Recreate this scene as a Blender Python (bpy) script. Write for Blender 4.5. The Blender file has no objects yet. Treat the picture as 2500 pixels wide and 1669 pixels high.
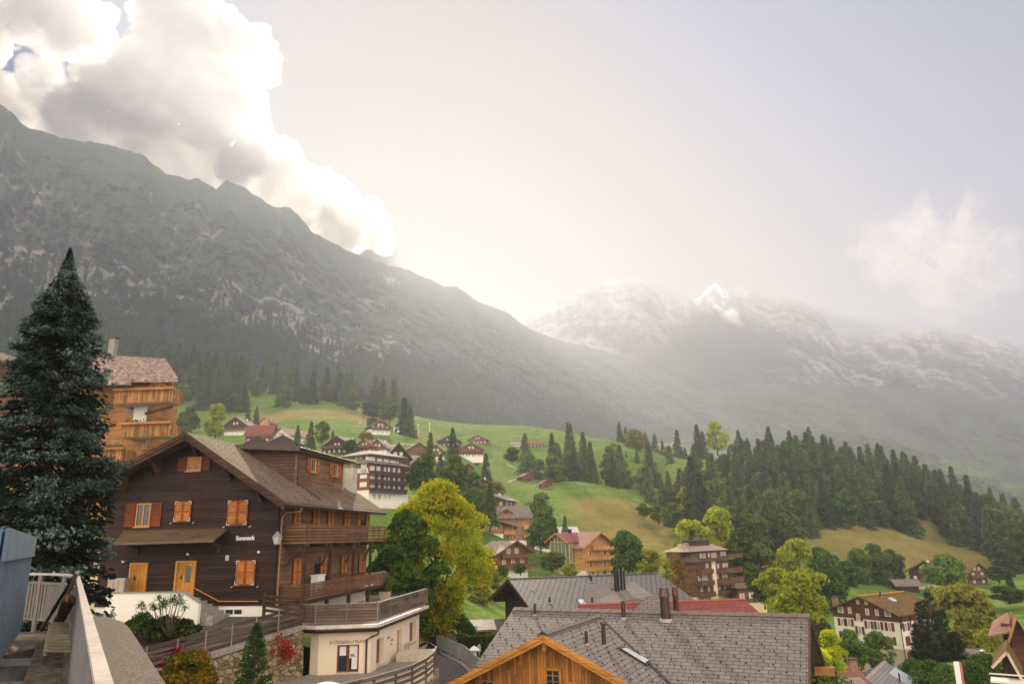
import bpy, math, random
import numpy as np
from mathutils import Vector, Matrix
random.seed(7)
R = math.radians
S = bpy.context.scene
COL = S.collection

# ---------------------------------------------------------------- camera
FPX, PITCH, ROLL = 1720.0, R(15.4), R(1.32)
_cp, _sp = math.cos(PITCH), math.sin(PITCH)
_f = Vector((0, _cp, _sp)); _r0 = Vector((1, 0, 0)); _u0 = Vector((0, -_sp, _cp))
CR, SR = math.cos(ROLL), math.sin(ROLL)
_r = _r0 * CR - _u0 * SR
_u = _u0 * CR + _r0 * SR
cam = bpy.data.cameras.new('camera'); camo = bpy.data.objects.new('camera', cam); COL.objects.link(camo)
cam.sensor_width = 36; cam.lens = 36 * FPX / 2500; cam.clip_start = 0.1; cam.clip_end = 60000
M = Matrix((( _r.x, _u.x, -_f.x, 0), (_r.y, _u.y, -_f.y, 0), (_r.z, _u.z, -_f.z, 0), (0, 0, 0, 1)))
camo.matrix_world = M
S.camera = camo

def uv(px, py):
    d = _f * FPX + _r * (px - 1250) + _u * (834.5 - py)
    return d.x / d.y, d.z / d.y
def at(px, py, Y):                      # the point seen at a pixel of the photo, Y metres ahead
    u, v = uv(px, py); return Vector((u * Y, Y, v * Y))
def at_z(px, py, z):
    u, v = uv(px, py); Y = z / v; return Vector((u * Y, Y, z))
def on_plane(px, py, p, n):
    u, v = uv(px, py); d = Vector((u, 1, v)); n = Vector(n)
    return d * (Vector(p).dot(n) / d.dot(n))

# ---------------------------------------------------------------- light
SUN_AZ, SUN_EL = R(-10.4), R(27.0)        # azimuth from +Y towards +X
sd = Vector((math.sin(SUN_AZ) * math.cos(SUN_EL), math.cos(SUN_AZ) * math.cos(SUN_EL), math.sin(SUN_EL)))
sun = bpy.data.lights.new('sun', 'SUN'); suno = bpy.data.objects.new('sun', sun); COL.objects.link(suno)
sun.energy = 5.0; sun.angle = R(1.5); sun.color = (1, .84, .63)
suno.rotation_euler = sd.to_track_quat('Z', 'Y').to_euler()
S.view_settings.view_transform = 'Standard'; S.view_settings.look = 'None'
S.view_settings.exposure = 1.1; S.view_settings.gamma = 1
S.cycles.max_bounces = 6; S.cycles.volume_bounces = 0; S.cycles.transparent_max_bounces = 8
S.cycles.diffuse_bounces = 3; S.cycles.sample_clamp_indirect = 6

# ---------------------------------------------------------------- node helpers
class NT:
    def __init__(s, tree): s.t = tree; s.n = tree.nodes; s.l = tree.links
    def node(s, typ, ins=None, **kw):
        n = s.n.new(typ)
        for k, v in kw.items(): setattr(n, k, v)
        for k, v in (ins or {}).items(): s.put(n.inputs[k], v)
        return n
    def put(s, sock, v):
        if isinstance(v, bpy.types.NodeSocket): s.l.new(v, sock)
        elif isinstance(v, bpy.types.Node): s.l.new(v.outputs[0], sock)
        else:
            if hasattr(sock.default_value, '__len__') and not hasattr(v, '__len__'): v = [v] * len(sock.default_value)
            elif hasattr(sock.default_value, '__len__') and len(sock.default_value) == 4 and len(v) == 3: v = (*v, 1)
            sock.default_value = v
    def m(s, op, a, b=0.0, c=0.0, clamp=False):
        n = s.n.new('ShaderNodeMath'); n.operation = op; n.use_clamp = clamp
        s.put(n.inputs[0], a); s.put(n.inputs[1], b); s.put(n.inputs[2], c); return n.outputs[0]
    def mix(s, f, a, b, blend='MIX'):
        n = s.n.new('ShaderNodeMixRGB'); n.blend_type = blend
        s.put(n.inputs[0], f); s.put(n.inputs[1], a); s.put(n.inputs[2], b); return n.outputs[0]
    def ramp(s, f, stops, interp='LINEAR'):
        n = s.n.new('ShaderNodeValToRGB'); n.color_ramp.interpolation = interp
        el = n.color_ramp.elements
        while len(el) < len(stops): el.new(0.5)
        for e, (p, c) in zip(el, stops):
            e.position = p; e.color = (*c, 1) if hasattr(c, '__len__') else (c, c, c, 1)
        s.put(n.inputs[0], f); return n.outputs[0]
    def noise(s, vec, scale, detail=4, rough=.55, dist=0.0, dim='3D'):
        n = s.n.new('ShaderNodeTexNoise'); n.noise_dimensions = dim
        if vec is not None: s.put(n.inputs['Vector'], vec)
        s.put(n.inputs['Scale'], scale); s.put(n.inputs['Detail'], detail); s.put(n.inputs['Roughness'], rough); s.put(n.inputs['Distortion'], dist)
        return n.outputs['Fac']
    def sm(s, x, a, b):
        n = s.n.new('ShaderNodeMapRange'); n.interpolation_type = 'SMOOTHSTEP'
        s.put(n.inputs['Value'], x); s.put(n.inputs['From Min'], a); s.put(n.inputs['From Max'], b); return n.outputs[0]

# ---------------------------------------------------------------- world: sky, glow round the sun, clouds
REAL_CLOUD = True
def make_world():
    w = bpy.data.worlds.new('World'); S.world = w; w.use_nodes = True
    T = NT(w.node_tree); T.n.clear()
    out = T.node('ShaderNodeOutputWorld'); bg = T.node('ShaderNodeBackground')
    sky = T.node('ShaderNodeTexSky', sky_type='NISHITA'); sky.sun_disc = False
    sky.sun_elevation = SUN_EL; sky.sun_rotation = SUN_AZ; sky.altitude = 1300; sky.air_density = 1.0; sky.dust_density = 1.5
    tc = T.node('ShaderNodeTexCoord'); sep = T.node('ShaderNodeSeparateXYZ', {0: tc.outputs['Generated']})
    x, y, z = sep.outputs
    yy = T.m('MAXIMUM', y, .05)
    U = T.m('DIVIDE', x, yy); V = T.m('DIVIDE', z, yy)
    front = T.sm(y, .05, .25)
    vec = T.node('ShaderNodeCombineXYZ', {0: U, 1: V, 2: 0.0}).outputs[0]
    # soft warm scattering of the low sun in thin high haze
    def gauss(px, py, rx, ry, ang=0):
        u, v = uv(px, py); a = R(ang)
        du = T.m('SUBTRACT', U, u); dv = T.m('SUBTRACT', V, v)
        p = T.m('ADD', T.m('MULTIPLY', du, math.cos(a) / rx), T.m('MULTIPLY', dv, math.sin(a) / rx))
        q = T.m('ADD', T.m('MULTIPLY', du, -math.sin(a) / ry), T.m('MULTIPLY', dv, math.cos(a) / ry))
        d2 = T.m('ADD', T.m('MULTIPLY', p, p), T.m('MULTIPLY', q, q))
        return T.m('EXPONENT', T.m('MULTIPLY', d2, -1.0))
    wob = T.m('MULTIPLY', T.m('SUBTRACT', T.noise(vec, 2.2, 3), .5), .5)
    g1 = gauss(1060, 430, .34, .62, 8); g2 = gauss(1560, 800, .62, .34, -25); g3 = gauss(760, 420, .16, .16)
    glow = T.m('ADD', T.m('MULTIPLY', g1, 1.0), T.m('MULTIPLY', g2, .9), clamp=True)
    glow = T.m('MULTIPLY', glow, T.m('ADD', 1.0, T.m('MULTIPLY', wob, .3)), clamp=True)
    skyc = T.mix(1.0, sky.outputs[0], (.06, .06, .06), 'MULTIPLY')
    base = T.mix(.72, skyc, (.0, .032, .15))
    col = T.mix(T.m('MULTIPLY', glow, front), base, (.10, .08, .068))
    col = T.mix(T.m('MULTIPLY', g3, .6), col, (.08, .065, .055))
    # clouds: fields of round puffs broken by noise; thin rims let the sun through
    wv = T.node('ShaderNodeVectorMath', {0: vec, 1: (3.1, 1.7, 0)}, operation='ADD').outputs[0]
    def field(blobs, warp, seed):
        n1 = T.node('ShaderNodeTexNoise', {'Vector': wv, 'Scale': 7.0 + seed, 'Detail': 10, 'Roughness': .62})
        off = T.node('ShaderNodeVectorMath', {0: n1.outputs['Color'], 1: (.5, .5, .5)}, operation='SUBTRACT').outputs[0]
        off = T.node('ShaderNodeVectorMath', {0: off, 'Scale': warp}, operation='SCALE').outputs[0]
        p = T.node('ShaderNodeVectorMath', {0: vec, 1: off}, operation='ADD').outputs[0]
        acc = None
        for (px, py, r) in blobs:
            u, v = uv(px, py)
            d = T.node('ShaderNodeVectorMath', {0: p, 1: (u, v, 0)}, operation='DISTANCE').outputs['Value']
            rr = r / FPX * 1.32
            f = T.m('SUBTRACT', 1.0, T.m('DIVIDE', d, rr))
            f = T.m('MULTIPLY', f, (rr / .08) ** .5)
            acc = f if acc is None else T.m('SMOOTH_MAX', acc, f, .4)
        return acc
    big = field([(455, 110, 120), (560, 130, 90), (610, 170, 60), (400, 200, 130), (520, 270, 120), (300, 220, 120), (170, 90, 110), (60, 40, 90),
                 (220, 330, 110), (100, 230, 80), (60, 250, 60), (380, 360, 110), (560, 380, 110), (660, 430, 95), (760, 470, 90), (840, 520, 80), (900, 540, 60),
                 (640, 560, 120), (480, 480, 110), (800, 620, 90), (320, 90, 60), (930, 600, 40), (20, 240, 70), (120, 300, 50)], .30, 0)
    big = T.m('SUBTRACT', big, .20)
    a = T.sm(big, -.02, .09)
    n2 = T.noise(wv, 9, 6, .6)
    tone = T.m('ADD', big, T.m('MULTIPLY', T.m('SUBTRACT', n2, .5), 1.3))
    cc = T.ramp(T.m('MULTIPLY', tone, .5, clamp=True), [(0, (.60, .565, .52)), (.10, (.50, .455, .41)), (.22, (.20, .175, .15)), (.5, (.115, .098, .08)), (1, (.09, .078, .07))])
    if not REAL_CLOUD: col = T.mix(T.m('MULTIPLY', a, front), col, cc)
    wisp = field([(2270, 560, 90), (2330, 600, 110), (2220, 620, 110), (2380, 660, 90), (2300, 700, 100), (2160, 560, 70), (2050, 600, 60)], .30, 1.5)
    a2 = T.m('MULTIPLY', T.sm(wisp, -.1, 1.1), T.m('MULTIPLY', front, .62))
    col = T.mix(a2, col, (.36, .31, .27))
    # unseen warm bright sky, added behind the viewer as fill light
    back = T.sm(y, .12, -.45); up = T.sm(z, -.25, .1)
    col = T.mix(T.m('MULTIPLY', back, up), col, (1.15, .99, .82))
    T.put(bg.inputs[0], col); bg.inputs[1].default_value = 1.0
    # the background strength of the physical sky is .105, already multiplied in
    T.l.new(bg.outputs[0], out.inputs[0])
make_world()

# ---------------------------------------------------------------- object helpers
def tag(o, label=None, cat=None, group=None, kind=None):
    if label: o['label'] = label
    if cat: o['category'] = cat
    if group: o['group'] = group
    if kind: o['kind'] = kind
    return o
def empty(name, loc=(0, 0, 0), rz=0, label=None, cat=None, group=None):
    o = bpy.data.objects.new(name, None); COL.objects.link(o); o.location = loc; o.rotation_euler = (0, 0, rz)
    o.empty_display_size = .1
    return tag(o, label, cat, group)
def fsub(a, b): return (a[0]-b[0], a[1]-b[1], a[2]-b[2])
class MB:
    """collects faces; build() links them as one mesh object with metre UVs laid along each face"""
    def __init__(s): s.v = []; s.f = []; s.mi = []; s.m = 0
    def face(s, pts, m=None):
        i = len(s.v); s.v += [tuple(p) for p in pts]; s.f.append(tuple(range(i, i + len(pts)))); s.mi.append(s.m if m is None else m); return s
    def hexa(s, p):                      # 8 points: bottom ring 0-3 (ccw from above), top ring 4-7
        for q in ((3, 2, 1, 0), (4, 5, 6, 7), (0, 1, 5, 4), (1, 2, 6, 5), (2, 3, 7, 6), (3, 0, 4, 7)): s.face([p[k] for k in q])
        return s
    def box(s, x0, x1, y0, y1, z0, z1):
        return s.hexa([(x0, y0, z0), (x1, y0, z0), (x1, y1, z0), (x0, y1, z0), (x0, y0, z1), (x1, y0, z1), (x1, y1, z1), (x0, y1, z1)])
    def prism(s, ring, d):               # planar ring extruded by vector d (ring ccw seen from the side opposite to d)
        d = Vector(d); a = [Vector(p) for p in ring]; b = [p + d for p in a]; n = len(a)
        s.face(a[::-1]); s.face(b)
        for i in range(n): s.face([a[i], a[(i + 1) % n], b[(i + 1) % n], b[i]])
        return s
    def bar(s, p, q, w, h, up=(0, 0, 1)):  # rectangular bar from p to q, width w (sideways), height h (along up)
        p, q = Vector(p), Vector(q); d = (q - p).normalized(); up = Vector(up)
        sx = d.cross(up)
        if sx.length < 1e-3: sx = d.cross(Vector((1, 0, 0)))
        sx.normalize(); uz = sx.cross(d).normalized(); sx = sx * (w / 2); uz = uz * (h / 2)
        a = [p - sx - uz, p + sx - uz, q + sx - uz, q - sx - uz, p - sx + uz, p + sx + uz, q + sx + uz, q - sx + uz]
        return s.hexa(a)
    def tube(s, pts, r, n=8, caps=True):
        pts = [Vector(p) for p in pts]; rr = r if hasattr(r, '__len__') else [r] * len(pts); rings = []; base = len(s.v)
        prev = None
        for k, p in enumerate(pts):
            d = (pts[min(k + 1, len(pts) - 1)] - pts[max(k - 1, 0)]).normalized()
            a = prev if prev is not None else d.orthogonal()
            a = (a - d * a.dot(d)).normalized(); prev = a; b = d.cross(a)
            for j in range(n):
                t = 2 * math.pi * j / n; s.v.append(tuple(p + (a * math.cos(t) + b * math.sin(t)) * rr[k]))
        for k in range(len(pts) - 1):
            for j in range(n):
                s.f.append((base + k * n + j, base + k * n + (j + 1) % n, base + (k + 1) * n + (j + 1) % n, base + (k + 1) * n + j)); s.mi.append(s.m)
        if caps:
            s.f.append(tuple(base + j for j in range(n))[::-1]); s.mi.append(s.m)
            s.f.append(tuple(base + (len(pts) - 1) * n + j for j in range(n))); s.mi.append(s.m)
        return s
    def arrays(s, V, F, m=0):
        i = len(s.v); s.v += [tuple(p) for p in V]; s.f += [tuple(int(k) + i for k in f) for f in F]; s.mi += [m] * len(F); return s
    def xf(s, mat):
        s.v = [tuple(mat @ Vector(p)) for p in s.v]; return s
    def mesh(s, name, mats, smooth=False):
        return mk_mesh(name, np.array(s.v, dtype=float).reshape(-1, 3), s.f, mats, s.mi, smooth)
    def build(s, name, mats, parent=None, smooth=False, loc=None):
        me = s.mesh(name, mats, smooth)
        o = bpy.data.objects.new(name, me); COL.objects.link(o)
        if parent: o.parent = parent
        if loc is not None: o.location = loc
        return o
def mk_mesh(name, V, F, mats, mi=None, smooth=False, uvs=True):
    me = bpy.data.meshes.new(name)
    if isinstance(F, np.ndarray):
        n, k = F.shape
        me.vertices.add(len(V)); me.vertices.foreach_set('co', np.asarray(V, dtype=np.float32).ravel())
        me.loops.add(n * k); me.loops.foreach_set('vertex_index', F.astype(np.int32).ravel())
        me.polygons.add(n); me.polygons.foreach_set('loop_start', np.arange(0, n * k, k, dtype=np.int32))
        me.update(calc_edges=True)
    else:
        me.from_pydata([tuple(p) for p in V], [], F)
    for m in (mats if isinstance(mats, (list, tuple)) else [mats]): me.materials.append(m)
    if mi is not None and len(me.materials) > 1: me.polygons.foreach_set('material_index', np.asarray(mi, dtype=np.int32))
    if smooth: me.polygons.foreach_set('use_smooth', np.ones(len(me.polygons), dtype=bool))
    if uvs:
        nl = len(me.loops); nf = len(me.polygons)
        vi = np.empty(nl, np.int32); me.loops.foreach_get('vertex_index', vi)
        co = np.empty(len(me.vertices) * 3, np.float32); me.vertices.foreach_get('co', co); co = co.reshape(-1, 3)
        no = np.empty(nf * 3, np.float32); me.polygons.foreach_get('normal', no); no = no.reshape(-1, 3)
        lt = np.empty(nf, np.int32); me.polygons.foreach_get('loop_total', lt)
        N = np.repeat(no, lt, axis=0); P = co[vi]
        ua = np.stack([-N[:, 1], N[:, 0], np.zeros(nl)], 1); L = np.linalg.norm(ua, axis=1)
        flat = L < .02; ua[flat] = (1, 0, 0); L[flat] = 1; ua /= L[:, None]
        va = np.cross(N, ua)
        lay = me.uv_layers.new(name='UVMap')
        lay.data.foreach_set('uv', np.stack([(P * ua).sum(1), (P * va).sum(1)], 1).astype(np.float32).ravel())
    me.update()
    return me
def link(name, me, parent=None, loc=None, rz=0):
    o = bpy.data.objects.new(name, me); COL.objects.link(o)
    if parent: o.parent = parent
    if loc is not None: o.location = loc
    if rz: o.rotation_euler = (0, 0, rz)
    return o

# value noise in numpy
_rng = np.random.RandomState(11)
_tab = _rng.rand(256, 256)
def vnoise(x, y):
    xi = np.floor(x).astype(int); yi = np.floor(y).astype(int); fx = x - xi; fy = y - yi
    fx = fx * fx * (3 - 2 * fx); fy = fy * fy * (3 - 2 * fy)
    g = lambda a, b: _tab[a & 255, b & 255]
    return (g(xi, yi) * (1 - fx) + g(xi + 1, yi) * fx) * (1 - fy) + (g(xi, yi + 1) * (1 - fx) + g(xi + 1, yi + 1) * fx) * fy
def fbm(x, y, oct=5, gain=.5, ridged=False):
    s = 0; a = 1; t = 0
    for k in range(oct):
        n = vnoise(x * 2 ** k + 17.3 * k, y * 2 ** k + 9.1 * k)
        if ridged: n = 1 - abs(2 * n - 1)
        s = s + a * n; t += a; a *= gain
    return s / t
def grid_faces(nr, nc):
    i = np.arange(nr - 1)[:, None] * nc + np.arange(nc - 1)[None, :]
    return np.stack([i, i + 1, i + nc + 1, i + nc], -1).reshape(-1, 4)
# ---------------------------------------------------------------- materials of the land
def mat(name):
    m = bpy.data.materials.new(name); m.use_nodes = True
    T = NT(m.node_tree); T.n.clear()
    T.out = T.node('ShaderNodeOutputMaterial'); T.b = T.node('ShaderNodeBsdfPrincipled')
    T.l.new(T.b.outputs[0], T.out.inputs[0]); T.b.inputs['Specular IOR Level'].default_value = .25
    T.b.inputs['Roughness'].default_value = .8
    return m, T
def bump(T, h, dist, strength=1.0):
    n = T.node('ShaderNodeBump', {'Height': h, 'Distance': dist, 'Strength': strength}); T.l.new(n.outputs[0], T.b.inputs['Normal'])
def objco(T): return T.node('ShaderNodeTexCoord').outputs['Object']
def uvco(T): return T.node('ShaderNodeTexCoord').outputs['UV']

def m_meadow():
    m, T = mat('meadow'); P = objco(T)
    sc = T.node('ShaderNodeVectorMath', {0: P, 1: (1, .45, 1.6)}, operation='MULTIPLY').outputs[0]
    big = T.noise(P, .012, 4, .6); mid = T.noise(sc, .06, 5, .65); fine = T.noise(sc, 1.1, 5, .75)
    sepp = T.node('ShaderNodeSeparateXYZ', {0: P}); att = T.node('ShaderNodeAttribute', attribute_name='dry').outputs['Fac']
    g = T.mix(T.sm(T.m('ADD', T.m('MULTIPLY', mid, .6), T.m('MULTIPLY', T.noise(sc, .35, 5, .7), .4)), .36, .64), (.085, .175, .022), (.21, .30, .055))
    dry = T.mix(T.sm(mid, .3, .7), (.26, .20, .06), (.36, .29, .09))
    mow = T.m('SINE', T.m('ADD', T.m('MULTIPLY', sepp.outputs[2], 1.3), T.m('MULTIPLY', big, 60.0))); g = T.mix(T.m('MULTIPLY', T.sm(mow, -.2, .9), .38), g, (.26, .34, .08))
    tuft = T.node('ShaderNodeTexVoronoi', {'Vector': P, 'Scale': .28}).outputs['Distance']; g = T.mix(T.m('MULTIPLY', T.sm(tuft, .42, .15), .35), g, (.045, .095, .018))
    f = T.m('ADD', att, T.m('MULTIPLY', T.m('SUBTRACT', big, .5), 1.2))
    dry = T.mix(T.m('MULTIPLY', T.sm(mow, -.2, .9), .30), dry, (.20, .19, .06)); c = T.mix(T.sm(f, .35, .7), g, dry)
    c = T.mix(T.m('MULTIPLY', T.sm(fine, .3, .75), .5), c, (.05, .08, .015), 'MIX')
    T.put(T.b.inputs['Base Color'], c)
    bump(T, T.m('ADD', T.m('MULTIPLY', mid, 3), fine), .5, .8); T.b.inputs['Specular IOR Level'].default_value = .02; T.b.inputs['Roughness'].default_value = 1
    return m
def m_mountain(name, rock, grass, wood, snow=None, sc=1.0):
    m, T = mat(name); P = objco(T); geo = T.node('ShaderNodeNewGeometry')
    st = T.node('ShaderNodeVectorMath', {0: P, 1: (1, 1, .28)}, operation='MULTIPLY').outputs[0]
    n1 = T.noise(P, .0035 * sc, 6, .62); n2 = T.noise(st, .011 * sc, 7, .68); n3 = T.noise(P, .05 * sc, 4, .7)
    at_ = T.node('ShaderNodeAttribute', attribute_name='rock').outputs['Fac']
    aw = T.node('ShaderNodeAttribute', attribute_name='wood').outputs['Fac']
    rk = T.mix(T.sm(n2, .35, .65), rock, [c * 1.5 for c in rock])
    gr = T.mix(T.sm(n3, .35, .7), grass, [c * .55 for c in grass])
    w = T.sm(T.m('ADD', aw, T.m('MULTIPLY', T.m('SUBTRACT', n1, .5), 1.6)), .45, .58)
    c = T.mix(w, gr, T.mix(T.sm(n3, .4, .6), wood, [k * 1.7 for k in wood]))
    r = T.sm(T.m('ADD', T.m('ADD', at_, T.m('MULTIPLY', T.m('SUBTRACT', n2, .5), 2.0)), T.m('MULTIPLY', T.m('SUBTRACT', n1, .5), .9)), .60, .76)
    c = T.mix(r, c, rk)
    if snow:
        s = T.node('ShaderNodeAttribute', attribute_name='snow').outputs['Fac']
        c = T.mix(T.sm(T.m('ADD', s, T.m('MULTIPLY', T.m('SUBTRACT', n2, .5), 1.3)), .5, .6), c, snow)
    T.put(T.b.inputs['Base Color'], c); T.b.inputs['Roughness'].default_value = .95
    bump(T, T.m('ADD', T.m('MULTIPLY', n2, 1), T.m('MULTIPLY', n3, .4)), 14 / sc, 1.0)
    return m
MEADOW = m_meadow()

# ---------------------------------------------------------------- ground: one sheet through measured heights
CTL = [(1120, 1620, 52), (1090, 1665, 45), (1100, 1552, 72), (1150, 1500, 90), (1040, 1545, 75), (1170, 1462, 110), (1240, 1412, 180), (1100, 1480, 90),
 (1750, 1484, 165), (2180, 1642, 150), (2400, 1640, 110), (2290, 1432, 260), (2420, 1480, 200), (2450, 1400, 300), (2200, 1345, 330), (2050, 1292, 350),
 (2300, 1332, 360), (1960, 1425, 215), (1850, 1400, 240), (1800, 1195, 430), (2100, 1168, 470), (2300, 1232, 470), (2480, 1305, 450), (1600, 1140, 480), (1660, 1122, 510),
 (1300, 1250, 300), (1450, 1196, 330), (1380, 1190, 335), (1530, 1214, 325), (1600, 1240, 310), (1660, 1262, 300), (1300, 1181, 380), (1560, 1112, 480), (1560, 1165, 445), (1500, 1160, 440),
 (1250, 1180, 400), (1300, 1100, 520), (1150, 1125, 460), (1000, 1072, 450), (930, 1053, 385), (800, 1012, 480), (700, 1022, 450), (730, 1003, 510),
 (600, 1000, 560), (430, 1000, 500), (430, 915, 700), (200, 1000, 480), (0, 1000, 450), (900, 1228, 178), (850, 1122, 300), (1130, 1112, 380), (1190, 1200, 260), (1230, 1320, 215), (1420, 1406, 195),
 (640, 1100, 300), (1550, 1332, 250), (1600, 1290, 290), (1450, 1330, 250), (1080, 1260, 200), (1050, 1200, 240), (1850, 1110, 520), (1300, 1040, 640), (1050, 1030, 600), (900, 985, 700), (1500, 1085, 600),
 (1900, 1330, 330), (1720, 1330, 330), (2400, 1560, 150), (500, 1200, 120), (300, 1200, 90), (2380, 1350, 340), (1700, 1440, 200)]
XYZ = [(-30, 14, -11), (0, 12, -12), (30, 14, -20), (-3, 52, -9.5), (-5, 58, -9.8), (-1.9, 46, -9.4), (-6.8, 66, -10.0), (-10.3, 76, -10.4), (-12.2, 80, -10.6), (-3.3, 80, -10.7), (-3.8, 66, -10.4), (-14, 24, -9.5), (-4, 32, -9.5), (2, 38, -10.5), (-8, 40, -8.5), (10, 40, -13), (22, 42, -19), (14, 70, -14), (35, 75, -24), (-40, 60, 3), (-120, 120, 10), (-60,120,8), (-50,80,4), (150, 100, -28), (-60, 28, -4), (-14, 45, -7), (-24, 45, -6), (-24, 30, -8.5),
 (60, 90, -30), (-300, 400, 60), (320, 300, -20), (-700, 650, 100), (-300, 900, 190), (0, 900, 40), (250, 700, -60), (600, 900, -150), (1200, 900, -150),
 (-2000, 2500, 200), (-500, 2500, 60), (500, 2500, -200), (2500, 2500, -300), (-6000, 9000, 100), (0, 9000, -200), (7000, 9000, -300), (400, 560, -20), (200, 640, 0), (350, 340, -15), (600, 500, -60)]
P_ = []
for (px, py, Y) in CTL:
    u, v = uv(px, py); P_.append((u, math.log(Y), v))
for (x, y, z) in XYZ: P_.append((x / y, math.log(y), z / y))
P_ = np.array(P_); KU = 1.9
def _tps(r2): return np.where(r2 > 1e-12, .5 * r2 * np.log(np.maximum(r2, 1e-12)), 0)
_A = P_[:, :2] * (KU, 1); _d2 = ((_A[:, None] - _A[None]) ** 2).sum(-1)
_n = len(P_); _K = np.zeros((_n + 3, _n + 3)); _K[:_n, :_n] = _tps(_d2) + np.eye(_n) * 2e-4
_K[:_n, _n:] = np.c_[np.ones(_n), _A]; _K[_n:, :_n] = _K[:_n, _n:].T
_W = np.linalg.solve(_K, np.r_[P_[:, 2], 0, 0, 0])
def ground_v(u, ly):
    u = np.asarray(u, float); ly = np.asarray(ly, float); sh = u.shape; q = np.c_[u.ravel() * KU, ly.ravel()]; out = np.zeros(len(q))
    for i in range(0, len(q), 4000):
        s = q[i:i + 4000]; out[i:i + 4000] = _tps(((s[:, None] - _A[None]) ** 2).sum(-1)) @ _W[:_n] + _W[_n] + s @ _W[_n + 1:]
    return out.reshape(sh)
def ground_z(x, y):
    y = np.maximum(np.asarray(y, float), 8); x = np.asarray(x, float)
    z = ground_v(x / y, np.log(y)) * y
    b = (fbm(x / 35 + 40, y / 35 + 40, 4) - .5) * np.clip((y - 90) / 100, 0, 1) * 3.5
    return z + b
def gz(x, y): return float(ground_z(np.array([x]), np.array([y]))[0])
def hit(px, py, y0=60, y1=900):          # where the ray of a pixel first meets the ground
    u, v = uv(px, py); ys = np.exp(np.linspace(math.log(y0), math.log(y1), 500)); z = ground_z(u * ys, ys); d = v * ys - z
    k = np.argmax(d < 0)
    if d[k] >= 0: return None
    return Vector((u * ys[k], ys[k], z[k]))
NR, NCc = 330, 300
ly = np.linspace(math.log(8), math.log(9000), NR)[:, None]; uu = np.linspace(-1.15, 1.15, NCc)[None, :]
LY = np.repeat(ly, NCc, 1); UU = np.repeat(uu, NR, 0); YY = np.exp(LY); XX = UU * YY
ZZ = ground_z(XX, YY)
gm = mk_mesh('ground', np.stack([XX, YY, ZZ], -1).reshape(-1, 3), grid_faces(NR, NCc), MEADOW, smooth=True, uvs=False)
dry = np.zeros(NR * NCc)
X_, Y_ = XX.ravel(), YY.ravel()
def dryspot(px, py, Y, rx, ry, a):
    p = at(px, py, Y); return a * np.exp(-((X_ - p.x) / rx) ** 2 - ((Y_ - p.y) / ry) ** 2)
dry += dryspot(1530, 1290, 285, 26, 40, .62) + dryspot(1480, 1250, 310, 26, 22, .4) + dryspot(2120, 1310, 350, 75, 65, 1.1) + dryspot(760, 1015, 490, 70, 60, .9) + dryspot(1010, 1035, 470, 30, 40, .8) + dryspot(1620, 1170, 440, 22, 22, .7) + dryspot(2280, 1340, 350, 50, 40, .8) + dryspot(1570, 1340, 255, 18, 30, .8)
a_ = gm.attributes.new('dry', 'FLOAT', 'POINT'); a_.data.foreach_set('value', np.clip(dry, 0, 1.2).astype(np.float32))
tag(link('ground', gm), kind='structure')

# ---------------------------------------------------------------- mountains
K1 = 2500 / 2349
def mountain(name, ridge, base, Yr, Yb, material, nr, nc, amp, freq, rockf, woodf, snowf=None, back=.6, seed=0, jag=.0016):
    """ridge, base: silhouettes as seen from the village; Yr, Yb: distance at each ridge/base point"""
    rp = sorted((*uv(x * K1, y * K1), Y) for (x, y), Y in zip(ridge, Yr)); bp = sorted((*uv(x * K1, y * K1), Y) for (x, y), Y in zip(base, Yb))
    u = np.linspace(rp[0][0], rp[-1][0], nc)
    rv = np.interp(u, [p[0] for p in rp], [p[1] for p in rp]); ry = np.interp(u, [p[0] for p in rp], [p[2] for p in rp])
    bv = np.interp(u, [p[0] for p in bp], [p[1] for p in bp]); by = np.interp(u, [p[0] for p in bp], [p[2] for p in bp])
    rv = rv + (fbm(u * 60 + seed, u * 0 + 3.3, 5, .6) - .5) * jag * 6
    t = np.linspace(0, 1, nr)[:, None]
    Y = by + (ry - by) * t ** .95
    V = bv + (rv - bv) * (t ** .92)
    env = np.sin(np.pi * np.clip(t, 0, 1)) ** .6 * (1 - t ** 8)
    g = fbm(u[None] * freq + seed, t * freq * .22 + seed + .35 * u[None] * freq, 7, .55, True) - .5
    g2 = fbm(u[None] * freq * 3.2 + 5 + seed, t * freq * .9 + seed, 5, .6, True) - .5
    Y = Y * (1 + amp * env * (g + .35 * g2))
    # behind the ridge the ground falls away
    nb = 10; tb = np.linspace(0, 1, nb + 1)[1:, None]
    Yk = ry * (1 + .13 * tb); Zk = rv * ry * (1 - .22 * tb)
    X = np.vstack([u * Y, u * Yk]); Z = np.vstack([V * Y, Zk]); YA = np.vstack([Y, Yk])
    me = mk_mesh(name, np.stack([X, YA, Z], -1).reshape(-1, 3), grid_faces(nr + nb, nc), material, smooth=True, uvs=False)
    T_ = np.vstack([t + 0 * u, 1 + 0 * tb + 0 * u]); U_ = np.repeat(u[None], nr + nb, 0); G = np.vstack([g, np.zeros((nb, nc))])
    for nm, fn in (('rock', rockf), ('wood', woodf), ('snow', snowf)):
        if fn: me.attributes.new(nm, 'FLOAT', 'POINT').data.foreach_set('value', fn(U_, T_, G).astype(np.float32).ravel())
    return tag(link(name, me), kind='structure'), (u, rv, ry, bv, by)
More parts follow.
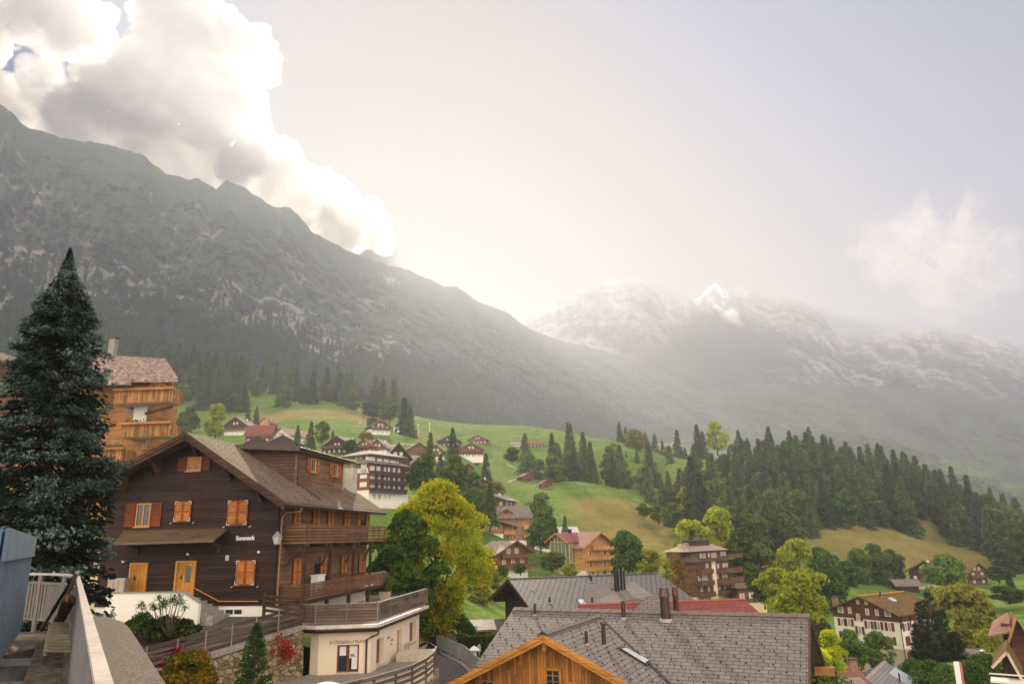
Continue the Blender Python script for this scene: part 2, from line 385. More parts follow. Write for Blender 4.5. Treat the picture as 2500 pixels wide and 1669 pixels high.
RIDGE = [(-700, -60), (-300, 90), (0, 240), (25, 258), (60, 290), (130, 312), (200, 325), (260, 335), (330, 355), (380, 400), (430, 412), (455, 408), (497, 433), (520, 412), (560, 430), (610, 466), (640, 478), (665, 476),
 (700, 510), (715, 530), (760, 555), (830, 590), (900, 610), (940, 620), (1000, 650), (1050, 660), (1100, 690), (1160, 715), (1200, 745), (1250, 770), (1300, 785), (1370, 800), (1440, 820), (1500, 850), (1550, 870), (1600, 900), (1680, 925), (1800, 960)]
def rdist(x): return float(np.interp(x, [-700, 0, 500, 900, 1300, 1800], [1500, 1900, 2300, 2900, 3700, 4600]))
BASE = [(-700, 900), (0, 930), (400, 930), (900, 960), (1100, 1010), (1400, 1060), (1800, 1080)]
MNT = m_mountain('mountain_side', (.25, .235, .21), (.075, .118, .085), (.014, .036, .036))
def rockL(U, T, G):
    f = .17 + .46 * np.exp(-((T - .42) / .12) ** 2) * (U < -.15) + .22 * np.exp(-((T - .75) / .2) ** 2) + .5 * (G) * 1
    return f - .5 * np.clip((U + .18) * 4, 0, 1)
def woodL(U, T, G): return .95 - .95 * np.clip((T - .30 - .25 * np.clip(-U - .2, 0, 1)) / .3, 0, 1)
lm, LMP = mountain('mountain', RIDGE, BASE, [rdist(x) for x, y in RIDGE], [620, 650, 720, 850, 1000, 1400, 2200], MNT, 300, 700, .20, 24, rockL, woodL)

FAR1 = [(1150, 960), (1300, 930), (1500, 900), (1600, 898), (1680, 880), (1800, 876), (1950, 885), (2080, 888), (2200, 895), (2260, 915), (2350, 925), (2600, 960)]
MF1 = m_mountain('far_slope_side', (.2, .19, .17), (.12, .17, .06), (.035, .05, .03), sc=.5)
mountain('far_slope', FAR1, [(1150, 1090), (1700, 1100), (2349, 1180), (2600, 1200)], [4200 + 400 * math.sin(i) for i in range(len(FAR1))], [2600] * 4, MF1, 90, 300, .10, 14,
         lambda U, T, G: .1 + 0 * U, lambda U, T, G: .35 + .3 * G + .2 * T, seed=20)
FAR0 = [(1500, 1020), (1700, 990), (1900, 985), (2000, 1000), (2100, 1030), (2200, 1060), (2260, 1085), (2349, 1120), (2600, 1170)]
mountain('near_valley_side', FAR0, [(1500, 1090), (1900, 1120), (2349, 1260), (2600, 1300)], [1900, 1900, 1800, 1700, 1600, 1500, 1400, 1300, 1200], [1200, 1100, 900, 800], MF1, 70, 260, .08, 18,
         lambda U, T, G: .05 + 0 * U, lambda U, T, G: .45 + .4 * G, seed=33)
SNOW = [(1150, 790), (1205, 735), (1250, 700), (1300, 675), (1350, 655), (1400, 640), (1450, 638), (1480, 645), (1510, 660), (1530, 685), (1570, 690), (1600, 680), (1622, 662), (1641, 650), (1660, 660), (1700, 660), (1715, 668), (1760, 690), (1800, 682), (1840, 690), (1880, 720), (1910, 750), (1935, 775), (1990, 770), (2050, 757), (2130, 750), (2200, 765), (2260, 775), (2310, 785), (2349, 800), (2460, 860)]
MSN = m_mountain('haze_pale_mountain_side', (.40, .39, .38), (.34, .34, .32), (.32, .32, .31), (.74, .74, .75), sc=.3)  # pale, low-contrast colours: the fade of distant haze is put into the paint
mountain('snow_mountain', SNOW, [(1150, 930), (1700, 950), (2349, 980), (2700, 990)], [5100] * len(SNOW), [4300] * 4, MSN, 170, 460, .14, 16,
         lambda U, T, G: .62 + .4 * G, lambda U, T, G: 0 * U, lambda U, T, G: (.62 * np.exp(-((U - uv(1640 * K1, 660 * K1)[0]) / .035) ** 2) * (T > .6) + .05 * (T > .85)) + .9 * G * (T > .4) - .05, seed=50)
# low cloud lying against the far mountain
CLOUDM, T = mat('cloud_vapour'); T.n.clear(); T.out = T.node('ShaderNodeOutputMaterial')
vol = T.node('ShaderNodeVolumePrincipled', {'Color': (1, .97, .93), 'Density': .012, 'Anisotropy': .6})
T.l.new(vol.outputs[0], T.out.inputs['Volume'])
# ---------------------------------------------------------------- materials of built things
_mc = {}
def plain(name, col, rough=.7, spec=.3, metal=0, var=.18, sc=3.0):
    if name in _mc: return _mc[name]
    m, T = mat(name); P = objco(T); n = T.noise(P, sc, 5, .65)
    T.put(T.b.inputs['Base Color'], T.mix(T.sm(n, .25, .75), [c * (1 - var) for c in col], [min(1, c * (1 + var)) for c in col]))
    T.b.inputs['Roughness'].default_value = rough; T.b.inputs['Specular IOR Level'].default_value = spec; T.b.inputs['Metallic'].default_value = metal
    _mc[name] = m; return m
def boards(name, col, w=.14, vertical=False, var=.45, gap=.35, rough=.7, weather=None):
    if name in _mc: return _mc[name]
    m, T = mat(name); U = uvco(T); s = T.node('ShaderNodeSeparateXYZ', {0: U}); a = s.outputs[0 if vertical else 1]; b = s.outputs[1 if vertical else 0]
    k = T.m('DIVIDE', a, w); i = T.m('FLOOR', k); fr = T.m('SUBTRACT', k, i)
    j = T.m('FLOOR', T.m('ADD', T.m('DIVIDE', b, 3.1), T.m('MULTIPLY', T.m('SINE', T.m('MULTIPLY', i, 12.9898)), 43.7)))
    idx = T.node('ShaderNodeCombineXYZ', {0: i, 1: j, 2: 0.0}).outputs[0]
    rnd = T.node('ShaderNodeTexWhiteNoise', {'Vector': idx}, noise_dimensions='3D').outputs['Value']
    st = T.node('ShaderNodeCombineXYZ', {0: T.m('MULTIPLY', a, 9.0), 1: T.m('MULTIPLY', b, .9), 2: i}).outputs[0]
    gr = T.noise(st, 2.2, 5, .65); big = T.noise(objco(T), .55, 4, .6)
    v = T.m('ADD', T.m('MULTIPLY', T.m('SUBTRACT', rnd, .5), var), T.m('MULTIPLY', T.m('SUBTRACT', gr, .5), 1.1)); v = T.m('ADD', v, T.m('MULTIPLY', T.m('SUBTRACT', big, .5), .9))
    c = T.mix(T.sm(v, -.6, .6), [x * .45 for x in col], [min(1, x * 1.6) for x in col])
    if weather: c = T.mix(T.m('MULTIPLY', T.sm(big, .45, .7), .6), c, weather)
    edge = T.m('MINIMUM', fr, T.m('SUBTRACT', 1.0, fr)); g = T.sm(edge, 0, .07)
    kn = T.node('ShaderNodeTexVoronoi', {'Vector': T.node('ShaderNodeCombineXYZ', {0: T.m('MULTIPLY', a, 5.0), 1: T.m('MULTIPLY', b, 1.6), 2: i}).outputs[0], 'Scale': 1.0}).outputs['Distance']
    c = T.mix(T.m('SUBTRACT', 1.0, T.sm(kn, .05, .11)), c, [x * .3 for x in col])
    c = T.mix(T.m('MULTIPLY', T.m('SUBTRACT', 1.0, g), 1 - gap), c, [x * .15 for x in col])
    T.put(T.b.inputs['Base Color'], c); T.b.inputs['Roughness'].default_value = rough
    bump(T, T.m('ADD', g, T.m('MULTIPLY', gr, .15)), .02, .9)
    _mc[name] = m; return m
def tiles(name, col, w=.4, h=.22, mort=.012, var=.25, moss=None, rough=.55, bevel=.015, dark=.25, spec=.35):
    if name in _mc: return _mc[name]
    m, T = mat(name); U = uvco(T)
    br = T.node('ShaderNodeTexBrick', {'Vector': U, 'Color1': [c * (1 - var) for c in col], 'Color2': [min(1, c * (1 + var)) for c in col], 'Mortar': [c * dark for c in col], 'Scale': 1.0, 'Mortar Size': mort, 'Mortar Smooth': .3, 'Brick Width': w, 'Row Height': h})
    n = T.noise(objco(T), .7, 6, .65); n2 = T.noise(objco(T), 14, 3, .6)
    c = T.mix(T.m('MULTIPLY', T.sm(n, .3, .75), .35), br.outputs['Color'], [x * .5 for x in col])
    c = T.mix(T.m('MULTIPLY', T.sm(n2, .45, .8), .25), c, [min(1, x * 1.8) for x in col])
    if moss: c = T.mix(T.m('MULTIPLY', T.sm(T.m('ADD', n, T.m('MULTIPLY', T.m('SUBTRACT', n2, .5), .6)), .48, .66), .8), c, moss)
    T.put(T.b.inputs['Base Color'], c); T.b.inputs['Roughness'].default_value = rough; T.b.inputs['Specular IOR Level'].default_value = spec
    sv = T.node('ShaderNodeSeparateXYZ', {0: U}).outputs[1]; fr = T.m('FRACT', T.m('DIVIDE', sv, h))
    bump(T, T.m('ADD', T.m('MULTIPLY', br.outputs['Fac'], -.6), T.m('MULTIPLY', fr, -1.0)), bevel, .9)
    _mc[name] = m; return m
def glassm():
    m, T = mat('window_glass'); T.put(T.b.inputs['Base Color'], (.02, .025, .03)); T.b.inputs['Roughness'].default_value = .06; T.b.inputs['Specular IOR Level'].default_value = .8
    return m
GLASS = glassm()
DARKW = boards('dark_shaded_boards', (.036, .0165, .0105), .15, var=.6, rough=.6)  # dark brown front timber, with the shade on that wall put into the colour
DARKS = boards('lit_brown_boards', (.20, .110, .062), .15, var=.4)  # lighter copy for the side wall, its warm light put into the colour
DARKV = boards('dark_vertical_boards', (.055, .026, .016), .14, True)
BEAM = boards('dark_beam_wood', (.070, .034, .022), .3, var=.3)
BROWN = boards('brown_boards', (.17, .088, .05), .16)
BROWNV = boards('brown_vertical_boards', (.15, .075, .04), .13, True)
HONEY = boards('honey_boards', (.42, .20, .075), .15, var=.35)
HONEYV = boards('honey_vertical_boards', (.42, .17, .045), .17, True, var=.6, gap=.25)
ORANGE = boards('orange_boards', (.58, .29, .10), .14, var=.25)
ORANGEV = boards('orange_vertical_boards', (.60, .30, .10), .13, True, var=.25)
SHUT = boards('orange_shutter_wood', (.30, .082, .018), .3, var=.25, gap=.3); LOUV = boards('orange_louvre_wood', (.50, .20, .055), .075, var=.3, gap=.15); LOUVD = boards('red_louvre_wood', (.20, .06, .022), .075, var=.3, gap=.15)
SHUTD = boards('red_brown_shutter_wood', (.17, .042, .014), .3, var=.25, gap=.3)
DOORW = boards('yellow_pine_boards', (.50, .22, .035), .12, True, var=.3)
OLDBAL = boards('weathered_golden_boards', (.36, .17, .06), .13, True, var=.9, weather=(.12, .07, .04))
GREYW = boards('weathered_grey_boards', (.15, .105, .078), .16, var=.7, weather=(.085, .048, .034))
REDW = plain('dark_red_paint', (.17, .035, .03)); REDS = plain('red_brown_render', (.23, .065, .045))
WHITE = plain('white_plaster', (.84, .80, .73), var=.06, sc=.6); CREAM = plain('cream_plaster', (.86, .73, .56), var=.05, sc=.5); CREAM2 = plain('warm_cream_plaster', (.72, .58, .34), var=.08, sc=.5)
TAUPE = plain('taupe_plaster', (.52, .44, .36), var=.08)
WFRAME = plain('white_paint', (.78, .76, .72), .5, var=.04); OFRAME = plain('orange_window_wood', (.55, .25, .06), .5, var=.1); DFRAME = plain('dark_window_wood', (.05, .025, .015), .5)
CURT = plain('white_curtain', (.62, .60, .55), .9, var=.15, sc=6); SIGNW = plain('white_letters', (.85, .83, .78), .5, var=.02)
METAL = plain('dark_brown_metal', (.075, .050, .042), .38, .5, .6, .2); STEEL = plain('galvanised_steel', (.42, .42, .42), .45, .5, .6, .15); BLACK = plain('black_metal', (.015, .014, .014), .5)
CONC = plain('rough_concrete', (.30, .275, .245), .9, .2, 0, .35, 7); ASPH = plain('asphalt', (.10, .088, .078), .9, .2, 0, .3, 4)
SLATE = tiles('grey_fibre_slates', (.195, .170, .155), .58, .29, .020, .12, rough=.7, dark=.10, spec=.12)
SLATE2 = tiles('dark_grey_slates', (.105, .095, .092), .5, .26, .009, .14, rough=.62, spec=.2)
OLDS = tiles('old_brown_slates', (.19, .138, .105), .34, .22, .010, .18, moss=(.115, .085, .025), rough=.85, spec=.1)
PALER = tiles('pale_stone_slates', (.24, .205, .18), .4, .3, .02, .3, rough=.85, spec=.1); LIGHTR = tiles('light_pink_grey_slates', (.36, .31, .28), .5, .4, .015, .15, rough=.8, spec=.1)
REDR = tiles('red_metal_sheets', (.24, .075, .06), .55, .4, .012, .12, rough=.7, spec=.15); TERR = tiles('terracotta_tiles', (.30, .15, .10), .3, .33, .02, .2, rough=.9, spec=.05); MOSSR = tiles('mossy_brown_tiles', (.17, .105, .05), .28, .2, .02, .5, moss=(.20, .14, .03), rough=.9, spec=.05)
PINKR = tiles('pinkish_tiles', (.36, .20, .15), .26, .33, .022, .2, rough=.8, spec=.1)

# ---------------------------------------------------------------- building helper
class Bld:
    """a building with its own frame: x to the right along the front, y away from the viewer, z up"""
    def __init__(s, name, label, cat, O, rz=0, group=None):
        s.O = Vector(O); s.rz = rz; s.e = empty(name, O, rz, label, cat, group); s.c, s.s_ = math.cos(rz), math.sin(rz)
    def toL(s, p):
        d = Vector(p) - s.O; return Vector((d.x * s.c + d.y * s.s_, -d.x * s.s_ + d.y * s.c, d.z))
    def L(s, px, py, ax, val):
        u, v = uv(px, py); d = Vector((u, 1, v)); o = -s.O
        dl = Vector((d.x * s.c + d.y * s.s_, -d.x * s.s_ + d.y * s.c, d.z)); ol = Vector((o.x * s.c + o.y * s.s_, -o.x * s.s_ + o.y * s.c, o.z))
        k = 'xyz'.index(ax); t = (val - ol[k]) / dl[k]; return ol + dl * t
    def pt(s, side, pl, a, z, out=0):
        return {'F': (a, pl - out, z), 'R': (pl + out, a, z), 'L': (pl - out, a, z), 'K': (a, pl + out, z)}[side]
    def bx(s, mb, side, pl, a0, a1, z0, z1, o0, o1, m=None):
        if m is not None: mb.m = m
        p, q = s.pt(side, pl, a0, z0, o0), s.pt(side, pl, a1, z1, o1)
        lo = [min(p[i], q[i]) for i in range(3)]; hi = [max(p[i], q[i]) for i in range(3)]
        return mb.box(lo[0], hi[0], lo[1], hi[1], lo[2], hi[2])
    def part(s, name, mb, mats, parent=None, label=None):
        o = mb.build(name, mats, parent or s.e)
        if label: o['label'] = label
        return o
    def rect(s, side, pl, box):          # pixel box -> a0,a1,z0,z1 on a facade plane
        ax = 'y' if side in 'FK' else 'x'
        x0, y0, x1, y1 = box; mx, my = (x0 + x1) / 2, (y0 + y1) / 2
        A = s.L(x0, my, ax, pl); B_ = s.L(x1, my, ax, pl); Tt = s.L(mx, y0, ax, pl); Bt = s.L(mx, y1, ax, pl); k = 0 if ax == 'y' else 1
        a = sorted((A[k], B_[k])); return a[0], a[1], Bt.z, Tt.z
    def window(s, side, pl, a0, a1, z0, z1, frame=None, shut=None, shm=None, sw=None, bars=1, curtain=.5, sill=True, fw=None, cross=0, pane=None):
        frame = frame or WFRAME; mb = MB(); W = a1 - a0; f = fw or min(.07, W * .1)
        s.bx(mb, side, pl, a0, a0 + f, z0, z1, .0, .06); s.bx(mb, side, pl, a1 - f, a1, z0, z1, .0, .06)
        s.bx(mb, side, pl, a0 + f, a1 - f, z0, z0 + f, .0, .06); s.bx(mb, side, pl, a0 + f, a1 - f, z1 - f, z1, .0, .06)
        for k in range(1, bars + 1):
            x = a0 + W * k / (bars + 1); s.bx(mb, side, pl, x - f * .45, x + f * .45, z0 + f, z1 - f, .0, .055)
        for k in range(1, cross + 1):
            z = z0 + (z1 - z0) * k / (cross + 1); s.bx(mb, side, pl, a0 + f, a1 - f, z - f * .25, z + f * .25, .0, .05)
        if sill: s.bx(mb, side, pl, a0 - .06, a1 + .06, z0 - .06, z0, .0, .14)
        w = s.part('window', mb, [frame])
        g = MB(); s.bx(g, side, pl, a0 + f, a1 - f, z0 + f, z1 - f, .004, .02)
        s.part('pane', g, [pane or GLASS], w)
        if curtain > 0:
            c = MB(); cw = (W - 2 * f) * curtain / 2
            for q0, q1 in ((a0 + f, a0 + f + cw), (a1 - f - cw, a1 - f)): c = MB(); s.bx(c, side, pl, q0, q1, z0 + f, z1 - f, .021, .026); s.part('curtain', c, [CURT], w)
        if shut:
            sw = sw or W * .5
            for sg in (-1, 1):
                q = MB()
                if shut == 'open': b0, b1 = (a0 - .05 - sw, a0 - .05) if sg < 0 else (a1 + .05, a1 + .05 + sw); o = (.02, .07)
                else: b0, b1 = (a0, (a0 + a1) / 2 - .01) if sg < 0 else ((a0 + a1) / 2 + .01, a1); o = (.062, .10)
                s.shutter(q, side, pl, b0, b1, z0, z1, o); s.part('shutter', q, [shm or SHUT, LOUV if shm in (None, SHUT) else LOUVD], w)
        return w
    def lite(s, side, pl, a0, a1, z0, z1, frame=None, shut=False, shm=None, cur=.6, sw=None):
        mb = MB(); f = .09; s.bx(mb, side, pl, a0, a1, z0, z1, 0, .03, 0); s.bx(mb, side, pl, a0 + f, a1 - f, z0 + f, z1 - f, .03, .034, 1)
        c = (a1 - a0 - 2 * f) * cur / 2; m = (a0 + a1) / 2
        if cur > 0: s.bx(mb, side, pl, a0 + f, a0 + f + c, z0 + f, z1 - f, .034, .038, 2); s.bx(mb, side, pl, a1 - f - c, a1 - f, z0 + f, z1 - f, .034, .038, 2)
        s.bx(mb, side, pl, m - .04, m + .04, z0 + f, z1 - f, .038, .05, 0)
        w = s.part('window', mb, [frame or WFRAME, GLASS, CURT])
        if shut:
            sw = sw or (a1 - a0) * .45
            for b in ((a0 - sw - .03, a0 - .03), (a1 + .03, a1 + .03 + sw)): q = MB(); s.bx(q, side, pl, b[0], b[1], z0, z1, .01, .06); s.part('shutter', q, [shm or SHUT], w)
        return w
    def slab(s, mb, P, th=.22):
        P = [Vector(p) for p in P]; return mb.hexa([p - Vector((0, 0, th)) for p in P] + P)
    def railing(s, side, pl, a0, a1, z0, h, dep, m, name='balcony', label=None, floor=True, board=.03):
        mb = MB()
        if floor: s.bx(mb, side, pl, a0, a1, z0 - .15, z0, .005, dep)
        s.bx(mb, side, pl, a0, a1, z0 + .08, z0 + h, dep - board, dep + board); s.bx(mb, side, pl, a0 - .001, a0 + .06, z0 + .08, z0 + h, .01, dep - board); s.bx(mb, side, pl, a1 - .06, a1 + .001, z0 + .08, z0 + h, .01, dep - board)
        s.bx(mb, side, pl, a0 - .03, a1 + .03, z0 + h, z0 + h + .05, dep - .08, dep + .08)
        return s.part(name, mb, [m], label=label)
    def shutter(s, q, side, pl, b0, b1, z0, z1, o):
        q.m = 0; r = min(.07, (b1 - b0) * .16)
        s.bx(q, side, pl, b0, b0 + r, z0, z1, *o); s.bx(q, side, pl, b1 - r, b1, z0, z1, *o)
        for z in (z0, (z0 + z1) / 2 - r / 2, z1 - r): s.bx(q, side, pl, b0 + r, b1 - r, z, z + r, *o)
        q.m = 1; s.bx(q, side, pl, b0 + r, b1 - r, z0 + r, (z0 + z1) / 2 - r / 2, o[0], o[1] - .02); s.bx(q, side, pl, b0 + r, b1 - r, (z0 + z1) / 2 + r / 2, z1 - r, o[0], o[1] - .02)
        n = int((z1 - z0) / .07)
        if n < 30:
            for k in range(1, n):
                z = z0 + (z1 - z0) * k / n; s.bx(q, side, pl, b0 + r, b1 - r, z - .012, z + .008, o[1] - .02, o[1] - .005)
    def winpx(s, side, pl, box, **kw): return s.window(side, pl, *s.rect(side, pl, box), **kw)
    def gable_wall(s, mb, x0, x1, y0, y1, z0, ze, zr, xr=None):   # walls with a gable front and back (ridge along y)
        xr = (x0 + x1) / 2 if xr is None else xr; ze0, ze1 = ze if hasattr(ze, '__len__') else (ze, ze)
        ring = [(x0, y0, z0), (x1, y0, z0), (x1, y0, ze1), (xr, y0, zr), (x0, y0, ze0)]
        mb.prism(ring, (0, y1 - y0, 0))
    def slabs(s, mb, x0, x1, y0, y1, xr, zr, zl, zrr, th=.22):   # two roof slabs, ridge along y
        for (xe, z) in ((x0, zl), (x1, zrr)):
            ring = [(xr, y0, zr), (xe, y0, z), (xe, y0, z - th), (xr, y0, zr - th)]
            if xe > xr: ring = ring[::-1]
            mb.prism(ring, (0, y1 - y0, 0))
def rail_boards(mb, p, q, h, nb=5, bh=.13, th=.035, post=1.3, pm=0, cap=True, drop=0.0, pw=.07):
    """horizontal board railing between two foot points"""
    p, q = Vector(p), Vector(q); L = (q - p).length; n = max(1, round(L / post)); d = (q - p) / n
    for k in range(n + 1):
        a = p + d * k; mb.bar(a + Vector((0, 0, -drop)), a + Vector((0, 0, h)), pw, pw, (0, 1, 0) if abs(d.y) < abs(d.x) else (1, 0, 0))
    side = (q - p).normalized().cross(Vector((0, 0, 1))) * (pw / 2 + th / 2 + .002)
    for k in range(nb):
        z = (k + .5) * h / nb
        mb.bar(p + side + Vector((0, 0, z)), q + side + Vector((0, 0, z)), th, bh)
    if cap: mb.bar(p + Vector((0, 0, h + .03)), q + Vector((0, 0, h + .03)), .12, .05)
def text(name, body, size, parent, M4, m, ext=.01, bold=0, scx=1.0):
    cu = bpy.data.curves.new(name, 'FONT'); cu.body = body; cu.size = size; cu.extrude = ext; cu.offset = bold; cu.align_x = 'CENTER'; cu.align_y = 'CENTER'
    cu.materials.append(m); o = bpy.data.objects.new(name, cu); COL.objects.link(o)
    if parent: o.parent = parent
    me = bpy.data.meshes.new_from_object(o.evaluated_get(bpy.context.evaluated_depsgraph_get())); bpy.data.objects.remove(o); bpy.data.curves.remove(cu)
    if not me.materials: me.materials.append(m)
    o = bpy.data.objects.new(name, me); COL.objects.link(o); o.parent = parent; o.matrix_local = M4 @ Matrix.Diagonal((scx, 1, 1, 1)); return o
def facing(side, p, tilt=0):             # matrix of lettering standing on a facade
    z = {'F': (0, -1, 0), 'R': (1, 0, 0), 'L': (-1, 0, 0)}[side]; Z = Vector(z); Y = Vector((0, 0, 1)); X = Y.cross(Z)
    M4 = Matrix((X, Y, Z)).transposed().to_4x4(); M4.translation = Vector(p); return M4

# ---------------------------------------------------------------- foliage
def leafmat(name, cols, trans=.45, sat=0):
    if name in _mc: return _mc[name]
    m = bpy.data.materials.new(name); m.use_nodes = True; T = NT(m.node_tree); T.n.clear(); out = T.node('ShaderNodeOutputMaterial')
    P = objco(T); oi = T.node('ShaderNodeObjectInfo').outputs['Random']
    n = T.noise(P, .8, 3, .6); n3 = T.noise(P, 6, 2, .5); f = T.m('ADD', T.m('MULTIPLY', n, .6), T.m('MULTIPLY', n3, .4))
    c = T.ramp(T.sm(f, .28, .72), [(i / (len(cols) - 1), k) for i, k in enumerate(cols)])
    hs = T.node('ShaderNodeHueSaturation', {'Hue': T.m('ADD', .485, T.m('MULTIPLY', oi, .03)), 'Saturation': 1.0, 'Value': T.m('ADD', .75, T.m('MULTIPLY', oi, .5)), 'Color': c}).outputs[0]
    d = T.node('ShaderNodeBsdfDiffuse', {0: hs}); t = T.node('ShaderNodeBsdfTranslucent', {0: hs}); mx = T.node('ShaderNodeMixShader', {0: trans, 1: d.outputs[0], 2: t.outputs[0]})
    T.l.new(mx.outputs[0], out.inputs[0]); _mc[name] = m; return m
BARK = plain('bark', (.10, .075, .055), .95, .1, 0, .4, 8)
def quads_from(C, A, B):                 # centres, half axes -> quads
    V = np.stack([C - A - B, C + A - B * .6, C + A * .9 + B, C - A * .8 + B * .9], 1).reshape(-1, 3)
    return V, np.arange(len(V)).reshape(-1, 4)
def rand_unit(rs, n):
    v = rs.normal(size=(n, 3)); return v / np.linalg.norm(v, axis=1)[:, None]
def leafy(seed, h, w, n, leaf, clumps=40, zlow=.22, flat=.0, shape=.5, blobr=.2):
    """broadleaf crown: leaves on the skins of many overlapping clumps"""
    rs = np.random.RandomState(seed); c = []
    while len(c) < clumps:
        z = rs.uniform(0, 1); r = (1 - abs(z - shape) ** 1.8 / max(shape, 1 - shape) ** 1.8 * .85); a = rs.uniform(0, 6.28); q = rs.uniform(.25, 1) ** .6 * r
        c.append((math.cos(a) * q * w / 2 * .84, math.sin(a) * q * w / 2 * .84, h * (zlow + (1 - zlow - .07) * z), w * blobr * rs.uniform(.65, 1.25)))
    c = np.array(c); k = rs.choice(len(c), n, p=(c[:, 3] ** 2) / (c[:, 3] ** 2).sum()); d = rand_unit(rs, n); d[:, 2] = np.where(rs.rand(n) < .3, d[:, 2], np.abs(d[:, 2]))
    rad = c[k, 3] * rs.uniform(.45, 1.08, n) ** .6; C = c[k, :3] + d * rad[:, None] * (1, 1, .8)
    N = d + rand_unit(rs, n) * .9; N /= np.linalg.norm(N, axis=1)[:, None]; A = np.cross(N, rand_unit(rs, n)); A /= np.linalg.norm(A, axis=1)[:, None]; B = np.cross(N, A)
    s = (leaf * rs.uniform(.6, 1.3, n))[:, None]; return quads_from(C, A * s, B * s * .7), c
def trunk_mb(h, r, limbs, seed, top=.75, spread=.3):
    rs = random.Random(seed); mb = MB(); k_ = 1 if limbs else 0; mb.tube([(0, 0, -1), (.02 * h * rs.uniform(-1, 1) * k_, 0, h * .3), (.03 * h * rs.uniform(-1, 1) * k_, .02 * h * k_, h * top)], [r * 1.2, r * .85, r * .25], 7)
    for k in range(limbs):
        a = rs.uniform(0, 6.28); z = h * rs.uniform(.25, .55); L = h * spread * rs.uniform(.6, 1.2)
        mb.tube([(0, 0, z), (math.cos(a) * L * .5, math.sin(a) * L * .5, z + L * .5), (math.cos(a) * L, math.sin(a) * L, z + L * 1.1)], [r * .45, r * .28, r * .08], 5)
    return mb
def conifer(seed, h, w, nw, nb, nf, leaf, droop=.35, z0=.06, ragged=.3, power=.85, tipup=0.0, jit=.8):
    """whorls of drooping arms, each hung with fronds"""
    rs = np.random.RandomState(seed); n = nw * nb * nf
    t = (np.repeat(np.arange(nw * nb) // nb, nf) + rs.rand(n) * jit) / nw; arm = np.repeat(rs.rand(nw * nb), nf); az = np.repeat(rs.rand(nw * nb) * 6.283, nf)
    arml = np.repeat(rs.uniform(1 - ragged, 1.05, nw * nb), nf); q = rs.uniform(.12, 1, n) ** .7
    R = w / 2 * ((1 - t) ** power) * arml + w * .015; rr = R * q
    z = h * (z0 + (1 - z0) * t) - droop * rr * (1 - .25 * q) + tipup * R * np.maximum(q - .6, 0)
    az2 = az + rs.normal(size=n) * .10 / np.maximum(q, .3); side = rs.normal(size=n) * leaf * .9
    D = np.stack([np.cos(az2), np.sin(az2), 0 * az2], 1); S_ = np.stack([-np.sin(az2), np.cos(az2), 0 * az2], 1)
    C = D * rr[:, None] + S_ * side[:, None]; C[:, 2] = z + rs.normal(size=n) * leaf * .35
    A = D * 1.0 + S_ * rs.uniform(-1, 1, n)[:, None]; A[:, 2] = -droop + rs.normal(size=n) * .35; A /= np.linalg.norm(A, axis=1)[:, None]
    B = np.cross(A, rand_unit(rs, n)); B /= np.linalg.norm(B, axis=1)[:, None]
    s = (leaf * rs.uniform(.6, 1.35, n) * (.55 + .45 * (1 - t)))[:, None]
    return quads_from(C, A * s, B * s * .45)
# ================================================================ the big dark chalet
O = at(669, 1400, 40.0); CH_Z = -3.3; O.z = CH_Z
ch = Bld('dark_wooden_chalet', 'big dark brown wooden chalet with two yellow pine doors, just right of the tall spruce', 'chalet', O, -math.atan(.137))
L = ch.L
pk = L(455, 1054, 'y', -1.3); er = L(697, 1224, 'y', -1.3); wl = L(240, 1400, 'y', 0).x; y1 = L(898, 1260, 'x', 0).y
el = L(292, 1136, 'y', -1.3); slL = (pk.z - el.z) / (pk.x - el.x); slR = (pk.z - er.z) / (er.x - pk.x); xl = wl - 1.0; zl = pk.z - slL * (pk.x - xl); TH = .28
zwall = lambda x: (pk.z - slL * (pk.x - x) if x < pk.x else pk.z - slR * (x - pk.x)) - TH
mb = MB(); zb = L(560, 1478, 'y', 0).z; zg = L(560, 1514, 'y', 0).z - .3
mb.m = 0; mb.face([(wl, 0, zb), (0, 0, zb), (0, 0, zwall(0)), (pk.x, 0, zwall(pk.x)), (wl, 0, zwall(wl))])
mb.m = 1; mb.face([(0, 0, zb), (0, y1, zb), (0, y1, zwall(0)), (0, 0, zwall(0))]); mb.m = 0
mb.face([(wl, y1, zb), (wl, 0, zb), (wl, 0, zwall(wl)), (wl, y1, zwall(wl))]); mb.face([(0, y1, zb), (wl, y1, zb), (wl, y1, zwall(wl)), (pk.x, y1, zwall(pk.x)), (0, y1, zwall(0))])
mb.m = 2; mb.box(wl + .05, -.05, .05, y1 - .05, zg, zb - .002)
mb.m = 0; mb.box(-.16, .06, -.06, .16, zb, zwall(0) - .1)          # corner board
ch.part('wall', mb, [DARKW, DARKS, WHITE])
mb = MB(); yb = y1 + 1.0
ch.slabs(mb, xl, er.x, -1.3, yb, pk.x, pk.z, zl, er.z, TH)
roof = ch.part('roof', mb, [OLDS])
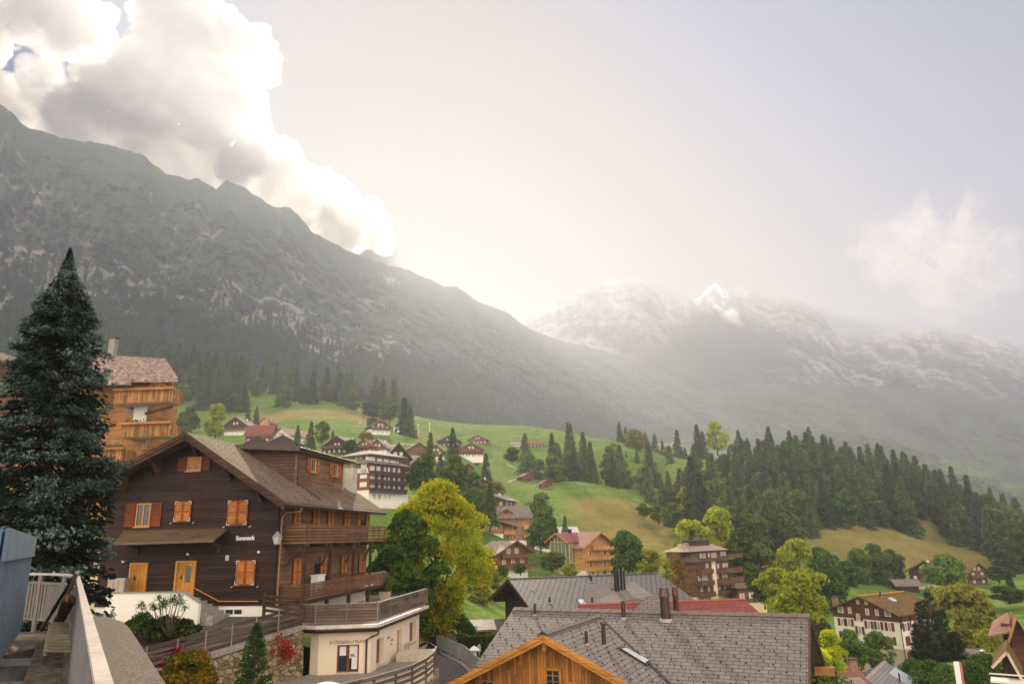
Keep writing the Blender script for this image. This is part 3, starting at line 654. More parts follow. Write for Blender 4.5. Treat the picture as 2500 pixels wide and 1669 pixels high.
# roofing nails and snow guards
g = MB(); rs = random.Random(4)
for i in range(15):
    for j in range(24):
        t = (i + .5) / 15; y = -1.0 + (yb + .8) * (j + (.5 if i % 2 else 0)) / 24; x = pk.x + (er.x - pk.x) * t; z = pk.z + (er.z - pk.z) * t; g.box(x - .03, x + .03, y - .02, y + .02, z, z + .035)
ch.part('snow_guard', g, [plain('roof_stud', (.30, .26, .22), .6)], roof)
g = MB()
for sg, xe, ze in ((-1, xl, zl), (1, er.x, er.z)):                  # barge boards, two stepped layers
    for off, hh, dz in ((-1.34, .24, -.02), (-1.30, .30, -.17)):
        g.bar((pk.x, off - .02, pk.z - .12 + dz), (xe, off - .02, ze - .12 + dz), .05, hh, (0, 0, 1))
ch.part('barge_board', g, [BEAM])
for t in (0.0, .42, .80):                                            # carved purlin brackets
    for sg in (-1, 1):
        if t == 0 and sg < 0: continue
        x = pk.x + sg * t * ((-wl + pk.x) if sg < 0 else -pk.x); 
        if x < wl: continue
        z = zwall(x) - .05
        g = MB(); g.box(x - .1, x + .1, -1.15, .0, z - .22, z)
        for k in range(4): g.box(x - .09, x + .09, -.75 + .18 * k, .0, z - .22 - .17 * (k + 1), z - .22 - .17 * k)
        ch.part('bracket', g, [BEAM])
# gutter with strip of slates at the eave
g = MB(); ge = L(697, 1224, 'x', er.x); g.tube([(er.x + .06, -1.3, er.z - .16), (er.x + .06, yb, er.z - .16)], .085, 8)
gut = ch.part('gutter', g, [METAL])
d = MB(); a = L(738, 1222, 'x', er.x); q0 = L(688, 1256, 'x', .08)
d.tube([(er.x + .05, a.y, er.z - .2), (er.x - .05, a.y - .1, er.z - .45), (.16, q0.y + .3, q0.z + .1), (.10, q0.y, q0.z - .15), (.10, q0.y, zb + .1)], .045, 8)
ch.part('drainpipe', d, [plain('light_brown_pipe', (.35, .22, .13), .4)])
# front windows
for bx_, kw in (((458, 1115, 492, 1149), dict(shut='open', shm=SHUTD, frame=OFRAME, curtain=0, sw=.52)), ((333, 1228, 368, 1285), dict(shut='open', shm=SHUTD, frame=OFRAME, curtain=0, sw=.62))): ch.winpx('F', 0, bx_, **kw)
w0 = ch.rect('F', 0, (458, 1115, 492, 1149)); bl = MB(); ch.bx(bl, 'F', 0, w0[0] + .08, w0[1] - .08, w0[2] + (w0[3] - w0[2]) * .35, w0[3] - .08, .022, .03); ch.part('window_blind', bl, [plain('orange_blind', (.55, .22, .04))])
for bx_ in ((428, 1223, 468, 1272), (557, 1221, 606, 1281), (577, 1367, 624, 1427)):
    a0, a1, z0, z1 = ch.rect('F', 0, bx_); w = ch.window('F', 0, a0, a1, z0, z1, frame=DFRAME, shut='closed', shm=SHUT, curtain=0)
    for x_, z_ in ((a0, z0), (a1, z0), (a0, z1), (a1, z1)):
        h_ = MB(); sx = 1 if x_ == a0 else -1; sz = 1 if z_ == z0 else -1
        h_.box(min(x_, x_ + sx * .2), max(x_, x_ + sx * .2), -.112, -.102, min(z_, z_ + sz * .04), max(z_, z_ + sz * .04)); h_.box(min(x_, x_ + sx * .035), max(x_, x_ + sx * .035), -.114, -.104, min(z_, z_ + sz * .2), max(z_, z_ + sz * .2))
        ch.part('hinge', h_, [plain('pale_hinge', (.6, .52, .45), .5)], w)
    for x_ in (a0 - .25, a1 + .12):
        h_ = MB(); h_.bar((x_, -.03, z0 - .12), (x_ + .13, -.05, z0 - .06), .03, .04); ch.part('shutter_catch', h_, [plain('pale_hinge', (.6, .52, .45), .5)], w)
# doors
for bx_, gl in (((316, 1373, 359, 1459), 0), ((428, 1368, 477, 1458), 1)):
    a0, a1, z0, z1 = ch.rect('F', 0, bx_); f = .1; m_ = MB(); ch.bx(m_, 'F', 0, a0 + f, a1 - f, z0, z1 - f, .01, .05)
    dr = ch.part('door', m_, [DOORW]); m_ = MB(); ch.bx(m_, 'F', 0, a0, a0 + f, z0, z1, 0, .12); ch.bx(m_, 'F', 0, a1 - f, a1, z0, z1, 0, .12); ch.bx(m_, 'F', 0, a0 + f, a1 - f, z1 - f, z1, 0, .12)
    ch.part('door_frame', m_, [OFRAME], dr); m_ = MB(); xk = a0 + (a1 - a0) * .32; ch.bx(m_, 'F', 0, xk - .03, xk + .03, z0 + .95, z0 + 1.2, .05, .07); ch.bx(m_, 'F', 0, xk - .08, xk + .06, z0 + 1.06, z0 + 1.09, .07, .12)
    ch.part('handle', m_, [BLACK], dr)
    if gl: m_ = MB(); ch.bx(m_, 'F', 0, a0 + (a1 - a0) * .5, a0 + (a1 - a0) * .77, z0 + .8, z1 - .28, .05, .056); ch.part('pane', m_, [GLASS], dr)
# canopy over the doors
c0 = L(302, 1294, 'y', 0); c1 = L(555, 1290, 'y', 0); b0 = L(277, 1325, 'y', -1.5); b1 = L(519, 1317, 'y', -1.5)
m_ = MB(); th = Vector((0, 0, -.12)); P4 = [Vector((b0.x, -1.5, b0.z)), Vector((b1.x + .05, -1.5, b1.z)), Vector((c1.x, -.01, c1.z)), Vector((c0.x, -.01, c0.z))]
m_.hexa([p + th for p in P4] + P4); ch.part('canopy', m_, [tiles('mossy_canopy_boards', (.14, .09, .06), .9, .3, .012, .3, moss=(.13, .09, .025))])
for x in (b0.x + .5, b1.x - .4): m_ = MB(); m_.bar((x, -.05, b1.z - .35), (x, -1.2, b1.z - .1), .12, .14); m_.box(x - .06, x + .06, -.2, 0, b1.z - .7, b1.z - .3); ch.part('canopy_bracket', m_, [BEAM])
# side windows: upper storey
def sidewin(b, **kw): ch.winpx('R', 0, b, **kw)
for b in ((714, 1232, 733, 1286), (761, 1234, 780, 1286), (798, 1236, 814, 1286), (838, 1240, 854, 1286)): sidewin(b, frame=DFRAME, shut='closed', shm=SHUT, curtain=0, sill=False)
sidewin((880, 1243, 892, 1286), frame=DFRAME, shut='open', shm=SHUT, sw=.75, curtain=0, sill=False, bars=0)
for b in ((712, 1361, 733, 1430), (779, 1357, 796, 1400), (830, 1354, 846, 1400), (874, 1352, 890, 1398)): sidewin(b, frame=DFRAME, shut='closed', shm=SHUT, curtain=0, sill=False)
m_ = MB(); a0, a1, z0, z1 = ch.rect('R', 0, (767, 1373, 804, 1420)); ch.bx(m_, 'R', 0, a0, a1, zb, z1, .005, .04); ch.part('door', m_, [plain('black_brown_door', (.02, .012, .009))], label='near black closed door under the balcony')
# upper balcony
y0 = L(691, 1300, 'x', 0).y; bd = L(748, 1300, 'y', y0).x; zt = L(748, 1280, 'y', y0).z; zf = L(748, 1320, 'y', y0).z; ye = y1 - .1
m_ = MB(); m_.box(0.005, bd, y0, ye, zf - .14, zf); bal = ch.part('balcony', m_, [DARKS])
m_ = MB(); rail_boards(m_, (0.05, y0, zf), (bd, y0, zf), zt - zf, 5, .125); rail_boards(m_, (bd, y0, zf), (bd, ye, zf), zt - zf, 5, .125); ch.part('railing', m_, [BROWN], bal)
# ground floor deck
yd = L(683, 1440, 'x', 0).y; dd = L(742, 1440, 'y', yd).x; zdt = L(742, 1428, 'y', yd).z; zdf = zb + .12; ye2 = ye + .6
m_ = MB(); m_.box(.006, dd, yd, ye2, zdf - .2, zdf); 
for k in range(5): y = yd + (ye2 - yd) * k / 4; m_.box(dd - .25, dd - .05, y - .1 * (k > 0), y + .1, zg - 1.2, zdf - .2)
deck = ch.part('deck', m_, [BEAM])
m_ = MB(); rail_boards(m_, (.05, yd, zdf), (dd, yd, zdf), zdt - zdf, 6, .105); rail_boards(m_, (dd, yd, zdf), (dd, ye2, zdf), zdt - zdf, 6, .105); ch.part('railing', m_, [BROWN], deck)
# posts and braces
for px in (748, 810, 866, 907):
    y = max(y0 + .08, min(ye, L(px, 1350, 'x', bd).y)); m_ = MB(); m_.box(bd - .16, bd - .01, y - .08, y + .08, zdf, zf - .14); ch.part('post', m_, [BEAM])
    m_ = MB(); m_.bar((bd - .09, y + .1, zf - .2), (bd - .09 - .9 * 0, y - 1.25, zf - 1.35) if px != 748 else (.15, y, zf - 1.35), .12, .12); ch.part('brace', m_, [BEAM])
for k in range(6): m_ = MB(); y = y0 + .2 + (ye - y0 - .4) * k / 5; m_.box(.01, bd + .1, y - .06, y + .06, zf - .34, zf - .142); ch.part('joist', m_, [BEAM])
# dormer: a wide shed box on the right-hand slope
dA = L(722, 1184, 'x', er.x * .0 - .9); xs = L(722, 1140, 'y', 2.2).x
# front plane of the dormer stands where its lower right corner meets the slope
def slope_hit(px, py):
    u, v = uv(px, py); best = None
    for i in range(400):
        y = -1.3 + i * .05; p = L(px, py, 'y', y); z = pk.z - slR * (p.x - pk.x)
        if p.z <= z: return p
    return p
dc = slope_hit(722, 1184); dx, dy0 = dc.x, dc.y; dzt = L(722, 1098, 'y', dy0).z; dye = L(838, 1150, 'x', dx).y
# where the flat roof meets the slope
zin = pk.z - .35; xin = pk.x + .35 / slR
m_ = MB(); zs = lambda x: pk.z - slR * (x - pk.x) - .05
ztL = dzt + .35; xL = pk.x + (pk.z - ztL + .0) / slR + .1
m_.m = 1; m_.face([(xL, dy0, zs(xL)), (dx, dy0, zs(dx)), (dx, dy0, dzt), (xL, dy0, zs(xL) + .02)]); m_.m = 0; m_.face([(dx, dy0, zs(dx)), (dx, dye, zs(dx)), (dx, dye, dzt), (dx, dy0, dzt)]); m_.m = 1; m_.face([(dx, dye, zs(dx)), (xL, dye, zs(xL)), (xL, dye, zs(xL) + .02), (dx, dye, dzt)])
m_.m = 0; m_.box(dx - .1, dx + .05, dy0 - .05, dy0 + .12, zs(dx), dzt)
dor = ch.part('dormer', m_, [DARKS, tiles('brown_wall_shingles', (.12, .062, .042), .3, .2, .02, .25)])
f0 = L(731, 1088, 'y', dy0 - .55); m_ = MB(); xo = f0.x; yo0 = dy0 - .55; yo1 = dye + .5
P4 = [Vector((xL - .7, yo0, ztL + .12)), Vector((xo, yo0, f0.z - .05)), Vector((xo, yo1, f0.z - .05)), Vector((xL - .7, yo1, ztL + .12))]
m_.hexa([p - Vector((0, 0, .26)) for p in P4] + P4); ch.part('dormer_roof', m_, [plain('dark_roof_felt', (.10, .075, .055))], dor)
m_ = MB(); m_.tube([(xo + .06, yo0, f0.z - .12), (xo + .06, yo1, f0.z - .12)], .07, 7); m_.tube([(xo + .05, dy0 + .1, f0.z - .2), (dx + .1, dy0 + .08, f0.z - .45), (dx + .1, dy0 + .06, zs(dx) + .15), (dx + 1.4, dy0 + .6, zs(dx + 1.4) + .12)], .04, 7); ch.part('dormer_gutter', m_, [METAL], dor)
for b in ((757, 1119, 771, 1153), (811, 1131, 824, 1163)):
    a0, a1, z0, z1 = ch.rect('R', dx, b); ch.window('R', dx, a0, a1, z0, z1, frame=OFRAME, shut='open', shm=SHUT, sw=.55, curtain=.25)
# chimney
cb = slope_hit(851, 1196); ct = L(851, 1150, 'y', cb.y).z + .35
m_ = MB(); w_ = .32; m_.box(cb.x - w_, cb.x + w_, cb.y - .1, cb.y + .9, cb.z - 1.2, ct)
chm = ch.part('chimney', m_, [plain('pale_render', (.55, .50, .43))]); m_ = MB(); m_.box(cb.x - w_ - .08, cb.x + w_ + .08, cb.y - .18, cb.y + .98, ct, ct + .14)
m_.box(cb.x - .22, cb.x + .22, cb.y + .1, cb.y + .7, ct + .14, ct + .35); m_.hexa([(cb.x - .4, cb.y - .18, ct + .35), (cb.x + .4, cb.y - .18, ct + .35), (cb.x + .4, cb.y + .98, ct + .35), (cb.x - .4, cb.y + .98, ct + .35), (cb.x - .15, cb.y + .1, ct + .6), (cb.x + .15, cb.y + .1, ct + .6), (cb.x + .15, cb.y + .7, ct + .6), (cb.x - .15, cb.y + .7, ct + .6)])
ch.part('chimney_cap', m_, [plain('mossy_slab', (.26, .20, .09), var=.5, sc=6)], chm)
# small fittings on the front
p = L(599, 1313, 'y', -.04); text('house_lettering', 'Sonneck', .32, ch.e, facing('F', (p.x, -.05, p.z)), SIGNW, .015, .008, 1.0)
def ball(mb, c, r, n=8):
    for i in range(n):
        t0, t1 = math.pi * i / n, math.pi * (i + 1) / n
        for j in range(2 * n):
            a0, a1 = math.pi * j / n, math.pi * (j + 1) / n
            q = [(c[0] + r * math.sin(t) * math.cos(a), c[1] + r * math.sin(t) * math.sin(a), c[2] + r * math.cos(t)) for t, a in ((t0, a0), (t1, a0), (t1, a1), (t0, a1))]
            if i == 0: q = q[1:]
            elif i == n - 1: q = [q[0], q[1], q[3]]
            mb.face(q)
for (px, py) in ((458, 1352), (300, 1371), (631, 1347)):
    p = L(px, py, 'y', -.1); m_ = MB(); ball(m_, (p.x, -.1, p.z), .075); m_.box(p.x - .05, p.x + .05, -.05, 0, p.z - .05, p.z + .05); ch.part('globe_lamp', m_, [plain('opal_glass', (.8, .75, .66), .3)])
p = L(556, 1361, 'y', 0); m_ = MB(); m_.box(p.x - .1, p.x + .1, -.08, 0, p.z - .14, p.z + .14); ch.part('meter_box', m_, [STEEL])
# corner lantern on its bracket
p = L(677, 1316, 'y', -.55); ln = empty('wall_lantern', ch.e.matrix_basis @ Vector((p.x, -.55, p.z)), ch.rz); ln.parent = None
ln.location = Matrix.Translation(ch.O) @ Matrix.Rotation(ch.rz, 4, 'Z') @ Vector((p.x, -.55, p.z)); tag(ln, 'old four sided glass lantern hung on a bracket at the chalet corner', 'lantern')
def frust(mb, w0, z0, w1, z1): mb.hexa([(-w0, -w0, z0), (w0, -w0, z0), (w0, w0, z0), (-w0, w0, z0), (-w1, -w1, z1), (w1, -w1, z1), (w1, w1, z1), (-w1, w1, z1)])
m_ = MB(); frust(m_, .10, -.24, .19, .12); m_.build('lamp_glass', [plain('frosted_lantern_glass', (.55, .52, .42), .25)], ln); m_ = MB(); frust(m_, .21, .12, .09, .34); frust(m_, .07, .34, .03, .42); frust(m_, .11, -.27, .11, -.242)
for sx in (-1, 1):
    for sy in (-1, 1): m_.bar((sx * .105, sy * .105, -.24), (sx * .195, sy * .195, .12), .02, .02)
m_.build('lamp_frame', [plain('lead_grey', (.22, .22, .24), .5)], ln); m_ = MB(); m_.tube([(0, 0, .42), (0, .05, .56), (-.02, .3, .5), (-.05, .5, .2)], .018, 6); m_.build('bracket', [BLACK], ln)
# terrace in front of the doors: white parapet, steps, handrail, mailboxes
zp = L(450, 1446, 'y', -1.9); ter = empty('entrance_terrace', ch.O, ch.rz, 'white rendered parapet with steps in front of the chalet doors', 'parapet')
m_ = MB(); xA = L(262, 1450, 'y', -1.9).x; xB = L(446, 1450, 'y', -1.9).x; xC = L(486, 1470, 'y', -1.9).x; zA = L(350, 1447, 'y', -1.9).z; zC = L(486, 1472, 'y', -1.9).z; zG = L(400, 1514, 'y', -1.9).z
m_.prism([(xA, -1.9, zG - .6), (xC, -1.9, zG - .6), (xC, -1.9, zC), (xB, -1.9, zA), (xA, -1.9, zA)], (0, .22, 0)); m_.build('parapet_wall', [WHITE], ter)
m_ = MB(); m_.bar((xA - .05, -1.79, zA + .03), (xB, -1.79, zA + .03), .3, .06); m_.bar((xB, -1.79, zA + .03), (xC + .03, -1.79, zC + .03), .3, .06); m_.build('coping', [CONC], ter)
m_ = MB(); m_.box(xA, xB - .1, -1.68, -.001, zG - .6, ch.rect('F', 0, (428, 1368, 477, 1458))[2]); zt_ = ch.rect('F', 0, (428, 1368, 477, 1458))[2]
for k in range(5): m_.box(xB - .1, xB + .3 + .34 * k, -1.68, -.001, zG - .6, zt_ - (zt_ - zG) * (k + 1) / 6)
m_.build('steps', [CONC], ter)
m_ = MB(); h0 = L(473, 1434, 'y', -.1); h1 = L(535, 1467, 'y', -.1); h2 = L(630, 1467, 'y', -.1)
m_.tube([(h0.x, -.1, h0.z), (h1.x, -.1, h1.z), (h2.x, -.1, h2.z)], .03, 6); ch.part('handrail', m_, [OFRAME])
m_ = MB(); a0, a1, z0, z1 = ch.rect('F', 0, (549, 1484, 591, 1502)); ch.window('F', .05, a0 - .05, a1 + .05, z0, z1, frame=WFRAME, curtain=0, bars=1)
bx0 = L(268, 1430, 'y', -.9).x; bx1 = L(309, 1430, 'y', -.9).x; bz0 = zA; 
mbx = empty('mailbox_cabinet', Matrix.Translation(ch.O) @ Matrix.Rotation(ch.rz, 4, 'Z') @ Vector(((bx0 + bx1) / 2, -.9, zA)), ch.rz, 'grey metal bank of mailboxes behind the white parapet', 'mailbox')
hw = (bx1 - bx0) / 2; m_ = MB(); m_.box(-hw, hw, -.2, .2, -.6, .72); m_.build('cabinet', [STEEL], mbx)
for i in range(3):
    for j in range(2): x = -hw + .04 + (2 * hw - .04) / 3 * i; z = .02 + .34 * j; m_ = MB(); m_.box(x, x + (2 * hw - .16) / 3, -.225, -.2, z, z + .3); m_.build('mailbox_door', [plain('beige_metal', (.42, .36, .28), .5)], mbx)

# things standing by the house
wb = ch.L(778, 1421, 'x', dd - .5); wbx = empty('white_crate', Matrix.Translation(ch.O) @ Matrix.Rotation(ch.rz, 4, 'Z') @ Vector((dd - .55, wb.y, zdf)), ch.rz, 'white plastic crate standing on the ground floor deck behind its railing', 'crate')
m_ = MB(); m_.box(-.2, .2, -.55, .55, 0, 1.15); m_.build('crate', [SIGNW], wbx); m_ = MB(); m_.box(-.23, .23, -.6, .6, 1.15, 1.24); m_.build('lid', [WFRAME], wbx)
lr0, lr1 = ch.L(645, 1480, 'y', -.6), ch.L(735, 1490, 'y', -2.6); lrf = empty('dark_log_rails', Matrix.Translation(ch.O) @ Matrix.Rotation(ch.rz, 4, 'Z') @ Vector((lr0.x, -.6, zG)), ch.rz, 'dark log rails beside the chalet corner, left of the office roof', 'fence')
for k in range(4): m_ = MB(); m_.bar((0, 0, .35 + .24 * k), (lr1.x - lr0.x, -2.0, .25 + .24 * k), .09, .13); m_.build('rail', [BEAM], lrf)
for t in (0, 1): m_ = MB(); m_.box((lr1.x - lr0.x) * t - .07, (lr1.x - lr0.x) * t + .07, -2.0 * t - .06, -2.0 * t + .06, -.2, 1.25 - .1 * t); m_.build('post', [BEAM], lrf)
# ================================================================ things close to the viewer
def things(name, label, cat, O, rz=0, group=None): return empty(name, O, rz, label, cat, group)
def rel(mb, O):                           # world points -> relative to the thing's base
    O = Vector(O); mb.v = [tuple(Vector(p) - O) for p in mb.v]; return mb
# --- railing with the pale cap
N0 = at_z(252, 1669, -.6); F0 = at_z(190, 1408, -.6); dr_ = (F0 - N0).normalized(); N0 = N0 - dr_ * 2.6
rl = things('terrace_railing', 'metal railing of the near terrace with a broad pale top cap', 'railing', F0 + Vector((0, 0, -1.1)))
B0 = rl.location
P1 = at_z(160, 1402, -.6); P2 = at_z(120, 1400.5, -.6); P3 = at_z(64, 1400, -.6); P4_ = P3 + (P3 - P2) * .8
m_ = MB(); m_.bar(N0, F0 + dr_ * .05, .070, .032)
for a, b in ((F0, P1), (P1, P2), (P2, P3), (P3, P4_)): m_.bar(a + Vector((0, 0, -.004)), b + (b - a).normalized() * .03 + Vector((0, 0, -.004)), .085, .045)
rel(m_, B0).build('cap_rail', [plain('pale_painted_cap', (.50, .44, .40), .4, .4, 0, .22, 5)], rl)
m_ = MB(); sd_ = dr_.cross(Vector((0, 0, 1))); n = 110
for k in range(n):
    a = N0 + dr_ * ((F0 - N0).length * k / n) - sd_ * .02; m_.bar(a + Vector((0, 0, -1.0)), a + Vector((0, 0, -.06)), .085, .016, sd_)
rel(m_, B0).build('panel', [plain('grey_panel', (.20, .185, .175), .5)], rl)
m_ = MB(); pts = [F0, P1, P2, P3, P4_]
for i in range(4):
    a, b = pts[i], pts[i + 1]; L_ = (b - a).length; n = int(L_ / .13); d = (b - a) / n
    m_.bar(a + Vector((0, 0, -.2)), b + Vector((0, 0, -.2)), .04, .05); m_.bar(a + Vector((0, 0, -.98)), b + Vector((0, 0, -.98)), .04, .05)
    for k in range(n): p = a + d * (k + .5); m_.bar(p + Vector((0, 0, -.98)), p + Vector((0, 0, -.2)), .075, .02, d.cross(Vector((0, 0, 1))))
rel(m_, B0).build('slat_panel', [plain('beige_metal_bars', (.20, .17, .15), .5)], rl)
for p in (P1, P2 + (P3 - P2) * .3, P3): m_ = MB(); m_.bar(p + Vector((0, -.02, -1.25)), p + Vector((0, -.02, -.03)), .07, .07, (0, 1, 0)); rel(m_, B0).build('post', [plain('beige_metal_bars', (.3, .26, .225))], rl)
# --- concrete wall outside the railing
off = -dr_.cross(Vector((0, 0, 1))) * -1; off.z = 0
def rp(t): return N0 + dr_ * t
Lr = (F0 - N0).length; side_ = Vector((dr_.y, -dr_.x, 0)).normalized()
m_ = MB(); ins = [rp(t) + side_ * .07 for t in (0, 3, 6, 9, Lr - 1.6)]; outs = [at_z(470, 1760, -1.3), at_z(405, 1669, -1.3), at_z(372, 1618, -1.3), at_z(345, 1576, -1.3), at_z(318, 1535, -1.3), at_z(300, 1517, -1.3), at_z(262, 1505, -1.3), at_z(232, 1503, -1.3)]
ring = [Vector((p.x, p.y, -1.3)) for p in outs] + [Vector((p.x, p.y, -1.3)) for p in ins[::-1]]
m_.prism([p + Vector((0, 0, -7)) for p in ring], (0, 0, 7)); cw = rel(m_, (-6, 9, -8)).build('concrete_wall', [plain('grainy_concrete', (.15, .122, .10), .95, .15, 0, .6, 26)], loc=(-6, 9, -8))
tag(cw, 'broad rough concrete wall top curving along outside the pale capped railing', 'wall')
# --- terrace floor, kerb, beams
ft = things('terrace_floor', None, None, (-8, 12, -1.8)); 
m_ = MB(); m_.hexa([(-18, 12.9, -2.6), (F0.x + .1, 12.4, -2.6), (F0.x + .3, 15.6, -2.6), (-18, 17, -2.6), (-18, 12.9, -1.75), (F0.x + .1, 12.4, -1.75), (F0.x + .3, 15.6, -1.75), (-18, 17, -1.75)])
bpy.data.objects.remove(ft); tag(m_.build('terrace_slab', [plain('stained_concrete', (.22, .165, .11), .9, .2, 0, .5, 2)]), kind='structure')
m_ = MB(); kA = rp(0) - side_ * .3; kB = rp(Lr - 1) - side_ * .3; m_.bar(kA + Vector((0, 0, -1.3)), kB + Vector((0, 0, -1.3)), .42, .5)
tag(rel(m_, kB).build('concrete_kerb', [plain('mossy_rough_concrete', (.15, .12, .085), .95, .1, 0, .7, 9)], loc=kB), 'rough broken concrete kerb along the inside of the railing', 'kerb')
DG = plain('dark_grey_sheet', (.07, .075, .08), .45, .4, .2, .5, 3)
for i, (xa, xb, yt, yb_) in enumerate(((-20, 120, 1540, 1562), (-30, 114, 1566, 1597), (-40, 134, 1604, 1640), (-50, 130, 1660, 1700))):
    a = at_z(xb, yt, -1.72); m_ = MB(); w = .95
    m_.hexa([(-5, -w, -.7), (0, -w * .75, -.7), (0, 0, -.7), (-5, 0, -.7), (-5, -w * .55, -.10), (0, -w * .4, -.05), (0, 0, 0), (-5, 0, 0)])
    tag(m_.build('steel_beam', [DG], loc=a), ['dark grey sloping sheet beam farthest from us beside the slatted rack', 'dark grey sheet beam second from the terrace floor, left of the slatted rack', 'dark grey sheet beam third from the terrace floor, below the slatted rack', 'dark grey sheet beam nearest to us beside the concrete kerb'][i], 'beam', 'dark sheet beams below the blue shed')
m_ = MB(); m_.box(-12, 3, -9, 1.4, -.4, 0); tag(m_.build('pit_floor', [plain('dark_pit', (.03, .03, .03), .95)], loc=(-7.5, 11.5, -2.8)), kind='structure')
# --- slatted rack and leaning timbers
RK = [at_z(123, 1521, -1.28), at_z(170, 1518, -1.28), at_z(177, 1588, -1.45), at_z(111, 1588, -1.45)]
rk = things('slatted_rack', 'pale slatted wooden rack lying on the kerb under the leaning timbers', 'rack', RK[3]); m_ = MB(); RW = plain('pale_old_wood', (.42, .34, .25), .85)
for k in range(12): t = k / 11; a = RK[0].lerp(RK[3], t); b = RK[1].lerp(RK[2], t); m_.bar(a, b, .035, .03)
m_.bar(RK[0] + Vector((0, 0, -.04)), RK[3] + Vector((0, 0, -.04)), .05, .05); m_.bar(RK[1] + Vector((0, 0, -.04)), RK[2] + Vector((0, 0, -.04)), .05, .05); rel(m_, RK[3]).build('slats', [RW], rk)
def timber(p, q, w, h, m, lab):
    mb = MB(); n = 7; rs = random.Random(int(w * 1000)); pts = [p.lerp(q, k / n) for k in range(n + 1)]
    for k in range(1, n): pts[k] += Vector((rs.uniform(-.01, .01), 0, rs.uniform(-.01, .01)))
    mb.tube(pts, [w * rs.uniform(.8, 1.1) for _ in pts], 6); tag(rel(mb, q).build('timber', [m], loc=q), lab, 'timber')
timber(at(187, 1398, 13.2), at_z(100, 1538, -1.72), .035, .05, plain('dark_rotten_wood', (.05, .03, .02), .9), 'long thin dark plank leaning across the railing corner')
timber(at(189, 1396, 13.0), at_z(134, 1523, -1.5), .035, .05, plain('pale_old_timber', (.34, .25, .16), .9), 'long pale pole leaning on the railing corner beside the dark plank')
timber(at(170, 1459, 11.6), at_z(140, 1521, -1.4), .085, .12, boards('split_wood', (.16, .09, .035), .05, True, var=.9), 'thick short split yellowish log leaning on the railing')
timber(at(179, 1463, 11.4), at_z(149, 1519, -1.4), .05, .08, plain('dark_red_wood', (.06, .03, .02), .9), 'short dark reddish log leaning right of the split one')
# --- blue corrugated shed
SF = at_z(46, 1540, -1.6); ST = at(79, 1312, SF.y).z; sw_ = things('blue_metal_shed', 'blue grey corrugated metal shed wall at the left edge', 'shed', SF)
SN = at_z(-60, 1700, -1.6); dS = (SN - SF); dS.z = 0; Ls = dS.length; dS.normalize(); BL = plain('blue_sheet_metal', (.085, .145, .215), .5, .5, .3, .3, 2.5); BLL = plain('blue_sheet_seam', (.15, .20, .26), .4, .4, .2)
nrm = Vector((-dS.y, dS.x, 0)); 
if nrm.dot(-SF) < 0: nrm = -nrm
m_ = MB(); hN = ST + .03; hF = ST
def wp(t, z, o=0): return SF * Vector((1, 1, 0)).length * 0 + Vector((SF.x, SF.y, 0)) + dS * t + nrm * o + Vector((0, 0, z))
m_.m = 0; m_.hexa([wp(0, -1.6, -.3), wp(Ls, -1.6, -.3), wp(Ls, -1.6), wp(0, -1.6), wp(0, hF, -.3), wp(Ls, hN, -.3), wp(Ls, hN), wp(0, hF)][::1]); rel(m_, SF).build('cladding', [BL], sw_)
m_ = MB(); k = 0.0
while k < Ls: m_.bar(wp(k, -1.6, .016), wp(k, hF + (hN - hF) * k / Ls - .02, .016), .045, .03, tuple(nrm)); k += .42
rel(m_, SF).build('seams', [BLL], sw_); m_ = MB(); m_.bar(wp(-.02, hF - .18, .05), wp(Ls, hN - .18, .05), .04, .38); rel(m_, SF).build('roof_flashing', [BL], sw_)
# --- cream outbuilding left of the chalet
cb_ = Bld('cream_outbuilding', 'plain cream rendered wall left of the dark chalet behind the spruce', 'building', at(243, 1480, 46), -.1)
m_ = MB(); zt_ = cb_.L(220, 1345, 'y', 0).z; m_.box(-4.5, 0, 0, 3, -3, zt_); cb_.part('wall', m_, [CREAM2]); m_ = MB(); m_.box(-4.8, .3, -.3, 3.3, zt_, zt_ + .15); cb_.part('roof', m_, [OLDS])
# ================================================================ architect's office built under the terrace
ZT = -4.25
A_ = at_z(741, 1475, ZT + .98); B_ = at_z(922, 1471, ZT + .98); C_ = at_z(1041, 1437, ZT + .98); A1 = at_z(773, 1476, ZT + .98)
for p in (A_, B_, C_, A1): p.z = ZT
C2 = at_z(1000, 1430, ZT); zgc = ch.O.z + zG   # ground at the chalet front
tr = MB(); ringT = [A_, A1, B_, C_, C2, Vector((-10, 72, ZT)), Vector((-14, 56, ZT)), Vector((-12.6, 38.6, ZT))]
tr.prism([p + Vector((0, 0, -.12)) for p in ringT], (0, 0, .10)); tag(tr.build('terrace_paving', [plain('gravel_paving', (.33, .27, .20), .95, .1, 0, .3, 12)]), kind='structure')
of = things('office_building', 'cream rendered architects office built under the roof terrace with old board fence', 'building', (B_.x, B_.y, -7)); OB = of.location
def inset(p, q, r, d):                    # corner moved inside by d
    a = (q - p).normalized(); b = (r - q).normalized(); na = Vector((-a.y, a.x, 0)); nb = Vector((-b.y, b.x, 0)); return q + (na + nb) / (1 + na.dot(nb)) * d
iA = inset(A_ + Vector((-1, 6, 0)), A_, A1, .45); iA1 = inset(A_, A1, B_, .45); iB = inset(A1, B_, C_, .45); iC = inset(B_, C_, C2, .45); iD = C2 + Vector((-2, 0, 0))
OFZ = -6.75
wallr = [iA, iA1, iB, iC, iD, iA + Vector((0, 14, 0))]
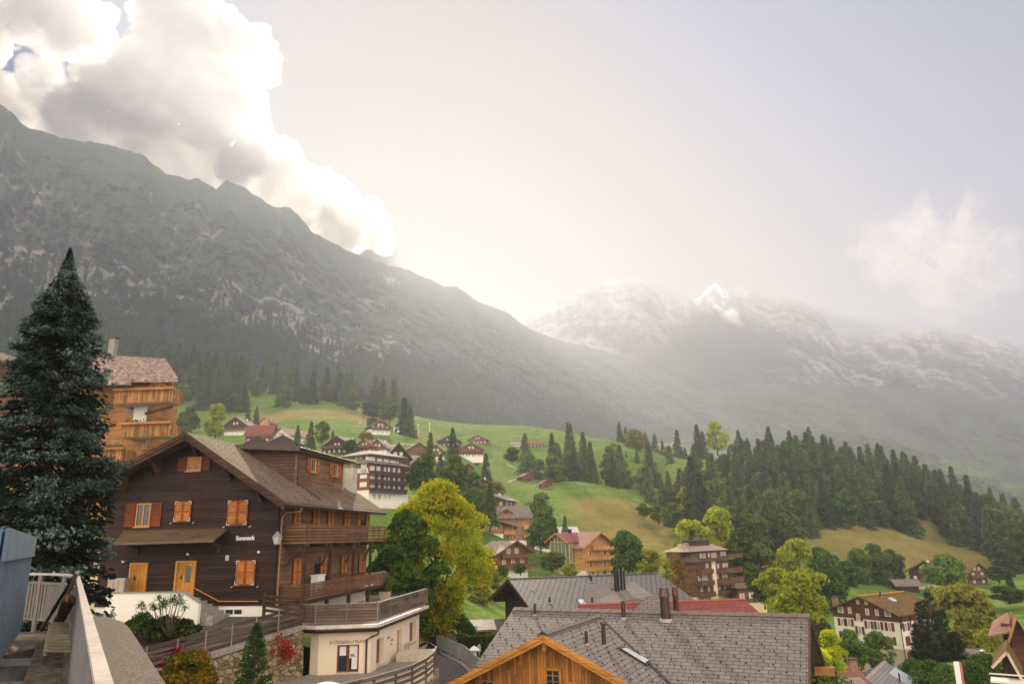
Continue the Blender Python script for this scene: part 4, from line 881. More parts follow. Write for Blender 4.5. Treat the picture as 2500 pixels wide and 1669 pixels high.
def facade_frame(p, q):                   # Bld-like frame on a wall from p to q
    b = Bld.__new__(Bld); b.O = Vector((p.x, p.y, 0)); b.rz = math.atan2(q.y - p.y, q.x - p.x); b.c, b.s_ = math.cos(b.rz), math.sin(b.rz); e = empty('frame', (0, 0, 0)); b.e = e
    e.name = 'wall_side'; e.parent = of; e.matrix_parent_inverse = Matrix(); e.location = b.O - OB; e.rotation_euler = (0, 0, b.rz); return b
m_ = MB(); zc_ = ZT - .42
fa = facade_frame(iA1, iB); fb = facade_frame(iB, iC)
def wall_holes(b, L_, z0, z1, holes, th=.32):   # a wall with real openings, thick reveals
    xs = sorted({0, L_} | {h[0] for h in holes} | {h[1] for h in holes}); mb = MB()
    for i in range(len(xs) - 1):
        xa, xb = xs[i], xs[i + 1]; cuts = sorted([(h[2], h[3]) for h in holes if h[0] <= xa + 1e-6 and h[1] >= xb - 1e-6]); z = z0
        for c0_, c1_ in cuts: mb.box(xa, xb, 0, th, z, c0_); z = c1_
        mb.box(xa, xb, 0, th, z, z1)
    return mb
La = (iB - iA1).length; Lb = (iC - iB).length
hw1 = fa.rect('F', 0, (822, 1573, 876, 1641)); hb1 = fb.rect('F', 0, (919, 1557, 936, 1621)); hbd = fb.rect('F', 0, (969, 1536, 981, 1627)); hb2 = fb.rect('F', 0, (1000, 1516, 1015, 1566))
wa = wall_holes(fa, La, -9.6, zc_, [hw1]).build('wall', [CREAM], fa.e); wb = wall_holes(fb, Lb, -9.6, zc_, [hb1, hbd, hb2]).build('wall', [CREAM], fb.e)
m_ = MB(); 
m_.prism([Vector((iA.x, iA.y, -9.6)), Vector((iA1.x, iA1.y, -9.6)), Vector((iA1.x, iA1.y + .3, -9.6)), Vector((iA.x, iA.y + .3, -9.6))], (0, 0, zc_ + 9.6)); m_.prism([Vector((p.x, p.y, -9.6)) for p in (iC, iD, iD + Vector((-.3, 0, 0)), iC + Vector((-.3, .1, 0)))], (0, 0, zc_ + 9.6)); rel(m_, OB).build('end_wall', [CREAM], of)
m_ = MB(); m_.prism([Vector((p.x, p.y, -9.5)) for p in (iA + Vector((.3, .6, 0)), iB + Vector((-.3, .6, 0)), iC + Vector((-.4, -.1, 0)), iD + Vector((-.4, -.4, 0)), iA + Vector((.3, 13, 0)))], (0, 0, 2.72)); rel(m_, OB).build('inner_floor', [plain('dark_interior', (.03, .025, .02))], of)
def recess(b, h, depth, fm, bars=1, paper=(), glass=True, name='window'):
    mb = MB(); f = .07; a0, a1, z0, z1 = h
    mb.box(a0 + .002, a0 + f, depth, depth + .06, z0, z1); mb.box(a1 - f, a1 - .002, depth, depth + .06, z0, z1); mb.box(a0 + f, a1 - f, depth, depth + .06, z1 - f, z1 - .002); mb.box(a0 + f, a1 - f, depth, depth + .06, z0 + .002, z0 + f)
    for k in range(bars): x = a0 + (a1 - a0) * (k + 1) / (bars + 1); mb.box(x - .06, x + .06, depth, depth + .06, z0 + f, z1 - f)
    w = mb.build(name, [fm], b.e); g = MB(); g.box(a0 + f, a1 - f, depth + .03, depth + .035, z0 + f, z1 - f); g.build('pane', [GLASS], w); return w
RB = plain('red_brown_window_wood', (.22, .065, .02), .5)
w = recess(fa, hw1, .16, RB); PAP = plain('white_paper', (.80, .79, .77), .8, var=.03, sc=1)
a0, a1, z0, z1 = hw1; W_ = a1 - a0; H_ = z1 - z0
for (u0, u1, v0, v1, lb) in ((.10, .40, .60, .93, 'notice'), (.55, .92, .50, .95, 'poster'), (.66, .92, .10, .495, 'notice')):
    q = MB(); q.box(a0 + W_ * u0, a0 + W_ * u1, .184, .188, z0 + H_ * v0, z0 + H_ * v1); pp = q.build(lb, [PAP], w)
    if lb == 'poster': q = MB(); q.box(a0 + W_ * .60, a0 + W_ * .78, .181, .184, z0 + H_ * .575, z0 + H_ * .65); q.build('picture', [plain('red_picture', (.45, .12, .08))], w); q = MB(); q.box(a0 + W_ * .57, a0 + W_ * .86, .181, .184, z0 + H_ * .545, z0 + H_ * .565); q.build('picture', [plain('teal_picture', (.10, .2, .2))], w)
q = MB(); q.box(a0 - .05, a1 + .05, -.10, .16, z0 - .12, z0 - .002); q.build('sill', [TAUPE], w)
recess(fb, hb1, .22, OFRAME, 0); recess(fb, hb2, .22, OFRAME, 0)
for h in (hb1, hb2): q = MB(); q.box(h[0] - .03, h[1] + .03, -.08, .22, h[2] - .1, h[2] - .002); q.build('sill', [TAUPE], fb.e)
q = MB(); q.box(hbd[0] + .01, hbd[1] - .01, .2, .25, hbd[2], hbd[3] - .01); q.build('door', [plain('tan_door', (.42, .26, .13), .5)], fb.e)
q = MB(); pm = fb.L(992, 1577, 'y', -.1); q.box(pm.x - .28, pm.x + .28, -.25, -.002, pm.z - .18, pm.z + .2); q.build('letter_box', [plain('cream_metal', (.5, .45, .38), .5)], fb.e)
def ffac(x, z): return facing('F', (x, -.012, z))
p = fa.L(849, 1565, 'y', 0); text('office_lettering', 'architekturbüro', .30, fa.e, ffac(p.x, p.z), plain('grey_brown_letters', (.16, .11, .09)), .004, 0)
for (px, py, s_, t_) in ((949, 1555, .22, 'atelier'), (957, 1560, .22, 'kunst'), (955, 1571, .18, 'büro')): p = fb.L(px, py, 'y', 0); text('wall_lettering', t_, s_, fb.e, ffac(p.x, p.z), plain('faint_brown_letters', (.36, .25, .18)), .003)
# roof edge: pale metal fascia, gutter, dark eaves board; board fence on top
def edge(mb, pts, z, w, h, o):
    for a, b in zip(pts[:-1], pts[1:]):
        d = (b - a).normalized(); n_ = Vector((d.y, -d.x, 0)); mb.bar(Vector((a.x, a.y, z)) + n_ * o - d * .02, Vector((b.x, b.y, z)) + n_ * o + d * .02, w, h)
EP = [A_, A1, B_, C_]
m_ = MB(); edge(m_, EP, ZT - .13, .18, .16, .09); rel(m_, OB).build('roof_edge', [plain('pale_metal_edge', (.62, .56, .52), .45)], of)
m_ = MB(); edge(m_, EP, ZT - .33, .30, .22, -.18); rel(m_, OB).build('eaves_board', [boards('rusty_eaves_boards', (.09, .045, .028), .2)], of)
m_ = MB(); m_.tube([p + Vector((.0, 0, -.26)) + Vector((.05, -.16, 0)) for p in EP], .06, 7); rel(m_, OB).build('gutter', [METAL], of)
pd = fa.L(894, 1600, 'y', -.1); g0 = B_ + Vector((.1, -.12, -.3)); lo = Vector((pd.x, -.08, 0)); wpd = lambda z: b_world(fa, (pd.x, -.08, z))
def b_world(b, p): return Matrix.Translation(b.O) @ Matrix.Rotation(b.rz, 4, 'Z') @ Vector(p)
zz1 = fa.L(897, 1560, 'y', -.08).z; m_ = MB(); m_.tube([g0, g0 + Vector((0, .02, -.25)), g0.lerp(wpd(zz1), .5) + Vector((0, 0, -.12)), wpd(zz1), wpd(-8)], .05, 8); rel(m_, OB).build('drainpipe', [METAL], of)
bf = things('terrace_board_fence', 'weathered board parapet fence round the office roof terrace', 'fence', A_)
for a, b in zip(EP[:-1], EP[1:]):
    m_ = MB(); d = (b - a).normalized(); n_ = Vector((d.y, -d.x, 0))
    for k in range(6): m_.bar(a + n_ * .06 + Vector((0, 0, .10 + .152 * k + .06)), b + n_ * .06 + Vector((0, 0, .10 + .152 * k + .06)), .035, .142)
    rel(m_, A_).build('board_panel', [GREYW], bf)
    m_ = MB(); m_.bar(a + Vector((0, 0, 1.0)), b + Vector((0, 0, 1.0)), .16, .04); rel(m_, A_).build('top_rail', [plain('silver_grey_wood', (.24, .20, .17), .8)], bf)
    n = max(1, round((b - a).length / 1.9))
    for k in range(n + 1): p = a.lerp(b, k / n); m_ = MB(); m_.bar(p + n_ * .10 + Vector((0, 0, 0)), p + n_ * .10 + Vector((0, 0, .98)), .045, .03, tuple(n_)); rel(m_, A_).build('post', [plain('dull_steel', (.20, .17, .15), .6)], bf)
# --- sloping driveway, stone wall with board fence
E_ = at(347, 1580, 31.5); E_.z -= .98; E2 = E_ + (E_ - A_) * .35
dv = MB(); ca, cb2 = b_world(ch, (wl - 3, -.1, zG - .02)), b_world(ch, (1.5, -.1, zG - .02)); Af = Vector((A_.x, A_.y, ZT)); 
dv.face([E2, E_, Af, cb2, ca, Vector((-34, 33, E2.z))][::1]); tag(dv.build('driveway', [ASPH]), kind='structure')
if True:
    me_ = bpy.data.objects['driveway'].data
STONE, T = mat('rubble_stone'); P = objco(T); sp = T.node('ShaderNodeVectorMath', {0: P, 1: (1.0, 1.0, 1.6)}, operation='MULTIPLY').outputs[0]
wn = T.node('ShaderNodeTexNoise', {'Vector': sp, 'Scale': 2.0, 'Detail': 3}); wv_ = T.node('ShaderNodeVectorMath', {0: wn.outputs['Color'], 'Scale': .35}, operation='SCALE').outputs[0]; sp = T.node('ShaderNodeVectorMath', {0: sp, 1: wv_}, operation='ADD').outputs[0]
vo = T.node('ShaderNodeTexVoronoi', {'Vector': sp, 'Scale': 2.7, 'Randomness': 1.0}); ve = T.node('ShaderNodeTexVoronoi', {'Vector': sp, 'Scale': 2.7}, feature='DISTANCE_TO_EDGE')
cs = T.ramp(T.node('ShaderNodeSeparateXYZ', {0: vo.outputs['Color']}).outputs[0], [(0, (.13, .085, .05)), (.35, (.30, .21, .12)), (.7, (.42, .32, .20)), (1, (.50, .43, .33))]); nn = T.noise(P, 9, 5, .7)
cs = T.mix(T.m('MULTIPLY', T.sm(nn, .3, .7), .5), cs, (.10, .075, .05)); eg = T.sm(ve.outputs['Distance'], .0, .07); cs = T.mix(T.m('SUBTRACT', 1.0, eg), cs, (.20, .16, .11)); T.put(T.b.inputs['Base Color'], cs); T.b.inputs['Roughness'].default_value = .95; bump(T, T.m('ADD', eg, T.m('MULTIPLY', nn, .4)), .08, 1.0)
sw2 = things('stone_wall', 'rubble stone retaining wall under the long board fence, with red creeper', 'wall', Af + Vector((0, 0, -5)))
m_ = MB(); dd_ = (Af - E2).normalized(); nn_ = Vector((dd_.y, -dd_.x, 0)); q = [E2, Af]
m_.hexa([E2 + nn_ * .35 - Vector((0, 0, 6)), Af + nn_ * .35 - Vector((0, 0, 6)), Af - nn_ * .2 - Vector((0, 0, 6)), E2 - nn_ * .2 - Vector((0, 0, 6)), E2 + nn_ * .12 - Vector((0, 0, .25)), Af + nn_ * .12 - Vector((0, 0, .25)), Af - nn_ * .2 - Vector((0, 0, .25)), E2 - nn_ * .2 - Vector((0, 0, .25))])
rel(m_, sw2.location).build('stonework', [STONE], sw2); m_ = MB(); m_.bar(E2 - Vector((0, 0, .12)), Af - Vector((0, 0, .12)), .42, .26); rel(m_, sw2.location).build('coping', [CONC], sw2)
lf = things('long_board_fence', 'long weathered four board fence climbing along the stone wall', 'fence', Af)
for k in range(4): m_ = MB(); z = .26 + .22 * k; m_.bar(E2 + nn_ * .12 + Vector((0, 0, z)), Af + nn_ * .12 + Vector((0, 0, z)), .045, .14); rel(m_, Af).build('board', [GREYW], lf)
for k in range(9): p = E2.lerp(Af, (k + .3) / 8.6); m_ = MB(); m_.bar(p + nn_ * .17 + Vector((0, 0, -.45)), p + nn_ * .17 + Vector((0, 0, 1.0)), .04, .05, tuple(nn_)); rel(m_, Af).build('post', [plain('dull_pale_steel', (.33, .29, .26), .6)], lf)
# --- lower curved rail fence on its stone wall, yard floor
CP = [at_z(*p, OFZ + 1.1) for p in ((760, 1690), (840, 1667), (913, 1650), (966, 1635), (1006, 1622), (1040, 1605), (1060, 1589), (1065, 1577), (1052, 1567), (1026, 1556))]
for p in CP: p.z = OFZ
cf = things('curved_rail_fence', 'curved weathered four rail fence in front of the cream office', 'fence', CP[3])
for k in range(4):
    m_ = MB(); z = .25 + .26 * k
    for a, b in zip(CP[:8][:-1], CP[:8][1:]): m_.bar(a + Vector((0, 0, z)), b + (b - a).normalized() * .02 + Vector((0, 0, z)), .07, .15)
    rel(m_, CP[3]).build('rail', [GREYW], cf)
for k in (1, 2, 3, 4, 5, 6, 7): p = CP[k]; m_ = MB(); m_.bar(p + Vector((0, .07, -.2)), p + Vector((0, .07, 1.1)), .1, .1, (0, 1, 0)); rel(m_, CP[3]).build('post', [GREYW], cf)
m_ = MB(); m_.tube([p + Vector((0, 0, 1.05)) for p in CP[7:]], .03, 6); rel(m_, CP[3]).build('handrail', [BLACK], cf)
cw2 = MB(); n = len(CP)
for a, b in zip(CP[:-1], CP[1:]):
    d = (b - a).normalized(); nn2 = Vector((d.y, -d.x, 0)); cw2.hexa([Vector((*(a + nn2 * .35).xy, -11)), Vector((*(b + nn2 * .35).xy, -11)), Vector((*(b - nn2 * .2).xy, -11)), Vector((*(a - nn2 * .2).xy, -11)), a + nn2 * .15 - Vector((0, 0, .02)), b + nn2 * .15 - Vector((0, 0, .02)), b - nn2 * .2 - Vector((0, 0, .02)), a - nn2 * .2 - Vector((0, 0, .02))])
tag(rel(cw2, CP[3]).build('curved_stone_wall', [STONE], loc=CP[3]), 'curved rubble stone wall carrying the curved rail fence above the road', 'wall')
yd_ = MB(); ringY = [Vector((p.x, p.y, OFZ - .01)) for p in CP] + [Vector((iC.x + .5, iC.y + 1, OFZ - .01)), Vector((iB.x, iB.y + .1, OFZ - .01)), Vector((iA.x, iA.y + .1, OFZ - .01)), Vector((iA.x - 2, iA.y - 4, OFZ - .01))]
yd_.face(ringY); tag(yd_.build('yard_paving', [plain('grey_yard', (.26, .23, .2), .95, .1, 0, .3, 5)]), kind='structure')
bn = things('concrete_bench', 'pale low concrete ledge at the far corner of the office', 'ledge', at_z(1020, 1612, OFZ)); m_ = MB(); m_.box(-1.2, .9, -.3, 1.2, 0, .45); m_.build('ledge', [plain('pale_concrete', (.55, .47, .36))], bn)
# road and white panel fence
ROADZ = lambda x, y: gz(x, y) + .05
rd = MB(); rc = [(1075, 1720, 41), (1090, 1665, 45), (1108, 1632, 50), (1110, 1605, 56), (1085, 1580, 64), (1050, 1560, 70), (1010, 1545, 76), (900, 1520, 90)]
rp_ = [at(*q) for q in rc]; strip = []
for i, p in enumerate(rp_):
    d = (rp_[min(i + 1, len(rp_) - 1)] - rp_[max(i - 1, 0)]); d.z = 0; d.normalize(); nn3 = Vector((d.y, -d.x, 0)); row = []
    for k in range(7): q = p + nn3 * (-2.4 + .8 * k); row.append(Vector((q.x, q.y, ROADZ(q.x, q.y) + .22)))
    strip.append(row)
for i in range(len(strip) - 1):
    for k in range(6): rd.face([strip[i][k], strip[i][k + 1], strip[i + 1][k + 1], strip[i + 1][k]])
tag(rd.build('road', [ASPH]), kind='structure')
FP = [at(*q) for q in ((1190, 1640, 46), (1170, 1608, 50), (1156, 1596, 52), (1142, 1583, 55), (1128, 1573, 58), (1118, 1569, 59), (1098, 1561, 62), (1076, 1553, 66), (1057, 1547, 69), (1038, 1541, 72), (1015, 1536, 76), (985, 1530, 80))]
wf = things('white_panel_fence', 'pale grey slatted metal fence along the outer bend of the road', 'fence', FP[5] + Vector((0, 0, -1.2)))
m_ = MB(); PF = plain('pale_grey_aluminium', (.50, .50, .50), .4, .5, .3, .1)
for a, b in zip(FP[:-1], FP[1:]):
    n = max(2, int((b - a).length / .14)); d = (b - a) / n
    for k in range(n): p = a + d * (k + .5); m_.bar(p - Vector((0, 0, .98)), p - Vector((0, 0, .06)), .105, .02, (d.y, -d.x, 0))
rel(m_, wf.location).build('slat_panel', [PF], wf)
m_ = MB()
for a, b in zip(FP[:-1], FP[1:]): m_.bar(a, b, .07, .05); m_.bar(a - Vector((0, 0, 1.0)), b - Vector((0, 0, 1.0)), .05, .04)
rel(m_, wf.location).build('rail', [PF], wf)
for p in FP[:-1]: m_ = MB(); m_.bar(p + Vector((0, -.08, -1.35)), p + Vector((0, -.08, .02)), .07, .07, (0, 1, 0)); rel(m_, wf.location).build('post', [STEEL], wf)
m_ = MB()
for a, b in zip(FP[:-1], FP[1:]): m_.bar(a - Vector((0, 0, 1.5)), b - Vector((0, 0, 1.5)), .35, .4)
rel(m_, wf.location).build('kerb', [CONC], wf)
# small post sign and gate pillar behind the fence
sg_ = at(1170, 1590, 62); sn = things('post_sign', 'small grey sign with a black emblem standing behind the pale fence', 'sign', sg_ - Vector((0, 0, 2))); m_ = MB(); m_.box(-.03, .03, -.03, .03, 0, 2.6); m_.build('post', [STEEL], sn); m_ = MB(); m_.box(-.13, .13, -.06, -.03, 2.0, 2.5); sp_ = m_.build('sign_plate', [plain('grey_plate', (.45, .42, .38))], sn); m_ = MB(); m_.bar((-.05, -.066, 2.12), (.05, -.066, 2.38), .03, .01, (0, 1, 0)); m_.bar((-.06, -.066, 2.3), (.02, -.066, 2.2), .03, .01, (0, 1, 0)); m_.build('emblem', [BLACK], sn)
gp = at(1157, 1582, 60); gq = things('gate_pillar', 'white gate pillar with a pointed cap behind the pale fence', 'pillar', gp - Vector((0, 0, 1.6))); m_ = MB(); m_.box(-.2, .2, -.2, .2, 0, 1.5); m_.build('pillar', [WHITE], gq); m_ = MB(); m_.hexa([(-.42, -.42, 1.5), (.42, -.42, 1.5), (.42, .42, 1.5), (-.42, .42, 1.5), (-.03, -.03, 1.8), (.03, -.03, 1.8), (.03, .03, 1.8), (-.03, .03, 1.8)]); m_.build('cap', [WHITE], gq)
# white lamp dome at the bottom edge
wd = at(797, 1664, 24); dm = things('parasol', 'white domed top of a parasol just showing at the bottom below the office', 'parasol', wd - Vector((0, 0, 2.6))); m_ = MB(); n = 12; Rr_ = .75
for i in range(5):
    for j in range(n):
        q = [];
        for (ii, jj) in ((i, j), (i, j + 1), (i + 1, j + 1), (i + 1, j)):
            t = ii / 5; a = 6.2832 * jj / n; q.append((Rr_ * t * math.cos(a), Rr_ * t * math.sin(a), 2.6 - .28 * t * t))
        m_.face(q if i else [q[0], q[2], q[3]])
m_.build('canopy', [plain('white_canvas', (.8, .78, .76), .8, var=.03)], dm); m_ = MB(); m_.tube([(0, 0, 0), (0, 0, 2.58)], .03, 6); m_.build('pole', [STEEL], dm)
# ================================================================ mid distance buildings
def zc(s, ox, oy, *b): return tuple((v / s + (ox if i % 2 == 0 else oy)) for i, v in enumerate(b))
def face_poly(b, name, side, pl, pts, m, out=0.0, th=None):
    mb = MB(); mb.face([b.pt(side, pl, a, z, out) for a, z in pts]); return b.part(name, mb, [m])
# ---------------------------------------------------------------- timber house with slate roof, bottom centre
zr = -4.5; RL, RR = at_z(1255, 1484, zr), at_z(1978, 1501, zr); rz = math.atan2(RR.y - RL.y, RR.x - RL.x)
bh = Bld('timber_house', 'timber house with a big grey slate roof and honey coloured front gable', 'house', (RL.x, RL.y, zr), rz)
RW_ = (RR - RL).length; q = bh.L(1165, 1615, 'x', 0); S1 = q.z / q.y       # main slope
zx = -4.8; G_ = bh.toL(at_z(1318, 1549, zx)); J_ = bh.toL(at_z(1486, 1494, zx)); xc = (G_.x + J_.x) / 2 + .15; yg = G_.y; zcx = zx - zr
q = bh.L(1534, 1669, 'y', yg); S2 = (zcx - q.z) / (q.x - xc)
D_ = 11.0
m_ = MB(); bh.slab(m_, [(0, -D_, -S1 * D_), (RW_, -D_, -S1 * D_), (RW_, 0, 0), (0, 0, 0)], .3); bh.slab(m_, [(0, 0, 0), (RW_, 0, 0), (RW_, 8, -S1 * 8), (0, 8, -S1 * 8)], .3)
rf = bh.part('roof', m_, [SLATE])
def vy(d): return (zcx - S2 * d) / S1      # y where the cross roof meets the main slope
dl = 7.5; m_ = MB(); up = .05
for sg in (-1, 1):
    P = [(xc, yg, zcx + up), (xc, vy(0) + .1, zcx + up), (xc + sg * dl, max(vy(-0) * 0 + vy(dl), -D_ - 3), zcx - S2 * dl + up), (xc + sg * dl, yg, zcx - S2 * dl + up)]
    bh.slab(m_, P if sg < 0 else P[::-1], .22)
bh.part('cross_roof', m_, [SLATE])
m_ = MB()
for sg in (-1, 1): m_.bar((xc, vy(0), zcx + .07), (xc + sg * dl, vy(dl), zcx - S2 * dl + .09), .16, .05)
bh.part('valley_gutter', m_, [METAL])
# ridge caps, overlapping plates
def ridge(b, name, p, q, m, w=.26, step=.42, h=.04, s=.5):
    p, q = Vector(p), Vector(q); L_ = (q - p).length; n = int(L_ / step); d = (q - p) / n; sd = d.normalized().cross(Vector((0, 0, 1))); mb = MB()
    for k in range(n):
        a = p + d * k; c = a + d * .98; lift = Vector((0, 0, .012 * (k % 2)))
        for sg in (-1, 1): mb.face([a + lift + Vector((0, 0, h)), c + lift + Vector((0, 0, h)), c + lift + sd * sg * w - Vector((0, 0, w * s)) + Vector((0, 0, h)), a + lift + sd * sg * w - Vector((0, 0, w * s)) + Vector((0, 0, h))][::sg])
    for sg in (-1, 1): mb.bar(p + sd * sg * w - Vector((0, 0, w * s + .0)), q + sd * sg * w - Vector((0, 0, w * s + .0)), .02, .06)
    return b.part(name, mb, [m])
RIDGEM = plain('brown_grey_ridge_metal', (.17, .13, .115), .7, .15, 0, .12)
ridge(bh, 'ridge_cap', (0, 0, .02), (RW_, 0, .02), RIDGEM, .34, .33, .06, S1); ridge(bh, 'ridge_cap', (xc, yg, zcx + up + .02), (xc, vy(0), zcx + up + .02), RIDGEM, .22, .25, .06, S2)
# snow guards
def guards(b, parent, f, nu, nv, m=BLACK):
    mb = MB()
    for j in range(nv):
        for i in range(nu):
            r = f((i + (.5 if j % 2 else 0)) / nu, (j + .5) / nv)
            if r is not None: x, y, z = r; mb.box(x - .032, x + .032, y - .035, y + .03, z - .01, z + .05)
    o = b.part('snow_guard', mb, [m], parent); return o
inx = lambda x, y: y < vy(abs(x - xc)) if abs(x - xc) < dl else False
guards(bh, rf, lambda u, v: None if (u * RW_ > RW_ - .3 or (inx(u * RW_, -D_ * v) and abs(u * RW_ - xc) < dl)) else (u * RW_ + .2, -D_ * v - .3, -S1 * (D_ * v + .3) + .01), 14, 22)
guards(bh, rf, lambda u, v: None if (v * 11 + yg > vy(u * dl) - .2) else (xc + .1 + u * dl, yg + .3 + v * 11, zcx + up - S2 * (.1 + u * dl) + .01), 11, 16)
# gable wall, barge boards, window
yw = yg + 1.0; wallx = lambda z: (zcx - .2 - z) / S2
m_ = MB(); zb_ = -9; xw = 6.6; m_.face([(xc - xw, yw, zb_), (xc + xw, yw, zb_), (xc + xw, yw, zcx - .2 - S2 * xw), (xc, yw, zcx - .2), (xc - xw, yw, zcx - .2 - S2 * xw)]); bh.part('gable_wall', m_, [HONEYV])
m_ = MB(); m_.box(.8, RW_ - .9, -D_ + 1, 7, -12, -S1 * 6.9 - .4 if False else -6.2); m_.m = 1
for x in (.8, RW_ - .9): m_.face([(x, -D_ + 1, -6.3), (x, 7, -6.3), (x, 7, -S1 * 7 - .3), (x, 0, -.3), (x, -D_ + 1, -S1 * (D_ - 1) - .3)][::1 if x > 1 else -1])
bh.part('wall', m_, [WHITE, plain('red_brown_soffit', (.12, .035, .02), .6)])
BARGE = boards('golden_barge_board', (.52, .22, .045), .5, var=.3, gap=.9)
for sg in (-1, 1):
    for o_, z_, h_, w_ in ((-.07, -.06, .20, .07), (.0, -.24, .20, .10)): m_ = MB(); m_.bar((xc, yg + o_, zcx + z_), (xc + sg * dl, yg + o_, zcx + z_ - S2 * dl), w_, h_); bh.part('barge_board', m_, [BARGE])
    m_ = MB(); bh.slab(m_, [(xc, yg + .05, zcx - .19), (xc + sg * dl, yg + .05, zcx - .19 - S2 * dl), (xc + sg * dl, yw, zcx - .19 - S2 * dl), (xc, yw, zcx - .19)][::sg], .03); bh.part('soffit', m_, [HONEYV])
m_ = MB(); m_.box(xc - .10, xc + .10, yg + .06, yw - .01, zcx - .75, zcx - .35); bh.part('ridge_beam', m_, [HONEY])
m_ = MB(); m_.hexa([(xc - .22, yg - .08, zcx - .2), (xc + .22, yg - .08, zcx - .2), (xc + .22, yg + .35, zcx - .2), (xc - .22, yg + .35, zcx - .2), (xc - .2, yg - .08, zcx + .05), (xc + .2, yg - .08, zcx + .05), (xc + .2, yg + .35, zcx + .05), (xc - .2, yg + .35, zcx + .05)]); m_.face([(xc - .26, yg - .1, zcx + .06), (xc + .26, yg - .1, zcx + .06), (xc, yg - .1, zcx + .2)]); bh.part('apex_cap', m_, [METAL])
a0, a1, z0, z1 = bh.rect('F', yw, (1334, 1634, 1368, 1690)); bh.window('F', yw, a0, a1, z0, z1, frame=HONEY, curtain=0, bars=1, cross=3, fw=.06)
m_ = MB(); bh.bx(m_, 'F', yw, a0 - .1, a1 + .1, z1, z1 + .1, 0, .14); bh.bx(m_, 'F', yw, a0 - .1, a0, z0, z1, 0, .1); bh.bx(m_, 'F', yw, a1, a1 + .1, z0, z1, 0, .1); bh.part('window_surround', m_, [BARGE])
a0, a1, z0, z1 = bh.rect('F', yw, (1176, 1660, 1206, 1700)); bh.window('F', yw, a0, a1, z0, z1, frame=HONEY, curtain=0, bars=1, cross=3, fw=.06)
# right hand gable overhang
m_ = MB()
for sg, L_ in ((-1, D_), (1, 8)): m_.bar((RW_ - .05, 0, -.16), (RW_ - .05, sg * L_, -.16 - S1 * L_), .10, .30)
bh.part('verge_board', m_, [plain('dark_red_verge', (.11, .035, .022), .5)])
m_ = MB(); m_.bar((RW_ - .6, 6.6, -S1 * 7 - .5), (RW_ + .5, 6.6, -S1 * 7 - .5), .4, .5); bh.part('purlin', m_, [HONEY])
# flues, vents, skylight
def on_slope(px, py, kind='main'):
    u, v = uv(px, py)
    for i in range(900):
        y = -i * .02 if kind == 'main' else yg + i * .02; p = bh.L(px, py, 'y', y)
        zz = S1 * p.y if kind == 'main' else zcx - S2 * abs(p.x - xc) + up
        if (kind == 'main' and p.z >= zz and i > 0) or (kind != 'main' and p.z <= zz): return Vector((p.x, p.y, zz))
    return p
def flue(b, p, r, h, cap='flat', m=METAL, parent=None):
    mb = MB(); mb.tube([(p.x, p.y, p.z - .3), (p.x, p.y, p.z + h)], r, 12)
    o = b.part('flue', mb, [m], parent); mb = MB(); mb.tube([(p.x, p.y, p.z - .12), (p.x, p.y, p.z + .05)], r * 1.45, 12); b.part('flashing', mb, [plain('pale_lead', (.45, .42, .40), .4)], o)
    mb = MB()
    if cap == 'flat': mb.tube([(p.x, p.y, p.z + h), (p.x, p.y, p.z + h + .1)], r * .8, 10)
    elif cap == 'ball': ball(mb, (p.x, p.y, p.z + h + r * 1.3), r * 1.35, 7)
    else:
        for k in range(14):
            a = 6.283 * k / 14; c, s = math.cos(a), math.sin(a); mb.bar((p.x + c * r * 1.12, p.y + s * r * 1.12, p.z + h + .04), (p.x + c * r * .8, p.y + s * r * .8, p.z + h + .42), .045, .05)
        mb.tube([(p.x, p.y, p.z + h - .0), (p.x, p.y, p.z + h + .06)], r * 1.15, 12); mb.tube([(p.x, p.y, p.z + h + .42), (p.x, p.y, p.z + h + .5)], r * .95, 12)
    b.part('flue_cap', mb, [plain('copper_brown', (.16, .07, .05), .4, .5, .5) if cap != 'flat' else BLACK], o)
for px, py, r, h, cap, kd in ((1306, 1500, .085, .60, 'flat', 'main'), (1523, 1508, .12, .85, 'flat', 'main'), (1626, 1511, .27, 1.25, 'crown', 'main'), (1432, 1572, .09, .55, 'flat', 'x'), (1475, 1575, .115, .95, 'ball', 'x')): flue(bh, on_slope(px, py, kd), r, h, cap)
pb = on_slope(1640, 1500); flue(bh, pb + Vector((.1, .8, -.2)), .16, 1.2, 'crown')
A4 = [on_slope(*p, 'x') for p in ((1509, 1583), (1521, 1580), (1591, 1617), (1579, 1626))]
m_ = MB(); u4 = Vector((S2, 0, 1)).normalized()
lft = lambda ps, h0, h1: m_.hexa([p + u4 * h0 for p in ps] + [p + u4 * h1 for p in ps])
lft(A4[::-1], -.02, .09); sk = bh.part('skylight', m_, [METAL]); m_ = MB(); cc = sum(A4, Vector()) / 4; A5 = [cc + (p - cc) * .80 for p in A4]; lft(A5[::-1], .091, .10); bh.part('pane', m_, [plain('sky_glass', (.55, .62, .68), .08, .8)], sk)
